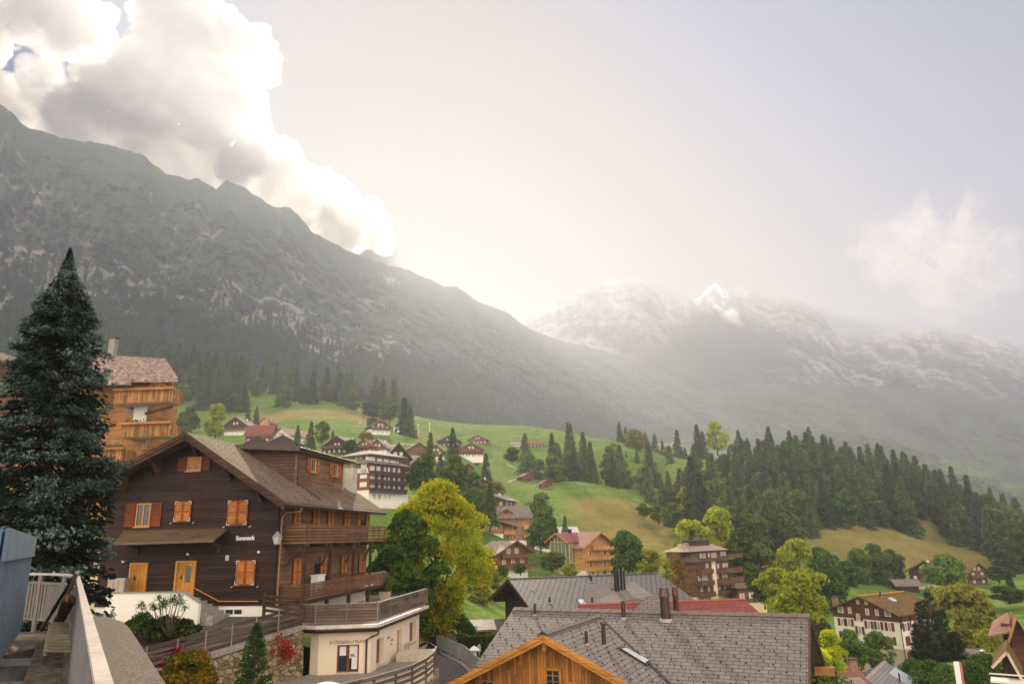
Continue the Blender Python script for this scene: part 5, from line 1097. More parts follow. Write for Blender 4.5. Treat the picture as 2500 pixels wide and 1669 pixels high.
# ---------------------------------------------------------------- large dark roof behind it
zr = -4.2; ML, MR = at_z(1241, 1412, zr), at_z(1606, 1398, zr); rz = math.atan2(MR.y - ML.y, MR.x - ML.x)
mh = Bld('slate_roofed_house', 'house with long dark grey slate roof and four thin black flues behind the timber house', 'house', ML, rz)
Wm = (MR - ML).length; q = mh.L(1291, 1480, 'x', 0); Sm = q.z / q.y; Dm = 12; Dk = 9
m_ = MB(); mh.slab(m_, [(0, -Dm, -Sm * Dm), (Wm, -Dm, -Sm * Dm), (Wm, 0, 0), (0, 0, 0)], .3); mh.slab(m_, [(0, 0, 0), (Wm, 0, 0), (Wm, Dk, -Sm * Dk), (0, Dk, -Sm * Dk)], .3); rf = mh.part('roof', m_, [SLATE2])
ridge(mh, 'ridge_cap', (0, 0, .02), (Wm, 0, .02), plain('dark_ridge', (.06, .055, .055)), .2, .5, .04, Sm)
guards(mh, rf, lambda u, v: (u * Wm, -Dm * v - .2, -Sm * (Dm * v + .2) + .01), 30, 20)
m_ = MB(); m_.face([(1.6, -Dm + 1.5, -14), (1.6, -Dm + 1.5, -Sm * (Dm - 1.5) - .3), (1.6, 0, -.3), (1.6, Dk - 1, -Sm * (Dk - 1) - .3), (1.6, Dk - 1, -14)]); m_.box(1.7, Wm - 1, -Dm + 1.5, Dk - 1, -14, -Sm * (Dm - 1.6) - .4); mh.part('wall', m_, [DARKV])
for k in range(3): m_ = MB(); y = -3.2 - 1.1 * k; m_.box(1.48, 1.6, y - .35, y + .25, -7.5, -Sm * 4 + 0.3 - .5 * k); mh.part('window', m_, [[CURT, plain('cream_panel', (.55, .45, .32)), CURT][k]])
for k in range(4): m_ = MB(); y = 1.5 + 2.0 * k; m_.box(.1, 1.6, y - .12, y + .12, -Sm * y - .75, -Sm * y - .35); mh.part('purlin', m_, [plain('red_brown_beam', (.09, .04, .025))])
m_ = MB(); m_.bar((.0, 0, -.18), (.0, -Dm, -.18 - Sm * Dm), .12, .36); m_.bar((.0, 0, -.18), (.0, Dk, -.18 - Sm * Dk), .12, .36); mh.part('verge_board', m_, [BEAM])
def mslope(px, py):
    for i in range(1, 900):
        y = -i * .02; p = mh.L(px, py, 'y', y)
        if p.z >= Sm * p.y: return Vector((p.x, p.y, Sm * p.y))
    return p
for px, yt, yb_, r in ((1504, 1392, 1452, .13), (1511, 1402, 1452, .13), (1519, 1394, 1450, .13), (1526, 1401, 1450, .10)):
    p = mslope(px, yb_); h = (yb_ - yt) / 1720 * (ML.y + 2) * .97; flue(mh, p, r, h, 'flat', BLACK)
for px, py in ((1440, 1414), (1444, 1420), (1342, 1471), (1495, 1450), (1446, 1472)): flue(mh, mslope(px, py), .09, .45, 'flat', BLACK)
for q4 in (((1408, 1464), (1425, 1464), (1434, 1476), (1415, 1476)), ((1561, 1460), (1576, 1458), (1588, 1472), (1573, 1472)), ((1580, 1459), (1596, 1458), (1605, 1470), (1592, 1471))):
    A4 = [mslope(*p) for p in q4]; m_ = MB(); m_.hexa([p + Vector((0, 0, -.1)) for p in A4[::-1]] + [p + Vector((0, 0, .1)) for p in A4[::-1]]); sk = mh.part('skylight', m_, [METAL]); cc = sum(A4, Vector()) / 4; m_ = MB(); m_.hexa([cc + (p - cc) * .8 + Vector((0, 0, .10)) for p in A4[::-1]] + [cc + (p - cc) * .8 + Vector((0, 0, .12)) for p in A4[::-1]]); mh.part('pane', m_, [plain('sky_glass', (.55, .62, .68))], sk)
# small roofs between the two big ones
def gab(name, label, cat, px, py, Y, w, d, he, hr, rz, wallm, roofm, ov=.8, plinth=None, hp=0, along='y', group=None, th=.2, ovf=None):
    """plain gabled volume; py is the ground line of the front"""
    b = Bld(name, label, cat, at(px, py, Y), rz, group); mb = MB(); hw = w / 2; ovf = ov if ovf is None else ovf
    if plinth: mb.m = 1; mb.box(-hw, hw, 0, d, -2.5, hp); mb.m = 0
    z0 = hp if plinth else -2.5; e = .0 if not plinth else .08
    if along == 'y':
        mb.prism([(-hw - e, -e, z0), (hw + e, -e, z0), (hw + e, -e, he), (0, -e, hr - th), (-hw - e, -e, he)], (0, d + 2 * e, 0)); s = (hr - he) / hw
        r = MB(); b.slab(r, [(-hw - ov, -ovf, he - s * ov), (0, -ovf, hr), (0, d + ovf, hr), (-hw - ov, d + ovf, he - s * ov)], th); b.slab(r, [(0, -ovf, hr), (hw + ov, -ovf, he - s * ov), (hw + ov, d + ovf, he - s * ov), (0, d + ovf, hr)], th)
    else:
        mb.prism([(-hw - e, -e, z0), (-hw - e, -e, he), (-hw - e, d / 2, hr - th), (-hw - e, d + e, he), (-hw - e, d + e, z0)], (w + 2 * e, 0, 0)); s = (hr - he) / (d / 2)
        r = MB(); b.slab(r, [(-hw - ovf, -ov, he - s * ov), (hw + ovf, -ov, he - s * ov), (hw + ovf, d / 2, hr), (-hw - ovf, d / 2, hr)], th); b.slab(r, [(-hw - ovf, d / 2, hr), (hw + ovf, d / 2, hr), (hw + ovf, d + ov, he - s * ov), (-hw - ovf, d + ov, he - s * ov)], th)
    b.part('wall', mb, [wallm, plinth or wallm]); b.part('roof', r, [roofm]); b.dim = (w, d, he, hr, s); return b
def chim(b, x, y, z, w=.5, h=1.2, m=None):
    mb = MB(); mb.box(x - w / 2, x + w / 2, y - w / 2, y + w / 2, z - 1, z + h); o = b.part('chimney', mb, [m or CREAM]); mb = MB(); mb.box(x - w * .65, x + w * .65, y - w * .65, y + w * .65, z + h, z + h + .12); b.part('chimney_cap', mb, [METAL], o)
def rows(b, side, spec, frame=None, shut=True, shm=None, cur=.6, w=1.0, h=1.25):
    W_, D2 = b.dim[0], b.dim[1]
    for z, xs in spec:
        for x in xs:
            pl = {'F': 0, 'R': W_ / 2, 'L': -W_ / 2, 'K': D2}[side]; b.lite(side, pl + (.08 if b.pl and z > b.hp and side == 'R' else 0) - (.08 if b.pl and z > b.hp and side in 'FL' else 0), x - w / 2, x + w / 2, z, z + h, frame, shut, shm, cur)
# dormer of the dark roof
dmp = mslope(1510, 1468); m_ = MB(); x0, yd_ = dmp.x, dmp.y
m_.hexa([(x0 - 4.2, yd_ - 1.0, dmp.z - .6), (x0 + 1.2, yd_ - 1.0, dmp.z - .6), (x0 + 2.5, yd_ + 3.0, dmp.z + 1.25), (x0 - 1.6, yd_ + 3.0, dmp.z + 1.25), (x0 - 4.2, yd_ - 1.0, dmp.z - .3), (x0 + 3.4, yd_ - .6, dmp.z + .45), (x0 + 3.2, yd_ + 3.2, dmp.z + 1.5), (x0 - 1.6, yd_ + 3.2, dmp.z + 1.5)])
mh.part('dormer', m_, [SLATE])
RE = at(1412, 1477, 54); rr_ = Bld('red_roofed_house', 'house with a dark red metal sheet roof between the two grey roofs', 'house', RE, .10)
RX = rr_.L(1820, 1466, 'y', 0); m_ = MB(); Lr_ = RX.x; rr_.slab(m_, [(0, -6, -3.4), (Lr_ + 1.8, -6, -3.4), (Lr_, 0, 0), (0, 0, 0)], .2); rr_.slab(m_, [(0, 0, 0), (Lr_, 0, 0), (Lr_, 6, -3.4), (0, 6, -3.4)], .2); rr_.part('roof', m_, [REDR]); m_ = MB(); m_.tube([(0, 0, .03), (Lr_, 0, .03)], .11, 8); rr_.part('ridge_cap', m_, [plain('red_ridge', (.28, .08, .06), .4)]); m_ = MB(); m_.box(.5, Lr_ - .5, -5, 5, -12, -3.4); rr_.part('wall', m_, [WHITE])
m_ = MB(); p = rr_.L(1590, 1486, 'y', -1.5); rr_.slab(m_, [(p.x - 3.2, -3.2, p.z - 1.0), (p.x + .2, -4.2, p.z - .9), (p.x + .9, -1.0, p.z + .9), (p.x - .2, -1, p.z + .7)], .12); rr_.part('dormer_roof', m_, [SLATE])
# ---------------------------------------------------------------- white hotel with red shutters on the right
hz = lambda *b: zc(4.698, 2000, 1350, *b)
O = at(*hz(920, 790), 135); ht = Bld('red_shuttered_hotel', 'four storey white house with dark red shutters and mossy brown roof', 'hotel', O, R(-59)); ht.pl = False
xl_ = ht.L(*hz(165, 720), 'y', 0).x; yr_ = ht.L(*hz(1340, 740), 'x', 0).y
ap = ht.L(*hz(415, 488), 'y', -1.2); e1 = ht.L(*hz(905, 712), 'y', -1.2); e0 = ht.L(*hz(35, 628), 'y', -1.2); xr_ = xl_ / 2; sE = (ap.z - e1.z) / (e1.x - xr_); zbt = ht.L(*hz(1005, 1365), 'x', 0).z; zst = ht.L(*hz(930, 1105), 'y', 0).z
wz = lambda x: ap.z - .25 - sE * abs(x - xr_)
m_ = MB(); m_.m = 1; m_.box(xl_, 0, 0, yr_, zst, 0); m_.m = 2; m_.box(xl_ + .03, -.03, .03, yr_ - .03, zbt - 3, zst - .001); m_.m = 0; m_.prism([(xl_ - .08, -.08, .001), (.08, -.08, .001), (.08, -.08, wz(0)), (xr_, -.08, wz(xr_)), (xl_ - .08, -.08, wz(xl_))], (0, yr_ + .16, 0))
ht.part('wall', m_, [boards('red_brown_cladding', (.13, .045, .028), .2, var=.3), WHITE, TAUPE]); m_ = MB(); m_.box(xl_ - .04, .06, -.06, yr_ + .06, zst - .12, zst + .12); ht.part('string_course', m_, [TAUPE])
m_ = MB(); oe = e1.x; kb = yr_ + 2.0
for sg in (-1, 1): P = [(xr_, -1.2, ap.z), (xr_ + sg * (oe - xr_), -1.2, e1.z), (xr_ + sg * (oe - xr_), kb, e1.z), (xr_, kb - .0, ap.z)]; ht.slab(m_, P[::sg], .22)
ht.part('roof', m_, [MOSSR]); m_ = MB(); m_.tube([(xr_, -1.2, ap.z + .02), (xr_, kb, ap.z + .02)], .12, 6); ht.part('ridge_cap', m_, [plain('yellow_lichen', (.45, .28, .05), .9, var=.4, sc=3)])
for k in range(5): m_ = MB(); y = .3 + (yr_ - .6) * k / 4; m_.bar((.05, y, -1.2), (oe - .3, y, e1.z - .2), .14, .14); ht.part('eaves_strut', m_, [BEAM])
for b in ((425, 525, 462, 580), (522, 535, 558, 588), (215, 608, 280, 680), (752, 652, 822, 725)): ht.lite('F', -.08, *ht.rect('F', 0, hz(*b)))
for b in ((333, 618, 372, 688), (533, 632, 575, 705), (643, 642, 685, 715)): ht.lite('F', -.08, *ht.rect('F', 0, hz(*b)), None, True, REDW)
for b in ((430, 690, 470, 770), (447, 837, 490, 925), (245, 745, 283, 828), (322, 750, 365, 835), (553, 775, 590, 862), (662, 782, 703, 875), (787, 795, 828, 890), (262, 893, 300, 978), (340, 900, 385, 985), (575, 928, 612, 1015), (680, 940, 715, 1020), (808, 955, 850, 1048)): ht.lite('F', -.08 if b[1] < 700 else 0, *ht.rect('F', 0, hz(*b)), None, True, REDW, .5, .52)
for b in ((978, 795, 1012, 890), (1108, 780, 1150, 870), (1253, 765, 1285, 852), (1130, 940, 1165, 1030)): ht.lite('R', 0, *ht.rect('R', 0, hz(*b)), None, True, REDW, .5, .6)
for b in ((993, 948, 1045, 1055), (1017, 1125, 1083, 1270)): a = ht.rect('R', 0, hz(*b)); m_ = MB(); ht.bx(m_, 'R', 0, *a, .0, .08); ht.part('closed_shutter', m_, [REDW])
m_ = MB(); a = ht.rect('R', 0, hz(1100, 700, 1145, 725)); ht.lite('R', .08, *a, None, False)
for b in ((1078, 868, 1250, 925), (1100, 1035, 1240, 1090)):
    a = ht.rect('R', 0, hz(*b)); m_ = MB(); ht.bx(m_, 'R', 0, a[0], a[1], a[2] - .1, a[2], 0, 1.2); ht.bx(m_, 'R', 0, a[0], a[1], a[3] - .08, a[3], 1.14, 1.2)
    for k in range(4): ht.bx(m_, 'R', 0, a[0], a[1], a[2] + .1 + k * .22, a[2] + .22 + k * .22, 1.15, 1.19); ht.bx(m_, 'R', 0, a[0], a[0] + .05, a[2] + .1 + k * .22, a[2] + .22 + k * .22, 0, 1.15)
    ht.part('balcony', m_, [REDW])
m_ = MB(); m_.tube([(.1, .0, wz(0)), (.1, .0, zbt - 2)], .07, 6); ht.part('drainpipe', m_, [BLACK]); p = ht.L(*hz(185, 560), 'y', 3); chim(ht, p.x, 3, p.z - .6, .9, 1.6, PINKR)
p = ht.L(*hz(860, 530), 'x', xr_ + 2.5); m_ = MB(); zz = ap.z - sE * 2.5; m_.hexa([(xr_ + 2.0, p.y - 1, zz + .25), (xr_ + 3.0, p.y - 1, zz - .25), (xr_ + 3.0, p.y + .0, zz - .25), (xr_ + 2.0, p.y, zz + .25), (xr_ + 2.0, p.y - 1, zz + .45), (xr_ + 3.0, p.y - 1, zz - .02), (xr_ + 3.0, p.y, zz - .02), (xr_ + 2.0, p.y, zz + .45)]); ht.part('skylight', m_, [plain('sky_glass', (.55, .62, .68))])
p = ht.L(*hz(705, 500), 'x', xr_ + 1); flue(ht, Vector((xr_ + 1, p.y, ap.z - sE)), .15, .8, 'flat', BLACK)
# ---------------------------------------------------------------- orange house with glazed stair hall
oz = lambda *b: zc(4.894, 1080, 1180, *b)
O = at(*oz(1690, 1085), 190); ob = Bld('orange_timber_house', 'bright orange timber apartment house with tall glazed stair hall and pink roofs', 'apartment house', O, R(38))
xw_ = ob.L(*oz(2008, 900), 'y', 0).x; yw_ = ob.L(*oz(1292, 900), 'x', 0).y; ap = ob.L(*oz(1897, 572), 'y', -1.5); eL = ob.L(*oz(1690, 768), 'y', -1.5); eR = ob.L(*oz(2110, 745), 'y', -1.5); s1 = (ap.z - eL.z) / (ap.x - eL.x)
m_ = MB(); m_.m = 0; m_.prism([(0, 0, 1.0), (xw_, 0, 1.0), (xw_, 0, ap.z - .3 - s1 * (xw_ - ap.x)), (ap.x, 0, ap.z - .3), (0, 0, ap.z - .3 - s1 * ap.x)], (0, yw_, 0)); m_.m = 1; m_.box(.05, xw_ - .05, .05, yw_ - .05, -4, .999); ob.part('wall', m_, [ORANGE, WHITE])
m_ = MB()
xe = eR.x
ob.slab(m_, [(eL.x, -1.5, eL.z), (ap.x, -1.5, ap.z), (ap.x, yw_ + 1, ap.z), (eL.x, yw_ + 1, eL.z)], .25); ob.slab(m_, [(ap.x, -1.5, ap.z), (xe, -1.5, ap.z - s1 * (xe - ap.x)), (xe, yw_ + 1, ap.z - s1 * (xe - ap.x)), (ap.x, yw_ + 1, ap.z)], .25); ob.part('roof', m_, [PINKR])
m_ = MB()
for xx, zz in ((eL.x, eL.z), (xe, ap.z - s1 * (xe - ap.x))): m_.bar((ap.x, -1.55, ap.z - .12), (xx, -1.55, zz - .12), .1, .4)
ob.part('barge_board', m_, [BARGE])
# glazed wing: gable on the left side
gA = ob.L(*oz(1365, 592), 'x', -2.2); g0 = ob.L(*oz(1515, 700), 'x', -2.2); g1 = ob.L(*oz(1235, 700), 'x', -2.2); ym = gA.y; s2 = (gA.z - g0.z) / (ym - g0.y)
m_ = MB(); ya, yb2 = g0.y, 2 * ym - g0.y
ob.slab(m_, [(-2.6, ya, g0.z), (-2.6, ym, gA.z), (ap.x, ym, gA.z), (ap.x, ya, g0.z)][::-1], .2); ob.slab(m_, [(-2.6, ym, gA.z), (-2.6, yb2, g0.z), (ap.x, yb2, g0.z), (ap.x, ym, gA.z)][::-1], .2); ob.part('wing_roof', m_, [REDR])
m_ = MB(); m_.bar((-2.65, ym, gA.z - .1), (-2.65, ya, g0.z - .1), .1, .4, (0, 0, 1)); m_.bar((-2.65, ym, gA.z - .1), (-2.65, yb2, g0.z - .1), .1, .4, (0, 0, 1)); ob.part('barge_board', m_, [BARGE])
yA, yB = ob.L(*oz(1520, 900), 'x', -2.0).y, ob.L(*oz(1300, 900), 'x', -2.0).y
m_ = MB(); m_.face([(-1.9, yA, .8), (-1.9, yA, g0.z + .3), (-1.9, ym, gA.z - .3), (-1.9, yB, g0.z + .3), (-1.9, yB, .8)]); m_.face([(-1.9, yA, .8), (0, yA, .8), (0, yA, g0.z), (-1.9, yA, g0.z)]); gl = ob.part('glass_wall', m_, [plain('green_grey_glass', (.16, .20, .17), .12, .6)])
m_ = MB(); zt_ = lambda y: min(gA.z - .3 - s2 * abs(y - ym), gA.z)
for k in range(6): y = yA + (yB - yA) * k / 5; m_.box(-2.06, -1.86, y - .12, y + .12, .8, zt_(y))
for z in (.8, 4.2, 8.0): m_.box(-2.05, -1.87, min(yA, yB), max(yA, yB), z - .12, z + .12)
for k in range(3): x = -1.9 + .9 * k; m_.box(x, x + .15, yA - .05, yA + .1, .8, g0.z)
ob.part('glazing_bars', m_, [plain('pale_timber', (.56, .40, .22))], gl); m_ = MB(); m_.box(-1.85, 0, min(yA, yB), max(yA, yB), -4, .8); ob.part('wing_base', m_, [WHITE])
m_ = MB()
for z in (1.2, 4.6): m_.bar((-1.2, yB - .5 if yB > yA else yA, z + 2.6), (-1.2, yA + .5, z), .9, .25)
ob.part('stair', m_, [plain('stair_grey', (.22, .22, .2))], gl)
for i, (zz, dz) in enumerate(((oz(1730, 785, 2018, 745), 0), (oz(1705, 905, 2055, 860), 0), (oz(1712, 1030, 2065, 985), 0))):
    a = ob.rect('F', 0, (zz[0], zz[3], zz[2], zz[1])); ob.railing('F', 0, a[0] + (.2 if i else 1.2), min(a[1], xw_ + .3), a[2], a[3] - a[2], 1.3, ORANGEV)
for b, sh in (((1758, 690, 1788, 740), 1), ((1845, 680, 1865, 735), 0), ((1908, 678, 1938, 735), 1), ((1745, 808, 1790, 865), 1), ((1850, 800, 1870, 860), 0), ((1920, 800, 1965, 855), 1), ((1750, 930, 1795, 990), 1), ((1858, 925, 1875, 985), 0), ((1922, 920, 1970, 980), 1), ((1790, 1050, 1810, 1085), 0), ((1850, 1048, 1868, 1083), 0), ((1915, 1040, 1960, 1080), 0)): ob.lite('F', 0, *ob.rect('F', 0, oz(*b)), OFRAME, bool(sh), ORANGEV, .5)
chim(ob, ap.x - 2.5, ym + .5, gA.z, .7, .9, BLACK)
# ---------------------------------------------------------------- brown and white chalet beside the orange house
O = at(*oz(838, 1125), 178); bc = Bld('brown_white_chalet', 'dark brown chalet on white ground floor with pale roof, left of the orange house', 'chalet', O, R(25)); bc.pl = False
x0 = bc.L(*oz(648, 1000), 'y', 0).x; x1 = bc.L(*oz(1027, 1000), 'y', 0).x; ap = bc.L(*oz(892, 680), 'y', -1.6); e0 = bc.L(*oz(650, 838), 'y', -1.6); e1 = bc.L(*oz(1120, 820), 'y', -1.6); zf_ = bc.L(*oz(840, 1008), 'y', 0).z; s1 = (ap.z - e0.z) / (ap.x - e0.x); s2 = (ap.z - e1.z) / (e1.x - ap.x)
m_ = MB(); m_.prism([(x0, 0, zf_), (x1, 0, zf_), (x1, 0, ap.z - .25 - s2 * (x1 - ap.x)), (ap.x, 0, ap.z - .25), (x0, 0, ap.z - .25 - s1 * (ap.x - x0))], (0, 13, 0)); m_.m = 1; m_.box(x0 + .1, x1 - .1, .1, 12.9, -4, zf_ - .001); bc.part('wall', m_, [BROWN, WHITE])
m_ = MB(); bc.slab(m_, [(e0.x - .4, -1.6, e0.z - .4 * s1), (ap.x, -1.6, ap.z), (ap.x, 14, ap.z), (e0.x - .4, 14, e0.z - .4 * s1)], .22); bc.slab(m_, [(ap.x, -1.6, ap.z), (e1.x, -1.6, e1.z), (e1.x, 14, e1.z), (ap.x, 14, ap.z)], .22); bc.part('roof', m_, [LIGHTR])
m_ = MB(); m_.bar((ap.x, -1.65, ap.z - .12), (e0.x - .4, -1.65, e0.z - .5), .1, .4); m_.bar((ap.x, -1.65, ap.z - .12), (e1.x, -1.65, e1.z - .12), .1, .4); bc.part('barge_board', m_, [plain('dark_red_verge', (.11, .035, .022))])
for b in ((767, 775, 812, 838), (865, 770, 905, 833)): bc.lite('F', 0, *bc.rect('F', 0, oz(*b)), None, True, SHUT)
for b in ((712, 908, 757, 965), (820, 900, 862, 955), (930, 895, 972, 948)): bc.lite('F', 0, *bc.rect('F', 0, oz(*b)), None, True, SHUT, .6, .6)
for b in ((752, 1025, 805, 1075), (838, 1020, 862, 1065), (892, 1015, 912, 1060), (958, 1010, 1000, 1058)): bc.lite('F', -.1 + .2, *bc.rect('F', .1, oz(*b)), None, False)
for b in ((675, 1030, 705, 1100), (925, 1012, 938, 1095)): a = bc.rect('F', .1, oz(*b)); m_ = MB(); bc.bx(m_, 'F', .1, *a, 0, .06); bc.part('door', m_, [BEAM])
a = bc.rect('F', 0, oz(660, 960, 1100, 1008)); bc.railing('F', 0, x0, x1 + 1.8, a[2], .95, 1.3, BROWNV, label='brown balcony with red flowers along its top'); m_ = MB()
rs = random.Random(5)
for k in range(70): x = rs.uniform(x0 + 2, x1 - .5); y = -1.35 + rs.uniform(-.12, .1); z = a[2] + 1.0 + rs.uniform(0, .22); d = .09; m_.m = k % 2; m_.face([(x - d, y, z - d), (x + d, y + .04, z - d), (x + d, y, z + d), (x - d, y - .03, z + d)])
bc.part('flower_box', m_, [plain('red_flowers', (.4, .03, .02)), plain('box_greens', (.05, .10, .03))]); a = bc.rect('F', 0, oz(700, 845, 1020, 885)); bc.railing('F', 0, a[0], x1 - .2, a[2], a[3] - a[2], 1.0, BROWNV)
# ---------------------------------------------------------------- tall wood and plaster house above it
O = at(*oz(620, 665), 215); ub = Bld('ochre_wood_house', 'ochre wooden house with low front gable and a taller roof with a dormer behind', 'house', O, R(12)); ub.pl = False
x0 = ub.L(*oz(508, 620), 'y', 0).x; x1 = ub.L(*oz(730, 620), 'y', 0).x; x2 = ub.L(*oz(905, 620), 'y', 0).x; ap = ub.L(*oz(602, 420), 'y', -1.2); e0 = ub.L(*oz(468, 492), 'y', -1.2); s1 = (ap.z - e0.z) / (ap.x - e0.x); zf_ = ub.L(*oz(620, 598), 'y', 0).z
m_ = MB(); m_.prism([(x0, 0, zf_), (x1, 0, zf_), (x1, 0, ap.z - .2 - s1 * (x1 - ap.x)), (ap.x, 0, ap.z - .2), (x0, 0, ap.z - .2 - s1 * (ap.x - x0))], (0, 8, 0)); m_.box(x1, x2, 1.2, 9, -.5, ap.z - 2.6); m_.m = 1; m_.box(x0 + .1, x1 - .01, .1, 8, -4, zf_ - .001); m_.box(x1 + .01, x2 + 3, 2, 9, -5, -.51); ub.part('wall', m_, [boards('ochre_boards', (.36, .20, .085), .15), WHITE])
m_ = MB(); ub.slab(m_, [(e0.x, -1.2, e0.z), (ap.x, -1.2, ap.z), (ap.x, 9, ap.z), (e0.x, 9, e0.z)], .2); xe = x2 + .4; ze = ap.z - .30 * (xe - ap.x); ub.slab(m_, [(ap.x, -1.2, ap.z), (xe, -1.2, ze), (xe, 9, ze), (ap.x, 9, ap.z)], .2); ub.part('roof', m_, [PALER])
q0 = ub.L(*oz(605, 270), 'y', 8); q1 = ub.L(*oz(1035, 265), 'y', 8); q2 = ub.L(*oz(1040, 402), 'y', 3); q3 = ub.L(*oz(600, 410), 'y', 3)
m_ = MB(); m_.box(q0.x + .6, q1.x - .8, 4.2, 12, -6, q3.z + .1); m_.face([(q1.x - .8, 4.2, q3.z + .1), (q1.x - .8, 12, q3.z + .1), (q1.x - .8, 8, q1.z - .3)]); ub.part('upper_wall', m_, [boards('ochre_boards', (.36, .20, .085))])
m_ = MB(); ub.slab(m_, [(q0.x, 3, q3.z), (q1.x, 3, q3.z), (q1.x, 8, q0.z), (q0.x, 8, q0.z)], .25); ub.slab(m_, [(q0.x, 8, q0.z), (q1.x, 8, q0.z), (q1.x, 13, q3.z), (q0.x, 13, q3.z)], .25); ub.part('upper_roof', m_, [PALER])
dx0, dx1 = ub.L(*oz(690, 350), 'y', 4.4).x, ub.L(*oz(830, 350), 'y', 4.4).x; dzt = ub.L(*oz(762, 290), 'y', 4.0).z; dzb = ub.L(*oz(762, 380), 'y', 4.4).z; dm_ = (dx0 + dx1) / 2
m_ = MB(); m_.prism([(dx0 + .3, 4.4, dzb), (dx1 - .3, 4.4, dzb), (dx1 - .3, 4.4, dzt - 1.4), (dm_, 4.4, dzt - .2), (dx0 + .3, 4.4, dzt - 1.4)], (0, 3, 0)); dd = ub.part('dormer', m_, [HONEY]); m_ = MB(); ub.slab(m_, [(dx0 - .3, 3.9, dzt - 1.5), (dm_, 3.9, dzt), (dm_, 8, dzt), (dx0 - .3, 8, dzt - 1.5)], .15); ub.slab(m_, [(dm_, 3.9, dzt), (dx1 + .3, 3.9, dzt - 1.5), (dx1 + .3, 8, dzt - 1.5), (dm_, 8, dzt)], .15); ub.part('dormer_roof', m_, [PINKR], dd); m_ = MB(); ub.bx(m_, 'F', 4.4, dm_ - .9, dm_ + .9, dzb + .5, dzb + 1.6, 0, .06); ub.part('shutter', m_, [REDW], dd)
for b in ((615, 508, 652, 550), (612, 618, 655, 662)): ub.lite('F', 0 if b[1] < 600 else .1, *ub.rect('F', 0, oz(*b)), OFRAME, b[1] > 600, OFRAME)
for b in ((560, 510, 578, 592),): a = ub.rect('F', 0, oz(*b)); m_ = MB(); ub.bx(m_, 'F', 0, *a, 0, .05); ub.part('door', m_, [BEAM])
for b in ((775, 503, 800, 555), (848, 503, 885, 555), (755, 615, 800, 660), (850, 612, 885, 655)): ub.lite('F', 1.2, *ub.rect('F', 1.2, oz(*b)), OFRAME, True, ORANGE, .3, .4)
a = ub.rect('F', 0, oz(738, 558, 872, 605)); ub.railing('F', 1.2, a[0], a[1], a[2], a[3] - a[2], 1.2, ORANGEV)
for b in ((968, 498, 1030, 545), (970, 608, 1032, 650)): a = ub.rect('F', 4.2, oz(*b)); ub.railing('F', 4.2, a[0], a[1], a[2], a[3] - a[2], 1.2, ORANGEV)
m_ = MB(); p = ub.L(*oz(910, 500), 'y', 3.9); m_.tube([(p.x, 4.0, q3.z), (p.x, 4.0, -4)], .12, 6); ub.part('drainpipe', m_, [STEEL])
# ---------------------------------------------------------------- tall brown apartment house
tz = lambda *b: zc(5.107, 1540, 1200, *b)
O = at(*tz(805, 1312), 165); tb = Bld('brown_apartment_tower', 'tall five storey dark brown wooden apartment house with stacked balconies', 'apartment house', O, R(-43))
xa = tb.L(*tz(660, 1100), 'y', 0).x; yb3 = tb.L(*tz(1240, 1000), 'x', 0).y; xs0 = tb.L(*tz(500, 900), 'y', .8).x; xs1 = tb.L(*tz(640, 900), 'y', .8).x; zsk = tb.L(*tz(800, 880), 'y', 0).z; ztp = tb.L(*tz(800, 765), 'y', 1.0).z
m_ = MB(); m_.box(xs1, 0, 0, yb3, 0, zsk); m_.box(xs0, xs1 + .5, -.9, yb3 - 3, -2, ztp + .4); m_.box(xs1, -1, 1.0, yb3 - .5, zsk, ztp); m_.m = 1; m_.box(xs1 + .05, -.05, .05, yb3 - .05, -6, -.001)
tb.part('wall', m_, [boards('warm_brown_boards', (.155, .075, .035), .2), CREAM2])
m_ = MB(); hx0, hx1, hy0, hy1 = xs0 - .8, .2, -1.3, yb3 + .3; zz = ztp + .35; zt2 = tb.L(*tz(800, 630), 'y', 6).z; m_.hexa([(hx0, hy0, zz), (hx1, hy0, zz), (hx1, hy1, zz), (hx0, hy1, zz), (hx0 + 4.5, hy0 + 4.5, zt2), (hx1 - 4, hy0 + 4.5, zt2), (hx1 - 4, hy1 - 4.5, zt2), (hx0 + 4.5, hy1 - 4.5, zt2)]); tb.part('roof', m_, [plain('tan_metal_roof', (.36, .25, .18), .5, var=.1)])
m_ = MB(); m_.box(hx0 + 4.6, hx1 - 4.2, hy0 + 4.6, hy1 - 5, zt2 - .8, zt2 + .5); tb.part('roof_box', m_, [METAL]); chim(tb, hx1 - 5, hy1 - 6, zt2 + .5, .9, .9, plain('brick_brown', (.2, .12, .09))); chim(tb, hx0 + 3, hy0 + 3, zt2 - 1, .8, .9, TAUPE)
m_ = MB(); m_.box(xs1 - .3, 1.0, -1.0, yb3 + 1.4, zsk, zsk + .22); m_.face([(xs1 - .3, -1.0, zsk + .22), (1.0, -1.0, zsk + .22), ((xs1 + .7) / 2, .8, zsk + 1.9)]); m_.face([(1.0, -1.0, zsk + .22), (1.0, 2.5, zsk + .22), ((xs1 + .7) / 2, .8, zsk + 1.9)]); tb.part('skirt_roof', m_, [plain('dark_roof_felt', (.10, .075, .055))])
a = tb.rect('R', 0, tz(1020, 880, 1068, 1290)); m_ = MB(); tb.bx(m_, 'R', 0, a[0], a[1], -.0, zsk, 0, .12); tb.part('pale_panel', m_, [CREAM])
for b in ((820, 965, 972, 1018), (830, 1108, 986, 1160), (835, 1248, 1000, 1300), (1062, 945, 1350, 1000), (1070, 1065, 1365, 1140), (1085, 1218, 1245, 1265)): a = tb.rect('R', 0, tz(*b)); tb.railing('R', 0, a[0], a[1] - (.5 if b[2] > 1300 else 0), a[2], a[3] - a[2], 1.3, BROWNV)
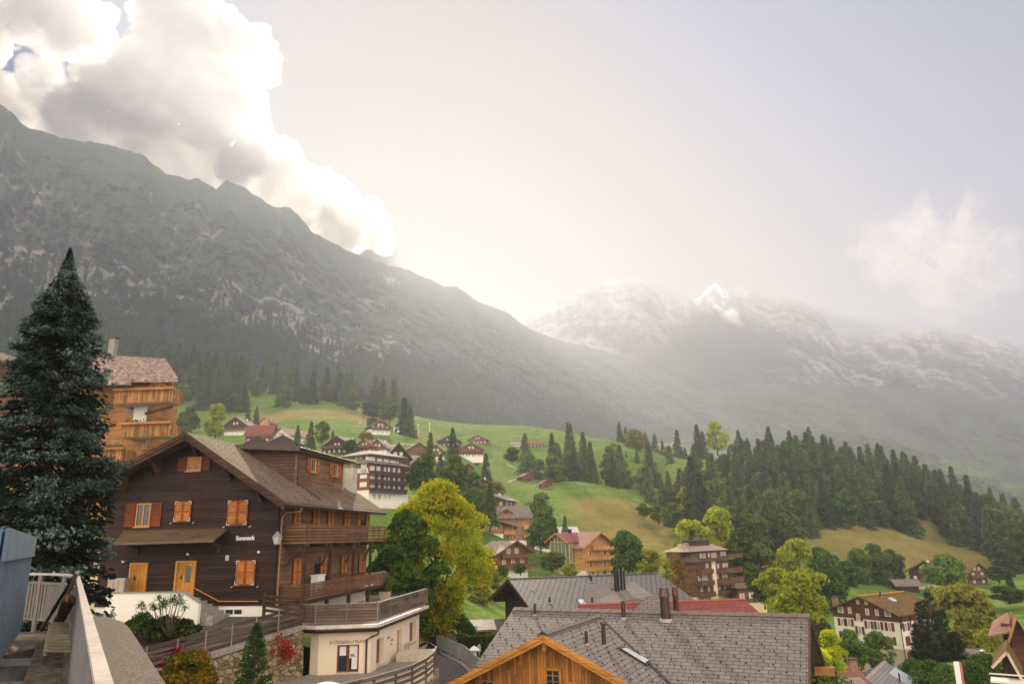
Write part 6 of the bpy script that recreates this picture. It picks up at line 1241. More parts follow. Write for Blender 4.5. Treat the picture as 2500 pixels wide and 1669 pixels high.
a = tb.rect('R', -1, tz(1128, 805, 1330, 845)); tb.railing('R', .6, a[0], a[1] - 1, zsk + .25, 1.0, .4, BROWNV, floor=False)
for b in ((860, 765, 890, 825), (905, 765, 930, 825), (960, 760, 985, 812), (1005, 758, 1030, 820), (1040, 755, 1065, 815), (1120, 748, 1145, 800), (1155, 746, 1182, 798)): tb.lite('R', -1, *tb.rect('R', -1, tz(*b)), None, False)
for b in ((935, 890, 965, 948), (838, 1040, 872, 1105), (888, 1035, 920, 1105), (928, 1032, 962, 1100), (960, 1170, 985, 1240), (870, 1180, 900, 1245), (1075, 895, 1100, 950), (1145, 888, 1170, 940), (1180, 885, 1205, 935), (1070, 1018, 1095, 1082), (1140, 1010, 1165, 1070), (1180, 1008, 1200, 1068), (1095, 1160, 1115, 1215), (1165, 1150, 1190, 1210), (1200, 1148, 1222, 1205), (1090, 1300, 1115, 1355), (1170, 1290, 1200, 1345), (1210, 1288, 1240, 1340)): tb.lite('R', 0, *tb.rect('R', 0, tz(*b)), None, False, None, .7)
for i, yy in enumerate((yb3 * .35, yb3 * .15)):
    for z in (1.0, 5.8): m_ = MB(); m_.bar((.1, yy, z - 2), (1.2, yy, z), .12, .12); tb.part('bracket', m_, [BEAM])
ax = Bld('flat_roofed_annex', 'low dark brown annex with flat pale roof right of the brown tower', 'building', at(*tz(1340, 1385), 172), R(8)); x2 = ax.L(*tz(1690, 1300), 'y', 0).x; zt_ = ax.L(*tz(1500, 1195), 'y', 0).z
m_ = MB(); m_.box(0, x2, 0, 8, 0, zt_); m_.m = 1; m_.box(.1, x2 - .1, .1, 8, -4, -.001); ax.part('wall', m_, [boards('warm_brown_boards', (.155, .075, .035)), CREAM2]); m_ = MB(); m_.box(-.5, x2 + .5, -.7, 8.5, zt_, zt_ + .25); ax.part('roof', m_, [PALER]); m_ = MB(); 
m_.bar((0, .5, zt_ + 1.0), (x2, .5, zt_ + 1.0), .06, .06); m_.bar((0, .5, zt_ + .65), (x2, .5, zt_ + .65), .05, .05)
for k in range(9): m_.box(x2 * k / 8 - .03, x2 * k / 8 + .03, .47, .53, zt_ + .25, zt_ + 1.0)
ax.part('roof_railing', m_, [OFRAME])
for b in ((1358, 1265, 1418, 1338), (1472, 1255, 1535, 1325), (1588, 1240, 1648, 1308)): ax.lite('F', 0, *ax.rect('F', 0, tz(*b)), None, False, None, .7)
# ---------------------------------------------------------------- big red hotel with the sign, upper village
bz = lambda *b: zc(4.894, 760, 980, *b)
O = at(*bz(690, 1050), 178); br = Bld('bristol_hotel', 'red brown hotel with white blinds, long balconies and big white roof sign letters', 'hotel', O, R(-32))
x0 = br.L(*bz(500, 900), 'y', 1.2).x; xb = br.L(*bz(562, 900), 'y', 0).x; ye_ = br.L(*bz(1110, 900), 'x', 0).y; zs_ = br.L(*bz(690, 735), 'y', 0).z; zt_ = br.L(*bz(640, 640), 'y', 1.5).z
m_ = MB(); m_.box(xb, 0, 0, ye_, 0, zs_); m_.box(x0, xb, 1.2, ye_, 0, zs_); m_.m = 1; m_.box(x0 + .1, -.1, .1, ye_ + 2, -8, -.001); m_.m = 2; m_.box(x0 - 2.5, -1.2, 2, ye_ - 1, zs_, zt_); br.part('wall', m_, [REDS, WHITE, plain('grey_brown_render', (.16, .13, .11))])
m_ = MB(); m_.hexa([(x0 - 4.5, -.2, zt_), (.4, -.2, zt_), (.4, ye_ + 1, zt_), (x0 - 4.5, ye_ + 1, zt_), (x0 - 1, 4, zt_ + 1.5), (-4, 4, zt_ + 1.5), (-4, ye_ - 3, zt_ + 1.5), (x0 - 1, ye_ - 3, zt_ + 1.5)]); br.part('roof', m_, [LIGHTR])
m_ = MB(); br.slab(m_, [(-1.2, 0, zs_ + .9), (1.4, -.2, zs_), (1.4, ye_ + .8, zs_), (-1.2, ye_, zs_ + .9)][::1], .15); m_.hexa([(x0 - .8, -1.0, zs_), (.9, -1.0, zs_), (.9, 2.5, zs_), (x0 - .8, 2.5, zs_), ((x0) / 2 - .2, 1.0, zs_ + 1.5), ((x0) / 2 + .2, 1.0, zs_ + 1.5), ((x0) / 2 + .2, 1.6, zs_ + 1.5), ((x0) / 2 - .2, 1.6, zs_ + 1.5)]); br.part('skirt_roof', m_, [PALER])
for b in ((595, 740, 660, 788), (583, 870, 665, 915), (580, 960, 662, 1018)): a = br.rect('F', 0, bz(*b)); m_ = MB(); br.bx(m_, 'F', 0, *a, 0, .06); br.part('window_blind', m_, [WFRAME])
for b in ((505, 765, 535, 795), (505, 865, 535, 900), (502, 965, 532, 1005)): br.lite('F', 1.2, *br.rect('F', 1.2, bz(*b)), None, False)
for (yt, yb4, yt2, yb5) in ((765, 822, 800, 855), (865, 922, 900, 950), (968, 1025, 1000, 1050)):
    for (x_, w_, t_) in ((703, 52, 0), (778, 46, .18), (868, 24, .42), (915, 24, .54), (975, 26, .70), (1035, 26, .86)):
        if yt > 800 and x_ == 778: x_, w_ = 800, 26
        b = (x_, yt + (yt2 - yt) * t_, x_ + w_, yb4 + (yb5 - yb4) * t_); a = br.rect('R', 0, bz(*b)); m_ = MB(); br.bx(m_, 'R', 0, *a, 0, .05); br.part('window_blind', m_, [WFRAME])
for z_ in (835, 940, 1040): p = br.L(*bz(692, z_ + 12), 'x', 0); br.railing('R', 0, -.0, ye_, p.z - .5, .95, 1.2, plain('dark_balcony_metal', (.055, .035, .03), .6))
for b in ((650, 660, 760, 705), (785, 680, 845, 725), (865, 690, 925, 735), (935, 705, 1010, 745), (1020, 715, 1045, 745)): a = br.rect('R', -1.2, bz(*b)); m_ = MB(); br.bx(m_, 'R', -1.2, *a, 0, .05); br.part('window_blind', m_, [WFRAME])
a = br.rect('F', 2, bz(525, 655, 605, 700)); br.lite('F', 2, *a, None, False)
for b in ((735, 1100, 770, 1160), (790, 1105, 835, 1165), (870, 1110, 895, 1165), (920, 1112, 945, 1165)): br.lite('R', -.1, *br.rect('R', -.1, bz(*b)), None, False)
p = br.L(*bz(626, 828), 'y', -.3); text('hotel_lettering', 'BRISTOL', 1.75, br.e, facing('F', (p.x - .15, -.55, p.z)), SIGNW, .05, .03, .62); m_ = MB(); m_.bar((p.x - 2, -.28, p.z + .4), (p.x + 2, -.28, p.z + .4), .05, .05); m_.bar((p.x - 2, -.28, p.z - .4), (p.x + 2, -.28, p.z - .4), .05, .05); m_.box(p.x - 1.9, p.x - 1.85, -.3, 0, p.z - .4, p.z + .4); m_.box(p.x + 1.85, p.x + 1.9, -.3, 0, p.z - .4, p.z + .4); br.part('sign_frame', m_, [STEEL])
# ---------------------------------------------------------------- balcony house behind the spruce
lz = lambda *b: zc(2.6587, 0, 560, *b)
O = at(*lz(705, 1400), 64); lb = Bld('balcony_house', 'golden wooden house with three tiers of flowered balconies behind the spruce', 'apartment house', O, R(-4)); p = lambda x, y, Y: lb.L(*lz(x, y), 'y', Y)
xe_ = p(955, 1200, 0).x; zb1, zb2, zb3 = p(950, 1115, -1.8).z, p(950, 1335, -1.8).z, p(760, 1500, -1.8).z
m_ = MB(); m_.box(-9, xe_, 0, 5, -12, p(900, 950, 0).z - .4); m_.m = 1; lb.bx(m_, 'F', 0, p(870, 1190, 0).x, p(955, 1190, 0).x, zb2, p(900, 1140, 0).z, 0, .05); lb.part('wall', m_, [HONEY, WHITE])
m_ = MB(); zr1 = p(1000, 818, 3).z; rA, rB = p(690, 790, 3), p(1075, 838, 3); ea, eb = p(820, 925, -2), p(1158, 968, -2); lb.slab(m_, [(p(560, 960, -2).x, -2, eb.z + .3), (eb.x, -2, eb.z), (rB.x, 3, rB.z), (-9, 3, rA.z + .2)], .3); lb.slab(m_, [(-9, 3, rA.z), (rB.x, 3, rB.z), (rB.x - .6, 6, rB.z - 2), (-9, 6, rB.z - 2)], .3)
lb.part('roof', m_, [tiles('pale_old_shingles', (.34, .25, .21), .3, .2, .02, .6, rough=.9)]); q0 = p(690, 985, -2.6); q1 = p(852, 1000, -2.6); q2 = p(800, 900, -1.2); m_ = MB(); lb.slab(m_, [(q0.x - 3, -2.6, q0.z), (q1.x, -2.6, q1.z), (q2.x, -1.2, q2.z), (q0.x - 3, -1.2, q2.z)], .15); lb.part('porch_roof', m_, [tiles('pale_old_shingles', (.34, .25, .21))])

for (xa, xb2, yt, yb_) in ((745, 1125, 1045, 1115), (790, 1105, 1265, 1335), (650, 800, 1430, 1500)):
    a, b = p(xa, (yt + yb_) / 2, -1.8), p(xb2, (yt + yb_) / 2, -1.8); zt_, zz = p((xa + xb2) / 2, yt, -1.8).z, p((xa + xb2) / 2, yb_, -1.8).z
    m_ = MB(); m_.box(a.x, b.x, -1.7, 0, zz - .15, zz); bb = lb.part('balcony', m_, [TAUPE]); m_ = MB(); m_.box(a.x, b.x, -1.83, -1.75, zz - .1, zt_); m_.box(b.x - .08, b.x, -1.75, 0, zz - .1, zt_); m_.box(a.x, a.x + .08, -1.75, 0, zz - .1, zt_); lb.part('balcony_front', m_, [OLDBAL], bb); m_ = MB(); m_.box(a.x - .1, b.x + .1, -2.1, -1.74, zt_, zt_ + .22); fb2 = lb.part('flower_box', m_, [HONEY], bb)
    rs = random.Random(xa); m_ = MB()
    for k in range(90):
        x = a.x + (b.x - a.x) * rs.uniform(.02, .98); y = -1.9 + rs.uniform(-.15, .15); z = zt_ + .22 + rs.uniform(0, .22); d = .05; m_.m = 0 if rs.random() < .7 else 1; m_.face([(x - d, y, z - d), (x + d, y + .04, z - d), (x + d, y, z + d), (x - d, y - .03, z + d)])
    lb.part('flowers', m_, [plain('box_greens', (.05, .10, .03)), plain('red_flowers', (.4, .03, .02))], fb2)
for b in ((822, 1145, 868, 1215), (735, 1370, 785, 1415), (915, 1385, 955, 1425)): lb.lite('F', 0, *lb.rect('F', 0, lz(*b)), OFRAME, False, None, 0)
lb.part('eaves_block', MB().box(p(860, 1000, -.6).x, p(1000, 1000, -.6).x, -.6, 0, zb1 + .3, ea.z - 1.3), [WHITE]); chim(lb, p(740, 720, 4).x, 4, p(740, 790, 4).z, .6, 1.3, CONC)  # plain white block below the eaves
m_ = MB(); m_.bar((p(960, 1230, 0).x, -.5, p(960, 1200, 0).z), (p(1120, 1130, -1.6).x, -1.6, p(1100, 1150, -1.6).z), .16, .2); lb.part('strut', m_, [BEAM])
fl = gab('brown_chalet_corner', 'brown chalet with overhanging roof cut by the left edge behind the spruce', 'chalet', -60, 1100, 72, 10, 8, 7.8, 10.6, R(-6), BROWN, OLDS, 2.0); 
# ================================================================ far houses: px, ground py, Y, width, depth, eave, ridge, turn, wall, roof, opts
FH = [
 ('white_gabled_chalet', 'white chalet with dark timber gable top, uppermost left by the forest', 573, 1063, 330, 11, 12, 5.2, 9, -8, DARKV, PALER, dict(plinth=WHITE, hp=3.4)),
 ('red_roofed_chalet', 'red boarded chalet with pinkish red roof and round dormer below the forest', 629, 1080, 300, 10.5, 9, 3.8, 8.2, 2, REDS, REDR, dict(along='x')),
 ('small_chapel_house', 'tiny orange gabled house just above the pinkish red roof', 645, 1046, 340, 5, 7, 3.4, 5.4, -12, ORANGE, TERR, {}),
 ('half_timbered_house', 'white half timbered house with red shutters and pale red roof', 686, 1079, 295, 9.5, 12, 3.0, 6.2, -28, WHITE, PINKR, {}),
 ('grey_roofed_barn', 'low barn with grey slate roof left below the red boarded chalet', 628, 1092, 262, 8.5, 10, 1.8, 4.6, 14, DARKV, PALER, {}),
 ('twin_grey_roofed_barn', 'wide low house with grey roof just above the dark dormer roof', 690, 1093, 255, 11, 10, 2.0, 4.8, -6, DARKV, PALER, {}),
 ('long_dark_chalet', 'long dark chalet with one row of white windows above the dormer', 822, 1108, 255, 13, 11, 3.0, 6.6, -22, DARKV, PALER, {}),
 ('rusty_roofed_chalet', 'red brown chalet with rust coloured roof behind the long dark chalet', 889, 1108, 265, 7, 8, 3.2, 5.8, -25, REDS, TERR, {}),
 ('white_beamed_chalet', 'small white and brown chalet with light roof above the large hotel', 921, 1110, 262, 7, 8, 3.0, 6, -12, BROWN, LIGHTR, dict(plinth=WHITE, hp=1.6)),
 ('hilltop_chalet', 'brown and white chalet alone on the green slope below the round trees', 928, 1061, 385, 11, 10, 5.0, 8, 30, BROWN, PALER, dict(plinth=WHITE, hp=3)),
 ('tiny_white_hut', 'tiny white hut right of the lone hillside chalet', 967, 1055, 390, 3.4, 4, 2.4, 4, 10, WHITE, PALER, {}),
 ('a_frame_house', 'dark steep gabled house directly behind the large hotel', 972, 1128, 225, 7.5, 9, 2.0, 6.2, 18, DARKV, PALER, {}),
 ('long_brown_barn', 'orange brown barn with grey roof right above the hotel', 1022, 1116, 285, 9, 10, 3.4, 6, 24, BROWN, PALER, {}),
 ('broad_pale_roofed_house', 'low house with broad pale slate roof between the hotel and dark firs', 1010, 1146, 235, 12, 9, 2.0, 5.2, 8, DARKV, LIGHTR, dict(along='x')),
 ('narrow_brown_house', 'narrow brown gabled house with white lower floor beside a slim fir', 1064, 1128, 295, 6.5, 8, 4.6, 7.4, 8, BROWN, PALER, dict(plinth=WHITE, hp=2.2)),
 ('hazy_upper_house', 'brown house in the haze behind the tall hazy firs', 1095, 1090, 395, 12, 9, 3.6, 6.2, -4, DARKV, PALER, {}),
 ('wide_brown_chalet', 'wide reddish chalet with white ground floor on the bright meadow edge', 1150, 1117, 365, 12.5, 11, 4.6, 7.8, 12, BROWN, PALER, dict(plinth=WHITE, hp=1.8)),
 ('topmost_brown_house', 'faint brown house in the haze above the wide reddish chalet', 1166, 1084, 430, 11, 9, 3.2, 5.6, -6, BROWN, LIGHTR, {}),
 ('small_rusty_hut', 'small rust coloured barn below the wide reddish chalet', 1141, 1152, 285, 4.2, 5, 2.0, 3.6, 25, REDS, PALER, {}),
 ('grey_lean_hut', 'small grey roofed hut under the rust coloured barn', 1141, 1169, 265, 4.5, 5, 1.6, 2.8, -20, DARKV, LIGHTR, {}),
 ('wide_roofed_chalet', 'brown chalet with wide spreading roof and white base at the meadow foot', 1165, 1206, 245, 12, 9, 3.6, 6.0, -8, BROWN, PALER, dict(plinth=WHITE, hp=1.2, ov=1.6)),
 ('hidden_pale_roofed_house', 'house half hidden by trees above the ochre house', 1190, 1240, 225, 12, 10, 2.6, 4.8, -20, BROWN, LIGHTR, {}),
 ('weathered_grey_barn', 'weathered grey barn with brown roof right of the ochre house', 1307, 1308, 232, 6.5, 8, 3.0, 5.6, 35, GREYW, TERR, {}),
 ('white_roofed_house', 'low dark house with a white metal roof behind the orange house', 1375, 1318, 225, 9.5, 9, 1.6, 4, 10, DARKV, plain('white_metal_roof', (.62, .62, .62), .4), dict(along='x')),
 ('little_brown_white_house', 'little brown and white house between the brown chalet and orange house', 1327, 1346, 200, 4.8, 5, 3.2, 4.2, 0, DARKV, LIGHTR, dict(plinth=WHITE, hp=1.7, along='x')),
 ('pale_roofed_barn', 'barn with pale roof left of the ochre house', 1186, 1290, 222, 6, 8, 2.6, 4.8, -20, DARKV, LIGHTR, {}),
 ('meadow_barn', 'lone hay barn on the green meadow edge by hazy trees', 1292, 1175, 395, 7.5, 7, 3.0, 5, 30, BROWN, TERR, {}),
 ('red_meadow_barn', 'small reddish hay barn right below the lone hay barn', 1334, 1191, 368, 5.2, 5, 2.6, 4.2, 15, REDS, TERR, {}),
 ('faint_long_house', 'faint long house high up in the fog', 1306, 1092, 560, 14, 8, 3, 5.5, 5, BROWN, TERR, dict(along='x')),
 ('faint_white_house', 'faint house with a bright roof high up in the fog', 1264, 1091, 560, 10, 8, 2.6, 4.8, 0, WHITE, LIGHTR, dict(along='x')),
 ('rusty_roofed_old_house', 'old house with rusty brown roof among trees right of the brown tower', 1893, 1418, 208, 7.5, 9, 2.0, 5.2, 62, GREYW, tiles('rusty_brown_tiles', (.24, .15, .12), .3, .3, .02, .25), dict(along='x')),
 ('dark_hillside_chalet', 'dark brown chalet with cream base below the brown meadow', 2266, 1440, 252, 9.5, 10, 6.6, 9.6, -28, DARKV, MOSSR, dict(plinth=CREAM2, hp=2.6, ov=1.4)),
 ('dark_side_chalet', 'small gabled wing right behind the dark hillside chalet', 2288, 1425, 262, 6.5, 6, 6.2, 8.4, -20, DARKV, MOSSR, {}),
 ('grey_roofed_shed', 'low dark shed with grey roof left of the dark hillside chalet', 2219, 1444, 246, 6.5, 6, 2.4, 3.8, -10, DARKV, PALER, dict(along='x')),
 ('white_windowed_chalet', 'brown chalet with bright windows and balcony right of the round tree', 2392, 1428, 262, 7, 9, 5.0, 7.6, 8, BROWN, MOSSR, dict(ov=1.3)),
]
for (nm, lb_, px, py, Y, w, d, he, hr, rz, wm, rm, kw) in FH:
    hp_ = hit(px, py, 120); kk = 1.0
    if hp_ is not None and .72 < hp_.y / Y < 1.3: kk = hp_.y / Y; Y = hp_.y; w *= kk; d *= kk; he *= kk; hr *= kk; kw = dict(kw, hp=kw.get('hp', 0) * kk)
    else: print('NOHIT', nm, Y, hp_)
    b = gab(nm, lb_, 'barn' if 'barn' in nm else ('hut' if 'hut' in nm or 'shed' in nm else 'house' if 'chalet' not in nm else 'chalet'), px, py, Y, w, d, he, hr, R(rz), wm, rm, kw.get('ov', 1.0), kw.get('plinth'), kw.get('hp', 0), kw.get('along', 'y'))
    b.pl = 'plinth' in kw; b.hp = kw.get('hp', 0)
    if 'barn' in nm or 'hut' in nm or 'shed' in nm:
        m_ = MB(); b.bx(m_, 'F', -.08 * b.pl, -.7, .7, .1, 1.7, .02, .06); b.part('door', m_, [DFRAME]); continue
    n = max(2, int(w / 2.6)); xs = [w * ((k + .5) / n - .5) for k in range(n)]; spec = [(z, xs) for z in (.8, 3.4) if z + 1.2 < he]
    if hr - he > 2.2 and kw.get('along') != 'x': spec.append((he + .1, [-.9, .9]))
    sh_ = REDW if 'half' in nm else SHUT
    rows(b, 'F', spec, None, nm in ('half_timbered_house', 'wide_brown_chalet'), sh_, .8, .95, 1.05)
    sd = 'R' if px < 1250 or rz > 20 else 'L'
    if rz < -5: sd = 'R' if px < 1250 else 'L'
    for z in (.8, 3.4):
        if z + 1.2 < he:
            for k in range(3): y = d * (k + .5) / 3; b.lite(sd, w / 2 * (1 if sd == 'R' else -1) + (.08 if b.pl else 0) * (1 if sd == 'R' else 1) * (0 if sd == 'L' else 1) - (.08 if b.pl and sd == 'L' else 0), y - .5, y + .5, z, z + 1.05, None, False)
    if 'chalet' in nm and he > 3.6: b.railing('F', -.08 * b.pl, -w / 2 + .2, w / 2 - .2, 2.7, .95, 1.1, BROWNV)
    chim(b, w * .15, d * .6, hr - 1.0, .6, 1.0)
# roofs along the bottom right
zb6 = lambda *b: zc(9.035, 1980, 1560, *b)
GA, GB = at_z(2112, 1655, -17.5), at_z(2159, 1611, -17.5); grz = math.atan2(GB.y - GA.y, GB.x - GA.x) - math.pi / 2
g1 = Bld('grey_gabled_house', 'house with grey ribbed gable roof partly sheeted pale blue, bottom right', 'house', GA, grz); LL = (GB - GA).length; sl = .62; zr_ = 0.0
m_ = MB(); g1.slab(m_, [(0, 0, zr_), (9, 0, zr_ - 9 * sl), (9, LL, zr_ - 9 * sl), (0, LL, zr_)], .25); g1.slab(m_, [(-7, 0, zr_ - 7 * sl), (0, 0, zr_), (0, LL, zr_), (-7, LL, zr_ - 7 * sl)], .25); g1.part('roof', m_, [tiles('grey_ribbed_sheets', (.26, .24, .22), 3, .42, .03, .1, rough=.4)])
m_ = MB(); g1.slab(m_, [(1.2, LL - 5.0, zr_ - 1.2 * sl + .03), (9, LL - 5.0, zr_ - 9 * sl + .03), (9, LL - .0, zr_ - 9 * sl + .03), (1.2, LL - .0, zr_ - 1.2 * sl + .03)], .03); g1.part('pale_roof_sheet', m_, [plain('pale_blue_metal', (.46, .50, .56), .45)]); ridge(g1, 'ridge_cap', (0, 0, zr_), (0, LL, zr_), plain('pinkish_ridge', (.36, .29, .27)), .35, 1.2, .06, sl)
m_ = MB(); m_.prism([(-6, .8, -8), (8, .8, -8), (8, .8, zr_ - 8 * sl - .3), (0, .8, zr_ - .3), (-6, .8, zr_ - 6 * sl - .3)], (0, LL - 1.6, 0)); g1.part('wall', m_, [DARKV]); flue(g1, Vector((2.5, LL - 6.2, zr_ - 2.5 * sl)), .1, 1.0, 'flat', BLACK); flue(g1, Vector((5.2, LL - 7, zr_ - 5.2 * sl)), .1, .8, 'flat', BLACK); flue(g1, Vector((-1.2, LL - 2, zr_ - 1.2 * sl)), .22, 1.6, 'flat', METAL)
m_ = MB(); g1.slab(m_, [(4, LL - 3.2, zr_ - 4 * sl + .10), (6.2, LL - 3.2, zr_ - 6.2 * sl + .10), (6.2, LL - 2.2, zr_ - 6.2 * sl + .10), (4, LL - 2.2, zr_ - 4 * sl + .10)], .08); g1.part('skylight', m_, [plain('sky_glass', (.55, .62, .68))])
t1 = gab('terracotta_roofed_house', 'house with light terracotta tiled roof left of the grey ribbed roof', 'house', 2076, 1700, 92, 4.2, 6, 1.4, 3.0, R(0), CREAM, TERR, .6, along='x'); t1.pl = False; zt_ = t1.L(2076, 1626, 'y', 3).z; t1.e.location.z += zt_ - 3.0; chim(t1, 1.9, 2.6, 3.0, .9, .9, PINKR)
t2 = gab('dark_low_roofed_house', 'dark house with low brown roof edge in front of the terracotta roof', 'house', 2062, 1740, 84, 5.5, 5, 1.8, 2.6, R(0), DARKV, tiles('brown_sheet', (.30, .22, .18), .5, .3, .02), .6, along='x'); t2.e.location.z += t2.L(2062, 1653, 'y', 2.5).z - 2.6
ez = lambda *b: zc(4.698, 2000, 1350, *b)
r1 = Bld('steep_roofed_chalet', 'dark red brown chalet with steep reddish tiled roof cut by the right edge', 'chalet', at(*ez(2170, 1020), 104), R(-30)); ap = r1.L(*ez(2255, 735), 'y', 0); el_ = r1.L(*ez(2170, 1020), 'y', 0); s_ = (ap.z - el_.z) / (ap.x - el_.x)
m_ = MB(); hx = 3.2; r1.slab(m_, [(ap.x - (ap.x - el_.x), 0, el_.z), (ap.x, 0, ap.z), (ap.x, 9, ap.z), (el_.x, 9, el_.z)], .2); r1.slab(m_, [(ap.x, 0, ap.z), (2 * ap.x - el_.x, 0, el_.z), (2 * ap.x - el_.x, 9, el_.z), (ap.x, 9, ap.z)], .2); r1.part('roof', m_, [TERR])
m_ = MB(); m_.prism([(el_.x + .4, 1, -8), (2 * ap.x - el_.x - .4, 1, -8), (2 * ap.x - el_.x - .4, 1, el_.z + .3), (ap.x, 1, ap.z - .3), (el_.x + .4, 1, el_.z + .3)], (0, 7, 0)); p2 = r1.L(*ez(2120, 1000), 'y', 2); m_.box(p2.x, el_.x + 1, 2, 8, -8, p2.z + 2.2); r1.part('wall', m_, [boards('deep_red_boards', (.10, .035, .022), .2)])
pa, pb_ = r1.L(*ez(1930, 940), 'y', .5), r1.L(*ez(2235, 800), 'y', 1.5); m_ = MB(); r1.slab(m_, [(pa.x, .2, pa.z), (ap.x - .8, .2, pa.z + .7), (ap.x - .5, 6, pb_.z + 1.0), (pa.x + 1.2, 6, pb_.z - .2)], .22); r1.part('side_roof', m_, [PINKR]); m_ = MB(); m_.bar((el_.x, -.05, el_.z), (ap.x, -.05, ap.z), .1, .3); r1.part('barge_board', m_, [HONEY])
r2 = Bld('mossy_roofed_chalet', 'dark chalet with mossy brown roof and pale barge boards in the bottom right corner', 'chalet', at(*ez(2150, 1500), 80), R(-34)); ap = r2.L(*ez(2150, 1122), 'y', 0); el_ = r2.L(*ez(1980, 1298), 'y', 0); s_ = (ap.z - el_.z) / (ap.x - el_.x); w2 = 3.4
rr2 = r2.L(*ez(2345, 1480), 'y', 0); m_ = MB(); r2.slab(m_, [(el_.x, 0, el_.z), (ap.x, 0, ap.z), (ap.x, 10, ap.z), (el_.x, 10, el_.z)], .2); r2.slab(m_, [(ap.x, 0, ap.z), (rr2.x, 0, rr2.z), (rr2.x, 10, rr2.z), (ap.x, 10, ap.z)], .2); r2.part('roof', m_, [MOSSR]); m_ = MB(); m_.bar((el_.x, -.05, el_.z - .1), (ap.x, -.05, ap.z - .1), .1, .25); m_.bar((rr2.x, -.05, rr2.z - .1), (ap.x, -.05, ap.z - .1), .1, .25); r2.part('barge_board', m_, [LIGHTR if False else plain('pale_pink_board', (.60, .48, .40))])
m_ = MB(); m_.prism([(el_.x + .9, 1, -6), (rr2.x - .5, 1, -6), (rr2.x - .5, 1, rr2.z), (ap.x, 1, ap.z - .3), (el_.x + .9, 1, el_.z + .1)], (0, 8, 0)); r2.part('wall', m_, [DARKV])
m_ = MB(); q = r2.L(*ez(2280, 1440), 'y', -1.2); m_.box(q.x - 2.4, q.x + 2, -1.4, .95, q.z - .5, q.z - .3); m_.box(q.x - 2.4, q.x + 2, -1.4, -1.3, q.z + .3, q.z + .42); r2.part('balcony', m_, [WHITE])
# little yard canopy, lamp, rail and mast
cp_ = at(*ez(1830, 1330), 118); cn = things('yard_canopy', 'small grey roofed open shelter on thin posts between the dark trees and corner chalet', 'shelter', cp_); m_ = MB(); m_.hexa([(-2, -1, 2.3), (1.9, -1, 2.0), (1.9, 1.4, 2.4), (-2, 1.4, 2.9), (-2, -1, 2.42), (1.9, -1, 2.12), (1.9, 1.4, 2.52), (-2, 1.4, 3.02)]); m_.build('roof', [PALER], cn)
for x, y in ((-1.0, -.6), (1.0, -.6), (-1, 1), (1, 1)): m_ = MB(); m_.box(x - .05, x + .05, y - .05, y + .05, -.5, 2.15); m_.build('post', [STEEL], cn)
lp = at(*ez(1910, 1330), 116); ln2 = things('yard_lamp', 'slim yard lamp with pale round head right of the open shelter', 'lamp', lp); m_ = MB(); m_.tube([(0, 0, -.5), (0, 0, 2.5)], .04, 6); m_.build('pole', [STEEL], ln2); m_ = MB(); frust(m_, .2, 2.5, .28, 2.62); frust(m_, .28, 2.62, .05, 2.8); m_.build('lamp_head', [SIGNW], ln2)
fr_ = at(*ez(1800, 1375), 112); fn = things('yard_rail_fence', 'low pale wooden rail fence in front of the open shelter', 'fence', fr_); m_ = MB()
for z in (.4, .75, 1.1): m_.bar((-3.2, 0, z), (3.2, .4, z - .1), .05, .1)
m_.build('rail', [RW], fn)
for x in (-3, -1, 1, 3): m_ = MB(); m_.box(x - .06, x + .06, .0 + x * .06 + .16, .12 + x * .06 + .16, -.5, 1.15); m_.build('post', [RW], fn)
ms_ = at(2340, 1690, 30); mt = things('leaning_white_board', 'tall pale board with reddish edge rising from the bottom edge on the right', 'board', ms_); tp = at(2334, 1614, 30) - ms_; m_ = MB(); m_.bar((0, 0, -2), tp, .20, .05, (0, 1, 0)); m_.build('board', [WFRAME], mt); m_ = MB(); m_.bar(Vector((.15, 0, -2)), tp + Vector((.15, 0, -.05)), .09, .06, (0, 1, 0)); m_.build('edge_strip', [plain('pink_red_strip', (.45, .12, .16))], mt)
# yellow wooden shed, log stack and stone steps below the meadow
sg2 = gab('yellow_plank_shed', 'low yellow plank shed with old shingle roof below the meadow', 'shed', 1190, 1562, 80, 3.6, 3, 1.3, 1.9, R(4), ORANGEV, tiles('old_grey_shingles', (.30, .26, .23), .2, .15, .02, .4), .5, along='x'); m_ = MB(); sg2.bx(m_, 'F', 0, -.9, -.3, .1, 1.2, .0, .05); sg2.part('door', m_, [SHUT]); sg2.lite('F', 0, .5, 1.1, .5, 1.1, WFRAME)
lgp = at(1148, 1562, 80); lg = things('log_stack', 'stack of dark split logs left of the yellow plank shed', 'log stack', lgp); m_ = MB()
for k in range(6): m_.tube([(-.8, 0, .12 + .22 * k), (.8, .1, .12 + .22 * k)], .12, 6)
m_.build('logs', [GREYW], lg)
def strip(name, pts, w, m, lift=.12):
    mb = MB(); P = []
    for (p, q) in zip(pts[:-1], pts[1:]):
        for k in range(6): P.append((p[0] + (q[0] - p[0]) * k / 6, p[1] + (q[1] - p[1]) * k / 6))
    P = [hit(x, y, 120) for x, y in P + [pts[-1]]]; P = [p for p in P if p is not None]; rows_ = []
    for i, p in enumerate(P):
        d = P[min(i + 1, len(P) - 1)] - P[max(i - 1, 0)]; d.z = 0; d.normalize(); n_ = Vector((d.y, -d.x, 0)) * w / 2; a_, b_ = p - n_, p + n_; rows_.append([Vector((a_.x, a_.y, gz(a_.x, a_.y) + lift)), Vector((b_.x, b_.y, gz(b_.x, b_.y) + lift))])
    for r0, r1 in zip(rows_[:-1], rows_[1:]): mb.face([r0[0], r0[1], r1[1], r1[0]])
    return tag(mb.build(name, [m]), kind='structure')
PATHM = plain('trodden_path', (.38, .33, .25), .95, .05, 0, .3, 1)
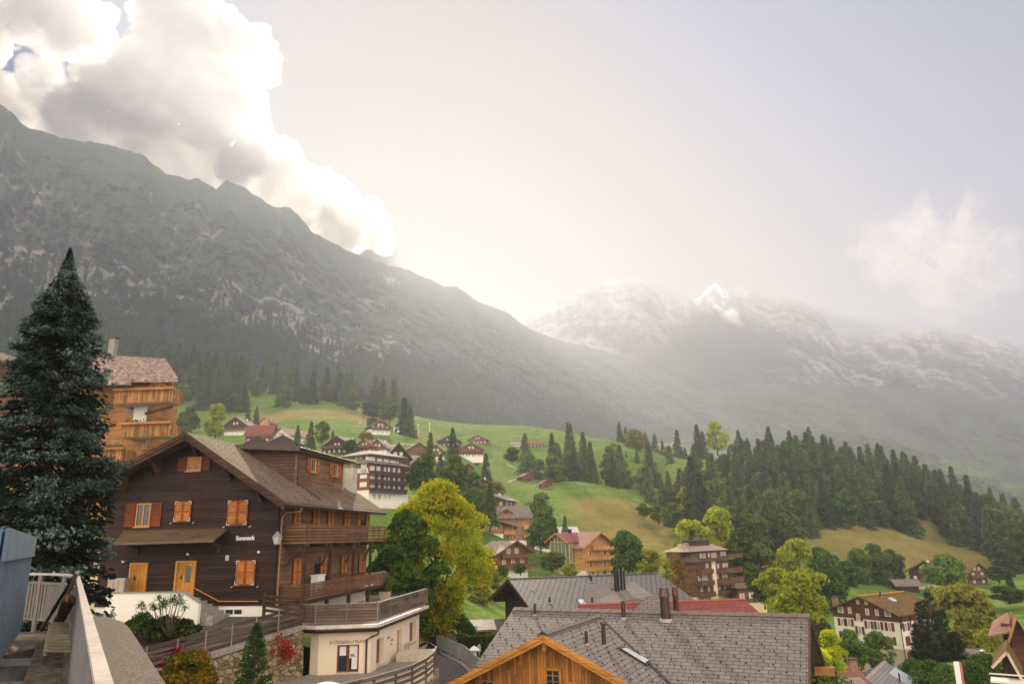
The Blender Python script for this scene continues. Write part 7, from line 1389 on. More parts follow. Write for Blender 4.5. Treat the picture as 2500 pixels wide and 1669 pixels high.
strip('hillside_path', [(2345, 1418), (2390, 1402), (2440, 1385), (2490, 1372)], 2.2, PATHM); strip('meadow_path', [(1235, 1132), (1262, 1146), (1300, 1166)], 1.5, PATHM); strip('meadow_path', [(1240, 1178), (1262, 1168), (1285, 1160)], 1.5, PATHM); strip('upper_lane', [(905, 1100), (940, 1092), (985, 1084), (1040, 1088)], 2.5, PATHM)
# white masts on the upper meadow
for i, (px, yt, yb_, Y) in enumerate(((838, 1034, 1063, 440), (849, 1040, 1063, 430), (878, 1029, 1057, 450), (1021, 1033, 1056, 430), (1049, 1031, 1047, 520), (972, 1035, 1050, 440))):
    t_ = at(px, yt, Y); o_ = at(px, yb_, Y); h = t_.z - o_.z; mm = things('white_mast', 'thin white mast standing in the upper meadow or beside the hillside chalet', 'mast', o_, 0, 'white masts on the upper meadow'); m_ = MB(); m_.tube([(0, 0, -3), (0, 0, h)], [.22, .14], 6); m_.build('pole', [SIGNW], mm); m_ = MB(); m_.box(-.9, .9, -.05, .05, h - .7, h - .5); m_.build('crossarm', [SIGNW], mm)
# ================================================================ vegetation
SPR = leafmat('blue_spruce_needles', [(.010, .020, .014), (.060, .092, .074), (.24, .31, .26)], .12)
FIR = leafmat('fir_needles', [(.034, .066, .02), (.10, .15, .045), (.24, .26, .08)], .35)
FIRB = leafmat('distant_fir_needles', [(.022, .046, .028), (.060, .095, .055), (.11, .14, .07)], .25)
YEL = leafmat('yellow_green_leaves', [(.16, .34, .03), (.48, .58, .03), (.92, .70, .04)], .6)
DGR = leafmat('deep_green_leaves', [(.028, .06, .012), (.07, .13, .025), (.15, .21, .045)], .35)
MGR = leafmat('mid_green_leaves', [(.06, .11, .022), (.13, .20, .045), (.26, .30, .07)], .45)
LIM = leafmat('lime_leaves', [(.15, .23, .02), (.36, .43, .04), (.60, .55, .06)], .5)
OCH = leafmat('ochre_leaves', [(.14, .17, .03), (.30, .31, .05), (.48, .40, .08)], .45)
REDL = leafmat('red_creeper_leaves', [(.20, .015, .012), (.42, .03, .02), (.30, .05, .02)], .3); MIXL = leafmat('autumn_shrub_leaves', [(.05, .08, .02), (.22, .17, .02), (.40, .10, .02)], .4); PUR = leafmat('purple_leaves', [(.05, .03, .035), (.10, .06, .06), (.14, .09, .08)], .3); YEW = leafmat('yew_needles', [(.008, .016, .006), (.02, .035, .01), (.13, .14, .02)], .15)
# prototypes (meshes only)
def tree_meshes(name, leafdata, trunk, lm):
    V, F = leafdata; a = mk_mesh(name + '_crown', V, F, lm, uvs=False); b = trunk.mesh(name + '_trunk', [BARK], True); return a, b
def place(name, meshes, loc, s, label, cat, group=None, rz=None, parts=True, sz=1.0):
    e = empty(name, loc, random.uniform(0, 6.28) if rz is None else rz, label, cat, group); e.scale = (s, s, s * sz); link('crown', meshes[0], e)
    if parts: link('trunk', meshes[1], e)
    return e
CONS = []
for k in range(4): CONS.append(tree_meshes('fir%d' % k, conifer(20 + k, 20, 10.6 + k * 1.1, 20, 11, 14, .52, .38 + .06 * k, .03, .5, .78), trunk_mb(20, .25, 0, k, .95), [FIR, FIR, FIRB, FIR][k]))
FARC = [tree_meshes('far_fir%d' % k, conifer(40 + k, 20, 7.0 + k * 1.1, 15, 7, 7, .85, .4, .04, .35, .8), trunk_mb(20, .25, 0, k, .95), FIRB) for k in range(3)]
BRO = {}
for nm, lm in (('mid', MGR), ('deep', DGR), ('lime', LIM), ('ochre', OCH)):
    BRO[nm] = []
    for k in range(2): (ld, _c) = leafy(60 + k + len(BRO) * 7, 10, 8.4, 5200, .27, 34, .14, shape=.45); BRO[nm].append(tree_meshes('broadleaf_%s%d' % (nm, k), ld, trunk_mb(10, .22, 4, k), lm))
HB = [tree_meshes('hazy_broadleaf%d' % k, leafy(90 + k, 10, 8.6, 2600, .40, 26, .12, shape=.45)[0], trunk_mb(10, .22, 3, k), MGR) for k in range(2)]
# ---- near trees
sp_base = at(128, 1350, 26.0); zg0 = -9.2; top = at(172, 603, 26.0); hS = top.z - zg0
e = empty('blue_spruce', (sp_base.x, 26.0, zg0), 0, 'very tall blue green spruce left of the dark chalet', 'spruce')
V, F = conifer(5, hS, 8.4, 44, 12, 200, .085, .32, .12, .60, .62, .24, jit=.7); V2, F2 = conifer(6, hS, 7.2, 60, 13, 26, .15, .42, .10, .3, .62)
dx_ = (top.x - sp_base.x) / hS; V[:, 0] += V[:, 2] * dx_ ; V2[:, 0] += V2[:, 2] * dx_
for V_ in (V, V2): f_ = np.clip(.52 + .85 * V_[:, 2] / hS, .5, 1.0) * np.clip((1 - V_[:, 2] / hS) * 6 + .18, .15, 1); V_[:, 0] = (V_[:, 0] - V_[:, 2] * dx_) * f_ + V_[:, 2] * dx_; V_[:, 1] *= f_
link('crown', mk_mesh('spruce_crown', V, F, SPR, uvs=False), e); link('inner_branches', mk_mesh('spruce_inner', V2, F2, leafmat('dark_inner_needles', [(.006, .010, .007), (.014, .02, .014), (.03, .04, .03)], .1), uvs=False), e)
m_ = MB(); m_.tube([(0, 0, -1), (dx_ * hS * .5, 0, hS * .5), (dx_ * hS * .93, 0, hS * .93)], [.34, .2, .05], 8); link('trunk', m_.mesh('spruce_trunk', [BARK], True), e)
def big(name, label, px, py, Y, h, w, n, leaf, lm, seed, clumps=60, zlow=.12, shape=.45, limbs=7, zg_=None, group=None, cat='tree', br=.2):
    p = at(px, py, Y); (ld, _c) = leafy(seed, h, w, n, leaf, clumps, zlow, shape=shape, blobr=br)
    e = empty(name, p if zg_ is None else (p.x, p.y, zg_), 0, label, cat, group); link('crown', mk_mesh(name + '_crown', ld[0], ld[1], lm, uvs=False), e); link('trunk', trunk_mb(h, .03 * h ** .9, limbs, seed, .6, .17).mesh(name + '_trunk', [BARK], True), e); return e
big('yellow_maple', 'large round tree turning bright yellow in the middle of the village', 1063, 1556, 68, 13.9, 11.6, 40000, .115, YEL, 3, 130, .08, .5, 12, br=.125)
big('dark_green_maple', 'dark green bushy tree in front of the yellow one', 985, 1556, 61, 10.2, 6.6, 22000, .12, DGR, 8, 60, .08, .38, 6, br=.15)
def cone_tree(name, label, px, py, Y, h, w, lm, nw, nb, nf, leaf, seed, cat='conifer', zg_=None, **kw):
    p = at(px, py, Y); z = p.z if zg_ is None else zg_; V, F = conifer(seed, h, w, nw, nb, nf, leaf, **kw); e = empty(name, (p.x, p.y, z), 0, label, cat); link('crown', mk_mesh(name + '_crown', V, F, lm, uvs=False), e); link('trunk', trunk_mb(h, .03 * h, 0, seed, .9).mesh(name + '_trunk', [BARK], True), e); return e
pt_ = at(618, 1520, 27.5); cone_tree('young_pine', 'young bright green pine in front of the rubble stone wall', 622, 1600, 27.5, pt_.z + 8.5, 2.7, leafmat('young_pine_needles', [(.02, .045, .012), (.05, .10, .025), (.10, .16, .05)], .2), 34, 11, 34, .055, 12, zg_=-8.5, droop=-.55, power=.75, z0=.02, ragged=.2)
big('autumn_bush', 'yellow green bush with red leaves at the foot of the board fence', 452, 1700, 28.2, 1.6, 2.0, 8000, .05, MIXL, 31, 40, .05, .4, 3, cat='bush')
def pad(p, q, n, leaf, lm, name, label, seed, thick=.15, cat='creeper'):   # leaves scattered over a patch p..q
    rs = np.random.RandomState(seed); p, q = Vector(p), Vector(q); C = []
    for i in range(9):
        c = np.array(p.lerp(q, rs.rand())) + rs.normal(size=3) * (.30, .04, .30); C.append(c + rs.normal(size=(n // 9, 3)) * (.15, thick * .4, .15))
    C = np.vstack(C); A = rand_unit(rs, len(C)); B = np.cross(A, rand_unit(rs, len(C))); B /= np.linalg.norm(B, axis=1)[:, None]; V, F = quads_from(C - np.array(p), A * leaf, B * leaf); return tag(link(name, mk_mesh(name, V, F, lm, uvs=False), loc=p), label, cat)
wallp = lambda px, py: on_plane(px, py, E2 + nn_ * .28, nn_)
pad(wallp(662, 1572), wallp(694, 1553), 260, .04, REDL, 'red_creeper', 'red creeper leaves on the stone wall beside the cream office', 41); pad(wallp(688, 1590), wallp(704, 1625), 450, .045, REDL, 'small_red_creeper', 'small red creeper patch lower down the stone wall', 42); pad(wallp(405, 1620), wallp(450, 1610), 700, .05, REDL, 'left_red_creeper', 'red creeper leaves hanging under the left end of the board fence', 43)
# dwarf pine and ground plants before the parapet
for i, (px, py, w, h, lm, lb_) in enumerate(((345, 1545, 1.9, 1.5, DGR, 'dark low shrub left under the white parapet'), (395, 1555, 2.6, 1.5, YEW, 'dark dwarf pine in front of the white parapet'), (450, 1560, 1.6, 1.6, DGR, 'dark green shrub at the right end of the white parapet'))):
    big('garden_shrub', lb_, px, py, 35.2, h * .5, w * .75, 2200, .05, YEW if i else DGR, 50 + i, 26, .02, .4, 4, group='shrubs before the parapet', cat='shrub')
tw = at(410, 1552, 34.9); tt = things('bare_twisted_pine', 'small twisted pine with tufted twigs before the white parapet', 'pine', tw); m_ = MB(); rs = random.Random(9); tips = []
for k in range(15):
    a = rs.uniform(-1.6, 1.6); L_ = rs.uniform(.9, 1.9); p1 = Vector((a * .35, rs.uniform(-.2, .2), .5)); p2 = Vector((a * L_ * .6, rs.uniform(-.3, .3), 1.0 + L_ * .45 - abs(a) * .15)); m_.tube([(0, 0, 0), p1, p2], [.04, .028, .01], 5); tips.append(p2)
m_.build('trunk', [BARK], tt); rs = np.random.RandomState(3); C = np.vstack([np.array(t) + rs.normal(size=(60, 3)) * .09 for t in tips]); A = rand_unit(rs, len(C)); B = np.cross(A, rand_unit(rs, len(C))); V, F = quads_from(C, A * .055, B * .02); link('needle_tufts', mk_mesh('tufts', V, F, DGR, uvs=False), tt)
sb = MB(); p0, p1 = at(330, 1560, 34.6), at(452, 1556, 34.8); bd_ = tag(link('planting_bed', mk_mesh('bed', [tuple(at(300, 1545, 36.5)), tuple(at(455, 1545, 36.5)), tuple(at(450, 1580, 34.2)), tuple(at(330, 1590, 33.8))], [(0, 1, 2, 3)][::1], [plain('dark_soil', (.035, .025, .018), 1)])), kind='structure')
# roof terrace plants
for px, py, Y, lb_ in ((940, 1462, 41.5, 'bright green shrub in a pot behind the bend of the terrace fence'), (985, 1440, 52, 'green potted shrub left of the tree on the roof terrace'), (1002, 1434, 50, 'light green potted shrub at the far end of the terrace fence')):
    p = at_z(px, py, ZT); e = big('potted_shrub', lb_, px, py, p.y, 1.5, 1.8, 2600, .06, MGR if px != 985 else DGR, px, 22, .25, .5, 3, zg_=ZT + .2, group='potted shrubs on the roof terrace', cat='shrub'); m_ = MB(); frust(m_, .3, -.2, .42, .35); m_.build('pot', [TAUPE], e)
# hedge
hd0 = at(1160, 1590, 66); rs = np.random.RandomState(2); n = 9000; C = np.stack([rs.uniform(-1.6, 4.4, n), rs.uniform(-.5, .5, n), rs.uniform(-2, 1.15, n) + .06 * rs.normal(size=n)], 1); s_ = rs.rand(n) < .6; C[s_, 2] = 1.15 + rs.normal(size=s_.sum()) * .06; C[~s_, 1] = -.5 + rs.normal(size=(~s_).sum()) * .06
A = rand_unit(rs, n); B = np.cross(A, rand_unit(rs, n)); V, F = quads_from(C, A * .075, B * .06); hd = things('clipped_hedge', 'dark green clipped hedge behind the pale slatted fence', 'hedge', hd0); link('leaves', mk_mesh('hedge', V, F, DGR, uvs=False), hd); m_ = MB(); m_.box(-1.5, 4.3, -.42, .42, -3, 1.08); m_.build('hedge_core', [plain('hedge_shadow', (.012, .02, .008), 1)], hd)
big('round_bush', 'dark round bush left of the log stack', 1118, 1572, 74, 3.0, 3.4, 5000, .08, DGR, 77, 26, .02, .4, 2, cat='bush'); big('rowan_shrub', 'shrub with red berries below the yellow tree', 1050, 1556, 70, 3.2, 4.0, 5000, .08, MIXL, 78, 26, .02, .4, 3, cat='shrub')
# ---- mid distance broadleaf trees: px, ground py, Y, height, width, kind, label
BT = [(1535, 1404, 183, 10.5, 8.5, 'deep', 'dark green round tree right of the orange house'), (1588, 1408, 178, 6.5, 6, 'lime', 'pale green small tree behind the end of the slate ridge'), (1495, 1400, 200, 6, 6, 'mid', 'small tree tucked behind the orange house'),
 (1690, 1405, 205, 15, 13, 'lime', 'large yellowish tree left behind the brown tower'), (1762, 1400, 210, 17, 14, 'lime', 'largest yellowish tree directly behind the brown tower'), (1818, 1430, 190, 13, 9, 'deep', 'deep green tree at the right side of the brown tower'), (1858, 1440, 188, 11, 8, 'mid', 'green tree between the brown tower and the rusty roof'),
 (1965, 1480, 185, 16, 12, 'lime', 'tall bright green tree left above the white hotel'), (2030, 1482, 190, 13, 10, 'deep', 'dark green tree right beside the tall bright one'), (1905, 1475, 150, 7, 8, 'lime', 'yellow green feathery bush behind the slate roof end'), (1960, 1535, 112, 7.5, 8, 'lime', 'lime green tree left of the white hotel'), (1868, 1478, 160, 6.5, 7, 'deep', 'dark bush behind the flat roofed annex'),
 (2022, 1608, 112, 4.8, 4.0, 'mid', 'first round clipped tree from the left before the hotel'), (2088, 1640, 108, 5.0, 4.3, 'mid', 'middle round clipped tree before the hotel'), (2155, 1642, 108, 5.2, 4.2, 'mid', 'right round clipped tree before the hotel corner'), (1992, 1560, 118, 6, 5, 'deep', 'shaded tree behind the gable end of the slate roof'),
 (2375, 1632, 140, 13.5, 13, 'ochre', 'wide olive brown tree right of the white hotel'), (2312, 1520, 172, 7.5, 7, 'ochre', 'peach coloured tree behind the hotel roof'), (2330, 1520, 205, 17, 12, 'mid', 'big round tree between the two hillside chalets'), (2400, 1560, 170, 7, 8, 'deep', 'dark bush below the big round hillside tree'),
 (2105, 1436, 245, 12, 9, 'mid', 'left tree of the trio on the brown meadow edge'), (2148, 1436, 250, 13, 11, 'mid', 'middle tree of the trio on the brown meadow edge'), (2186, 1432, 255, 12, 9, 'deep', 'right dark tree of the trio on the brown meadow edge'), (2070, 1440, 235, 8, 10, 'deep', 'low dark tree left of the trio by the meadow'), (2020, 1420, 250, 11, 11, 'deep', 'dark wood edge tree above the tall bright one'),
 (2470, 1420, 300, 14, 13, 'deep', 'big dark tree below the right end of the forest'), (2490, 1365, 330, 15, 9, 'mid', 'yellowish tree at the right edge below the forest'), (2440, 1420, 265, 5, 9, 'deep', 'low dark hedge tree right of the hillside chalet'), (2465, 1470, 190, 4, 9, 'deep', 'dark low bushes on the right slope'),
 (1322, 1312, 240, 13, 11, 'mid', 'tall round tree above the weathered barn'), (1345, 1318, 235, 7, 5, 'deep', 'narrow small tree right of the weathered barn'), (1320, 1345, 200, 8, 7, 'deep', 'green tree between ochre house and orange house'), (1160, 1262, 212, 8, 8, 'mid', 'green tree above the pale roofed barn'), (1190, 1232, 232, 6, 6, 'mid', 'small tree before the wide roofed chalet'), (1215, 1210, 250, 4.5, 6, 'ochre', 'reddish bush right of the wide roofed chalet'), (1110, 1215, 205, 11, 9, 'mid', 'green tree right behind the yellow tree top'), (1028, 1205, 190, 10.5, 8.5, 'deep', 'dense dark green tree right of the large hotel'), (1150, 1200, 240, 6, 8, 'deep', 'bushes left below the wide roofed chalet'),
 (524, 1072, 320, 15, 11, 'lime', 'yellow green tree behind the ridge of the dark chalet'), (460, 1060, 380, 14, 12, 'mid', 'green tree left of the yellow green one'), (435, 1075, 300, 9, 13, 'mid', 'low tree just behind the chalet ridge left side'), (856, 1108, 240, 4.5, 6, 'deep', 'round green bush between the dormer and hotel roof'), (785, 1082, 300, 9, 7, 'mid', 'round tree right of the two upper firs'), (893, 1077, 330, 4.4, 8, 'ochre', 'dark reddish bush below the hillside chalet'), (910, 1045, 410, 6, 8, 'mid', 'small tree left of the hillside chalet'),
 (950, 1030, 520, 17, 17, 'mid', 'large round tree above the hillside chalet'), (905, 1022, 540, 15, 17, 'deep', 'round tree left above the hillside chalet'), (1552, 1105, 500, 16, 17, 'ochre', 'big golden round tree standing alone in the haze'), (1500, 1110, 480, 8, 9, 'lime', 'small pale tree left of the golden round one'), (1632, 1110, 500, 6, 8, 'lime', 'small bright tree right of the golden round one'), (1752, 1105, 510, 21, 16, 'lime', 'tall pale leafy tree among the crest firs'),
 (1690, 1290, 300, 17, 15, 'lime', 'tall pale leafy tree at the left end of the wood'), (1735, 1300, 290, 19, 15, 'mid', 'leafy tree at the foot of the wood'), (1572, 1262, 290, 5, 6, 'mid', 'pale shrub on the dry meadow edge'), (1608, 1275, 288, 6.5, 7, 'mid', 'second pale shrub right of it on the dry meadow edge'), (1645, 1292, 275, 9, 9, 'mid', 'pale rounded shrubs at the foot of the wood'), (1250, 1128, 300, 6, 7, 'mid', 'small hazy tree by the meadow path'),
 (1270, 1402, 165, 2.2, 3, 'deep', 'dark bush before the white ground floor'), (1348, 1392, 172, 4, 7, 'mid', 'garden shrubs left of the glazed hall'), (1395, 1412, 160, 3.4, 4, 'lime', 'flowering shrub below the glazed hall'), (1225, 1412, 150, 2.6, 3, 'deep', 'round garden bush on the lawn below the brown chalet'), (1195, 1445, 118, 3, 5, 'ochre', 'purple brown shrubs along the garden terrace'), (1165, 1480, 105, 2.8, 5, 'ochre', 'reddish shrubs lower on the garden terrace')]
for i, (px, py, Y, h, w, kd, lb_) in enumerate(BT):
    p = at(px, py, Y); zg1 = min(p.z, gz(p.x, p.y) + .5) if Y > 100 else p.z; me_ = BRO[kd][i % 2]; e = empty('broadleaf_tree' if h > 5 else 'shrub', (p.x, p.y, p.z), random.uniform(0, 6.28), lb_, 'tree' if h > 5 else 'shrub', 'broadleaf trees among the houses'); e.scale = (w / 8.4, w / 8.4, h / 9.6); link('crown', me_[0], e); link('trunk', me_[1], e)
for i, (px, py, Y, h, w, lb_) in enumerate(((2285, 1690, 100, 3.5, 6, 'dark bush at the foot of the yews'), (2375, 1690, 96, 3.0, 6, 'dark bush at the bottom edge right of the pale board'), (2420, 1672, 100, 3.4, 6, 'dark bush left under the mossy corner roof'), (2240, 1672, 118, 3, 6, 'low dark shrub between hotel corner and yews'), (2330, 1700, 88, 2.6, 5, 'dark low shrub behind the pale board'), (2425, 1600, 125, 3.5, 6, 'sunny yellow green bush left of the corner chalet'))):
    big('dark_bush', lb_, px, py, Y, h, w, 3000, .14, BRO['lime' if 'sunny' in lb_ else 'deep'][0][0].materials[0], 200 + i, 24, .03, .45, 3, cat='bush')
# yellow garden bushes bottom right
for i, (px, py, Y, h, w, lb_) in enumerate(((1998, 1690, 66, 3.4, 3.6, 'yellow flowering bush under the gable end of the slate roof'), (2040, 1640, 84, 4.2, 3.4, 'yellow bush right of the slate roof eave'), (1990, 1720, 60, 3.2, 5, 'grey green drooping bush at the bottom edge'))):
    big('garden_bush', lb_, px, py, Y, h, w, 7000, .08, YEL if i < 2 else MGR, 90 + i, 30, .05, .45, 3, cat='bush', group='bushes beside the slate roofed house')
big('golden_column_tree', 'orange golden narrow tree left against the brown tower', 1630, 1450, 150, 7.5, 3.2, 5200, .13, OCH, 95, 26, .02, .35, 2); big('olive_column_tree', 'olive narrow tree in front of the brown tower wall', 1662, 1480, 140, 9, 3.6, 6000, .13, MIXL, 96, 30, .02, .35, 2)
# yews right of the hotel
for i, (px, py, Y, h, w) in enumerate(((2255, 1650, 128, 8, 3.4), (2275, 1655, 124, 11.5, 4.0), (2300, 1660, 122, 13, 4.6), (2325, 1665, 120, 10.5, 4.2), (2348, 1665, 118, 7, 4.2))):
    cone_tree('dark_yew', ['dark yew nearest to the hotel wall', 'second dark yew from the hotel wall', 'tallest dark yew of the group', 'dark yew right of the tallest', 'lowest dark yew on the right side of its group'][i], px, py, Y, h, w, YEW, 26, 8, 20, .17, 60 + i, droop=-.9, power=.42, z0=.02, ragged=.3)
# single conifers in the village
SC = [(1198, 1282, 205, 12, 'slim dark fir left behind the ochre house'), (1050, 1132, 280, 12.5, 'slim fir beside the narrow brown house'), (1105, 1130, 300, 15, 'tall hazy fir before the upper hazy house'), (1120, 1192, 250, 11.5, 'wide fir above the right side of the yellow tree'), (1100, 1175, 240, 11, 'dark fir right of the dense green tree'), (1187, 1172, 290, 11, 'hazy fir above the wide roofed chalet'), (985, 1080, 420, 27, 'tall fir pair left half right of the hillside chalet'), (1000, 1080, 415, 22, 'broad fir right of the tall one by the hillside chalet'),
 (725, 1090, 275, 8.5, 'left of the small firs above the dormer roof'), (757, 1094, 272, 10.5, 'larger fir right beside it above the dormer roof'), (812, 1076, 330, 5, 'very small fir in the upper meadow'), (603, 1040, 420, 11, 'dark fir above the white gabled chalet'), (624, 1040, 415, 12, 'brownish fir above the pinkish red roof'), (1380, 1300, 235, 5.5, 'tiny spruce behind the white metal roof'), (2478, 1480, 200, 9, 'slim dark spruce on the right slope'), (1075, 1192, 225, 11, 'dark pine left above the yellow tree'), (1530, 1130, 470, 7, 'small fir left under the golden round tree'), (1556, 1128, 465, 9, 'small fir under the golden round tree'), (1584, 1126, 470, 11, 'small fir right of the golden round tree'), (1636, 1130, 470, 12, 'fir on the hazy crest right of the golden tree'), (1634, 1215, 400, 15, 'fir on the slope left of the wood'), (1662, 1218, 395, 14, 'second fir on the slope left of the wood')]
for i, (px, py, Y, h, lb_) in enumerate(SC): place('fir_tree', CONS[i % 4], at(px, py, Y), h / 20, lb_, 'conifer', 'single firs in the village')
# ---- woods: individual trees set on the ground inside a measured outline
def proj(x, y, z):
    d = Vector((x, y, z)); k = d.dot(_f); return 1250 + FPX * d.dot(_r) / k, 834.5 - FPX * d.dot(_u) / k
def inpoly(px, py, P):
    c = False; j = len(P) - 1
    for i in range(len(P)):
        if (P[i][1] > py) != (P[j][1] > py) and px < (P[j][0] - P[i][0]) * (py - P[i][1]) / (P[j][1] - P[i][1]) + P[i][0]: c = not c
        j = i
    return c
def wood(n, poly, Yr, sp, hr, kinds, label, cat, group, seed, name='forest_fir', front=None):
    rs = np.random.RandomState(seed); xs = [p[0] for p in poly]; u0, u1 = uv(min(xs), 1200)[0], uv(max(xs), 1200)[0]; N = 6000
    Y = rs.uniform(*Yr, N); U = rs.uniform(u0, u1, N); Z = ground_z(U * Y, Y); got = []
    for y, u, z in zip(Y, U, Z):
        px, py = proj(u * y, y, z)
        if not inpoly(px, py, poly): continue
        x = u * y
        if any((x - a) ** 2 + (y - b) ** 2 < sp * sp for a, b in got): continue
        got.append((x, y)); k = kinds[rs.randint(len(kinds))]; h = rs.uniform(*hr)
        place(name, k, (x, y, z - .3), h / 20 if name != 'forest_leaf_tree' else h / 10, label, cat, group, rs.uniform(0, 6.28), True, rs.uniform(.95, 1.2))
        if len(got) >= n: break
    return len(got)
HILL = [(1655, 1225), (1720, 1180), (1800, 1140), (1900, 1130), (2000, 1135), (2120, 1140), (2250, 1170), (2350, 1215), (2420, 1260), (2500, 1310), (2580, 1400), (2440, 1385), (2340, 1335), (2270, 1312), (2170, 1300), (2060, 1305), (2000, 1312), (1950, 1345), (1900, 1372), (1800, 1390), (1720, 1345), (1665, 1270)]
n1 = wood(150, HILL, (225, 520), 7.4, (14, 27), CONS, 'tall dark fir in the wood covering the right hand hill', 'conifer', 'firs of the wood on the right hill', 1)
n2 = wood(125, HILL, (225, 510), 7.8, (10, 18), BRO['mid'] + BRO['deep'] + HB, 'leafy green tree standing among the firs of the right hill', 'tree', 'leafy trees of the wood on the right hill', 2, 'forest_leaf_tree')
LEFTW = [(250, 1010), (420, 985), (540, 1030), (690, 1030), (700, 1000), (780, 985), (900, 1010), (1000, 1010), (1010, 960), (900, 930), (700, 915), (420, 870), (250, 860)]
n3 = wood(85, LEFTW, (500, 850), 11, (20, 32), CONS[:3], 'fir in the dark wood behind the upper village', 'conifer', 'firs of the wood behind the upper village', 3)
n4 = wood(45, LEFTW, (500, 800), 16, (11, 16), HB + BRO['deep'], 'leafy tree in the dark wood behind the upper village', 'tree', 'leafy trees behind the upper village', 4, 'forest_leaf_tree')
FOG = [(1270, 1170), (1300, 1130), (1400, 1120), (1500, 1120), (1560, 1170), (1700, 1230), (1640, 1250), (1530, 1212), (1450, 1196), (1340, 1186)]
n5 = wood(17, FOG, (355, 520), 9, (15, 26), CONS, 'hazy fir in the misty hollow beyond the meadow', 'conifer', 'firs in the misty hollow', 5); n6 = wood(18, FOG, (350, 480), 14, (9, 14), HB, 'hazy leafy tree in the misty hollow', 'tree', 'leafy trees in the misty hollow', 6, 'forest_leaf_tree')
for i, (px, h) in enumerate(((1515, 16), (1530, 13), (1578, 14), (1600, 17), (1618, 12), (1655, 22), (1672, 12), (1690, 18), (1705, 27), (1718, 24), (1778, 16), (1795, 20), (1806, 22), (1820, 15), (1835, 12), (1850, 10))):
    Y = 530 + 13 * (i % 4); u = uv(px, 1100)[0]; place('crest_fir', CONS[i % 4], (u * Y, Y, gz(u * Y, Y) - .5), h / 20, 'dark pointed fir in the row along the hazy crest', 'conifer', 'firs along the hazy crest')
# ---- far woods on the mountain: one mass
def far_wood():
    u, rv, ry, bv, by = LMP; rs = np.random.RandomState(8); Vs, Fs = [], []; base = conifer(70, 26, 10, 7, 5, 4, 2.2, .4, 0, .3, .8); me = bpy.data.objects['mountain'].data
    co = np.empty(len(me.vertices) * 3, np.float32); me.vertices.foreach_get('co', co); co = co.reshape(310, 700, 3); w = np.empty(310 * 700, np.float32); me.attributes['wood'].data.foreach_get('value', w); w = w.reshape(310, 700); k = 0; bV, bF = base
    for _ in range(26000):
        i = int(rs.rand() ** 1.4 * 160); j = rs.randint(700); p = co[i, j]
        if w[i, j] + (fbm(p[0] / 170., p[2] / 120. + 3, 3) - .5) * 1.8 < .52: continue
        s = rs.uniform(.55, 1.1); Vs.append(bV * (s, s, s) + p + rs.normal(size=3) * (6, 6, 0)); Fs.append(bF + k); k += len(bV)
        if len(Vs) > 5200: break
    o = link('distant_forest', mk_mesh('distant_forest', np.vstack(Vs), np.vstack(Fs), FIRB, uvs=False)); tag(o, kind='stuff')
far_wood()
BIGC, T = mat('cumulus_vapour'); T.n.clear(); T.out = T.node('ShaderNodeOutputMaterial')
vol = T.node('ShaderNodeVolumePrincipled', {'Color': (1, .98, .96), 'Density': .0048, 'Anisotropy': .62}); T.l.new(vol.outputs[0], T.out.inputs['Volume'])
CUM = [(455, 90, 150), (560, 120, 110), (610, 150, 75), (400, 200, 150), (520, 260, 140), (300, 220, 130), (170, 60, 120), (50, 30, 100), (220, 320, 120), (90, 220, 80), (30, 290, 70), (380, 360, 120), (560, 370, 130), (670, 430, 110), (770, 480, 95), (850, 530, 85), (905, 555, 62), (660, 560, 120), (480, 480, 110), (800, 590, 90), (930, 590, 40), (130, 290, 70), (-60, 60, 120), (-60, 240, 100), (300, 430, 90)]
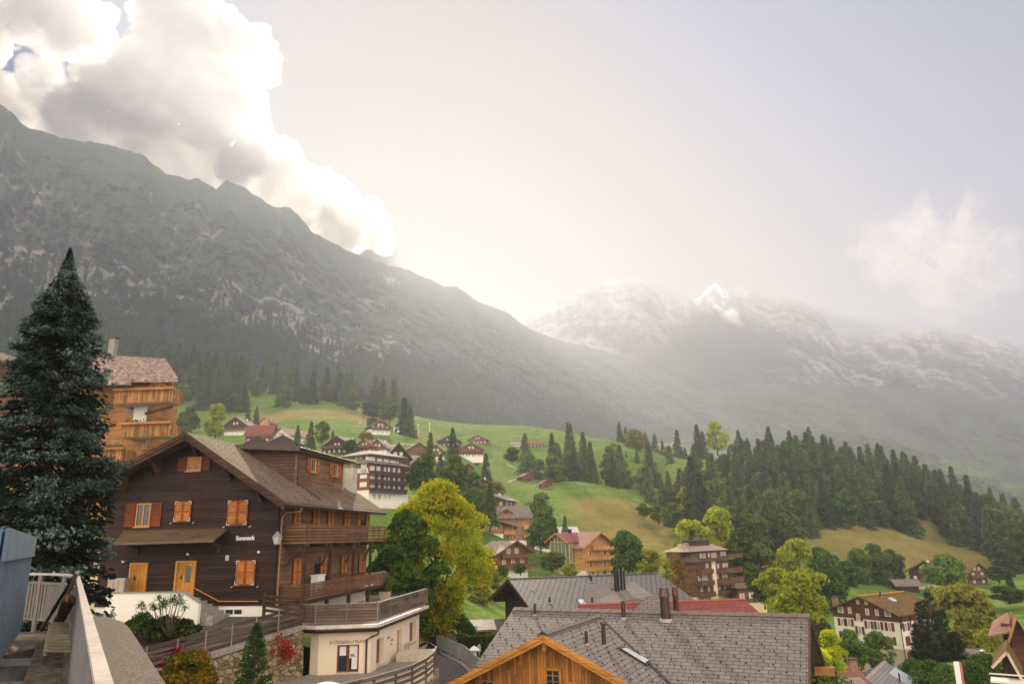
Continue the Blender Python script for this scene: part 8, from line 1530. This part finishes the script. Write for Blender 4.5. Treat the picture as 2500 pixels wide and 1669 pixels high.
def vapour(name, spots, Y, m, vox, amp, freq, K=1.0, drift=150, seed=1, flat=1.0):
    rs = random.Random(seed); Vs, Fs = [], []; k = 0
    import bmesh
    from mathutils import noise as mn
    bm = bmesh.new(); bmesh.ops.create_icosphere(bm, subdivisions=3, radius=1); V0 = np.array([v.co[:] for v in bm.verts]); F0 = np.array([[v.index for v in f.verts] for f in bm.faces]); bm.free()
    for (px, py, r) in spots: Vs.append(V0 * (1, flat, .92) * r * K / FPX * Y + np.array(at(px * K, py * K, Y + rs.uniform(-drift, drift)))); Fs.append(F0 + k); k += len(V0)
    o = link('t', mk_mesh('t', np.vstack(Vs), np.vstack(Fs), m, uvs=False)); md = o.modifiers.new('r', 'REMESH'); md.mode = 'VOXEL'; md.voxel_size = vox
    me = bpy.data.meshes.new_from_object(o.evaluated_get(bpy.context.evaluated_depsgraph_get())); bpy.data.objects.remove(o)
    co = np.empty(len(me.vertices) * 3, np.float32); me.vertices.foreach_get('co', co); co = co.reshape(-1, 3); no = np.array([v.normal[:] for v in me.vertices])
    d = np.array([mn.fractal(Vector(p) * freq, .65, 2.1, 6, noise_basis='PERLIN_ORIGINAL') - .25 * abs(mn.noise(Vector(p) * freq * 3)) for p in co])
    co += no * (d * amp)[:, None]; me.vertices.foreach_set('co', co.astype(np.float32).ravel()); me.materials.clear(); me.materials.append(m); me.update(); me.name = name; return me
tag(link('cumulus_cloud', vapour('cumulus_cloud', CUM, 5600, BIGC, 45, 150, .0028)), kind='stuff')
# ---- low cloud against the far mountain
tag(link('valley_cloud', vapour('valley_cloud', [(1500, 830, 40), (1560, 800, 45), (1620, 775, 52), (1665, 760, 50), (1700, 795, 60), (1750, 820, 50), (1800, 820, 35), (1850, 815, 22), (1640, 850, 55), (1720, 860, 45), (1580, 850, 40), (1790, 850, 30)], 4300, CLOUDM, 22, 90, .007, K1, 100, 2)), kind='stuff')
WISPM, T = mat('thin_vapour'); T.n.clear(); T.out = T.node('ShaderNodeOutputMaterial')
vol = T.node('ShaderNodeVolumePrincipled', {'Color': (1, .98, .96), 'Density': .0011, 'Anisotropy': .1}); T.l.new(vol.outputs[0], T.out.inputs['Volume'])
tag(link('wispy_cloud', vapour('wispy_cloud', [(2250, 555, 50), (2330, 580, 75), (2400, 600, 60), (2190, 590, 45), (2300, 650, 70), (2400, 680, 60), (2430, 620, 50), (2240, 630, 55), (2130, 610, 30), (2370, 540, 35), (2330, 730, 45)], 6900, WISPM, 40, 330, .0035, 1.0, 200, 4)), kind='stuff')
# ---------------------------------------------------------------- haze over the whole valley
def haze():
    mb = MB(); mb.box(-3300, 5000, -60, 6150, -1400, 1915)
    m = bpy.data.materials.new('haze'); m.use_nodes = True; T = NT(m.node_tree); T.n.clear()
    out = T.node('ShaderNodeOutputMaterial')
    v = T.node('ShaderNodeVolumePrincipled', {'Color': (.76, .83, .97), 'Density': HAZE_D, 'Anisotropy': HAZE_G})
    T.l.new(v.outputs[0], out.inputs['Volume'])
    return tag(mb.build('haze', m), kind='stuff')
HAZE_D, HAZE_G = .00023, .37
haze()
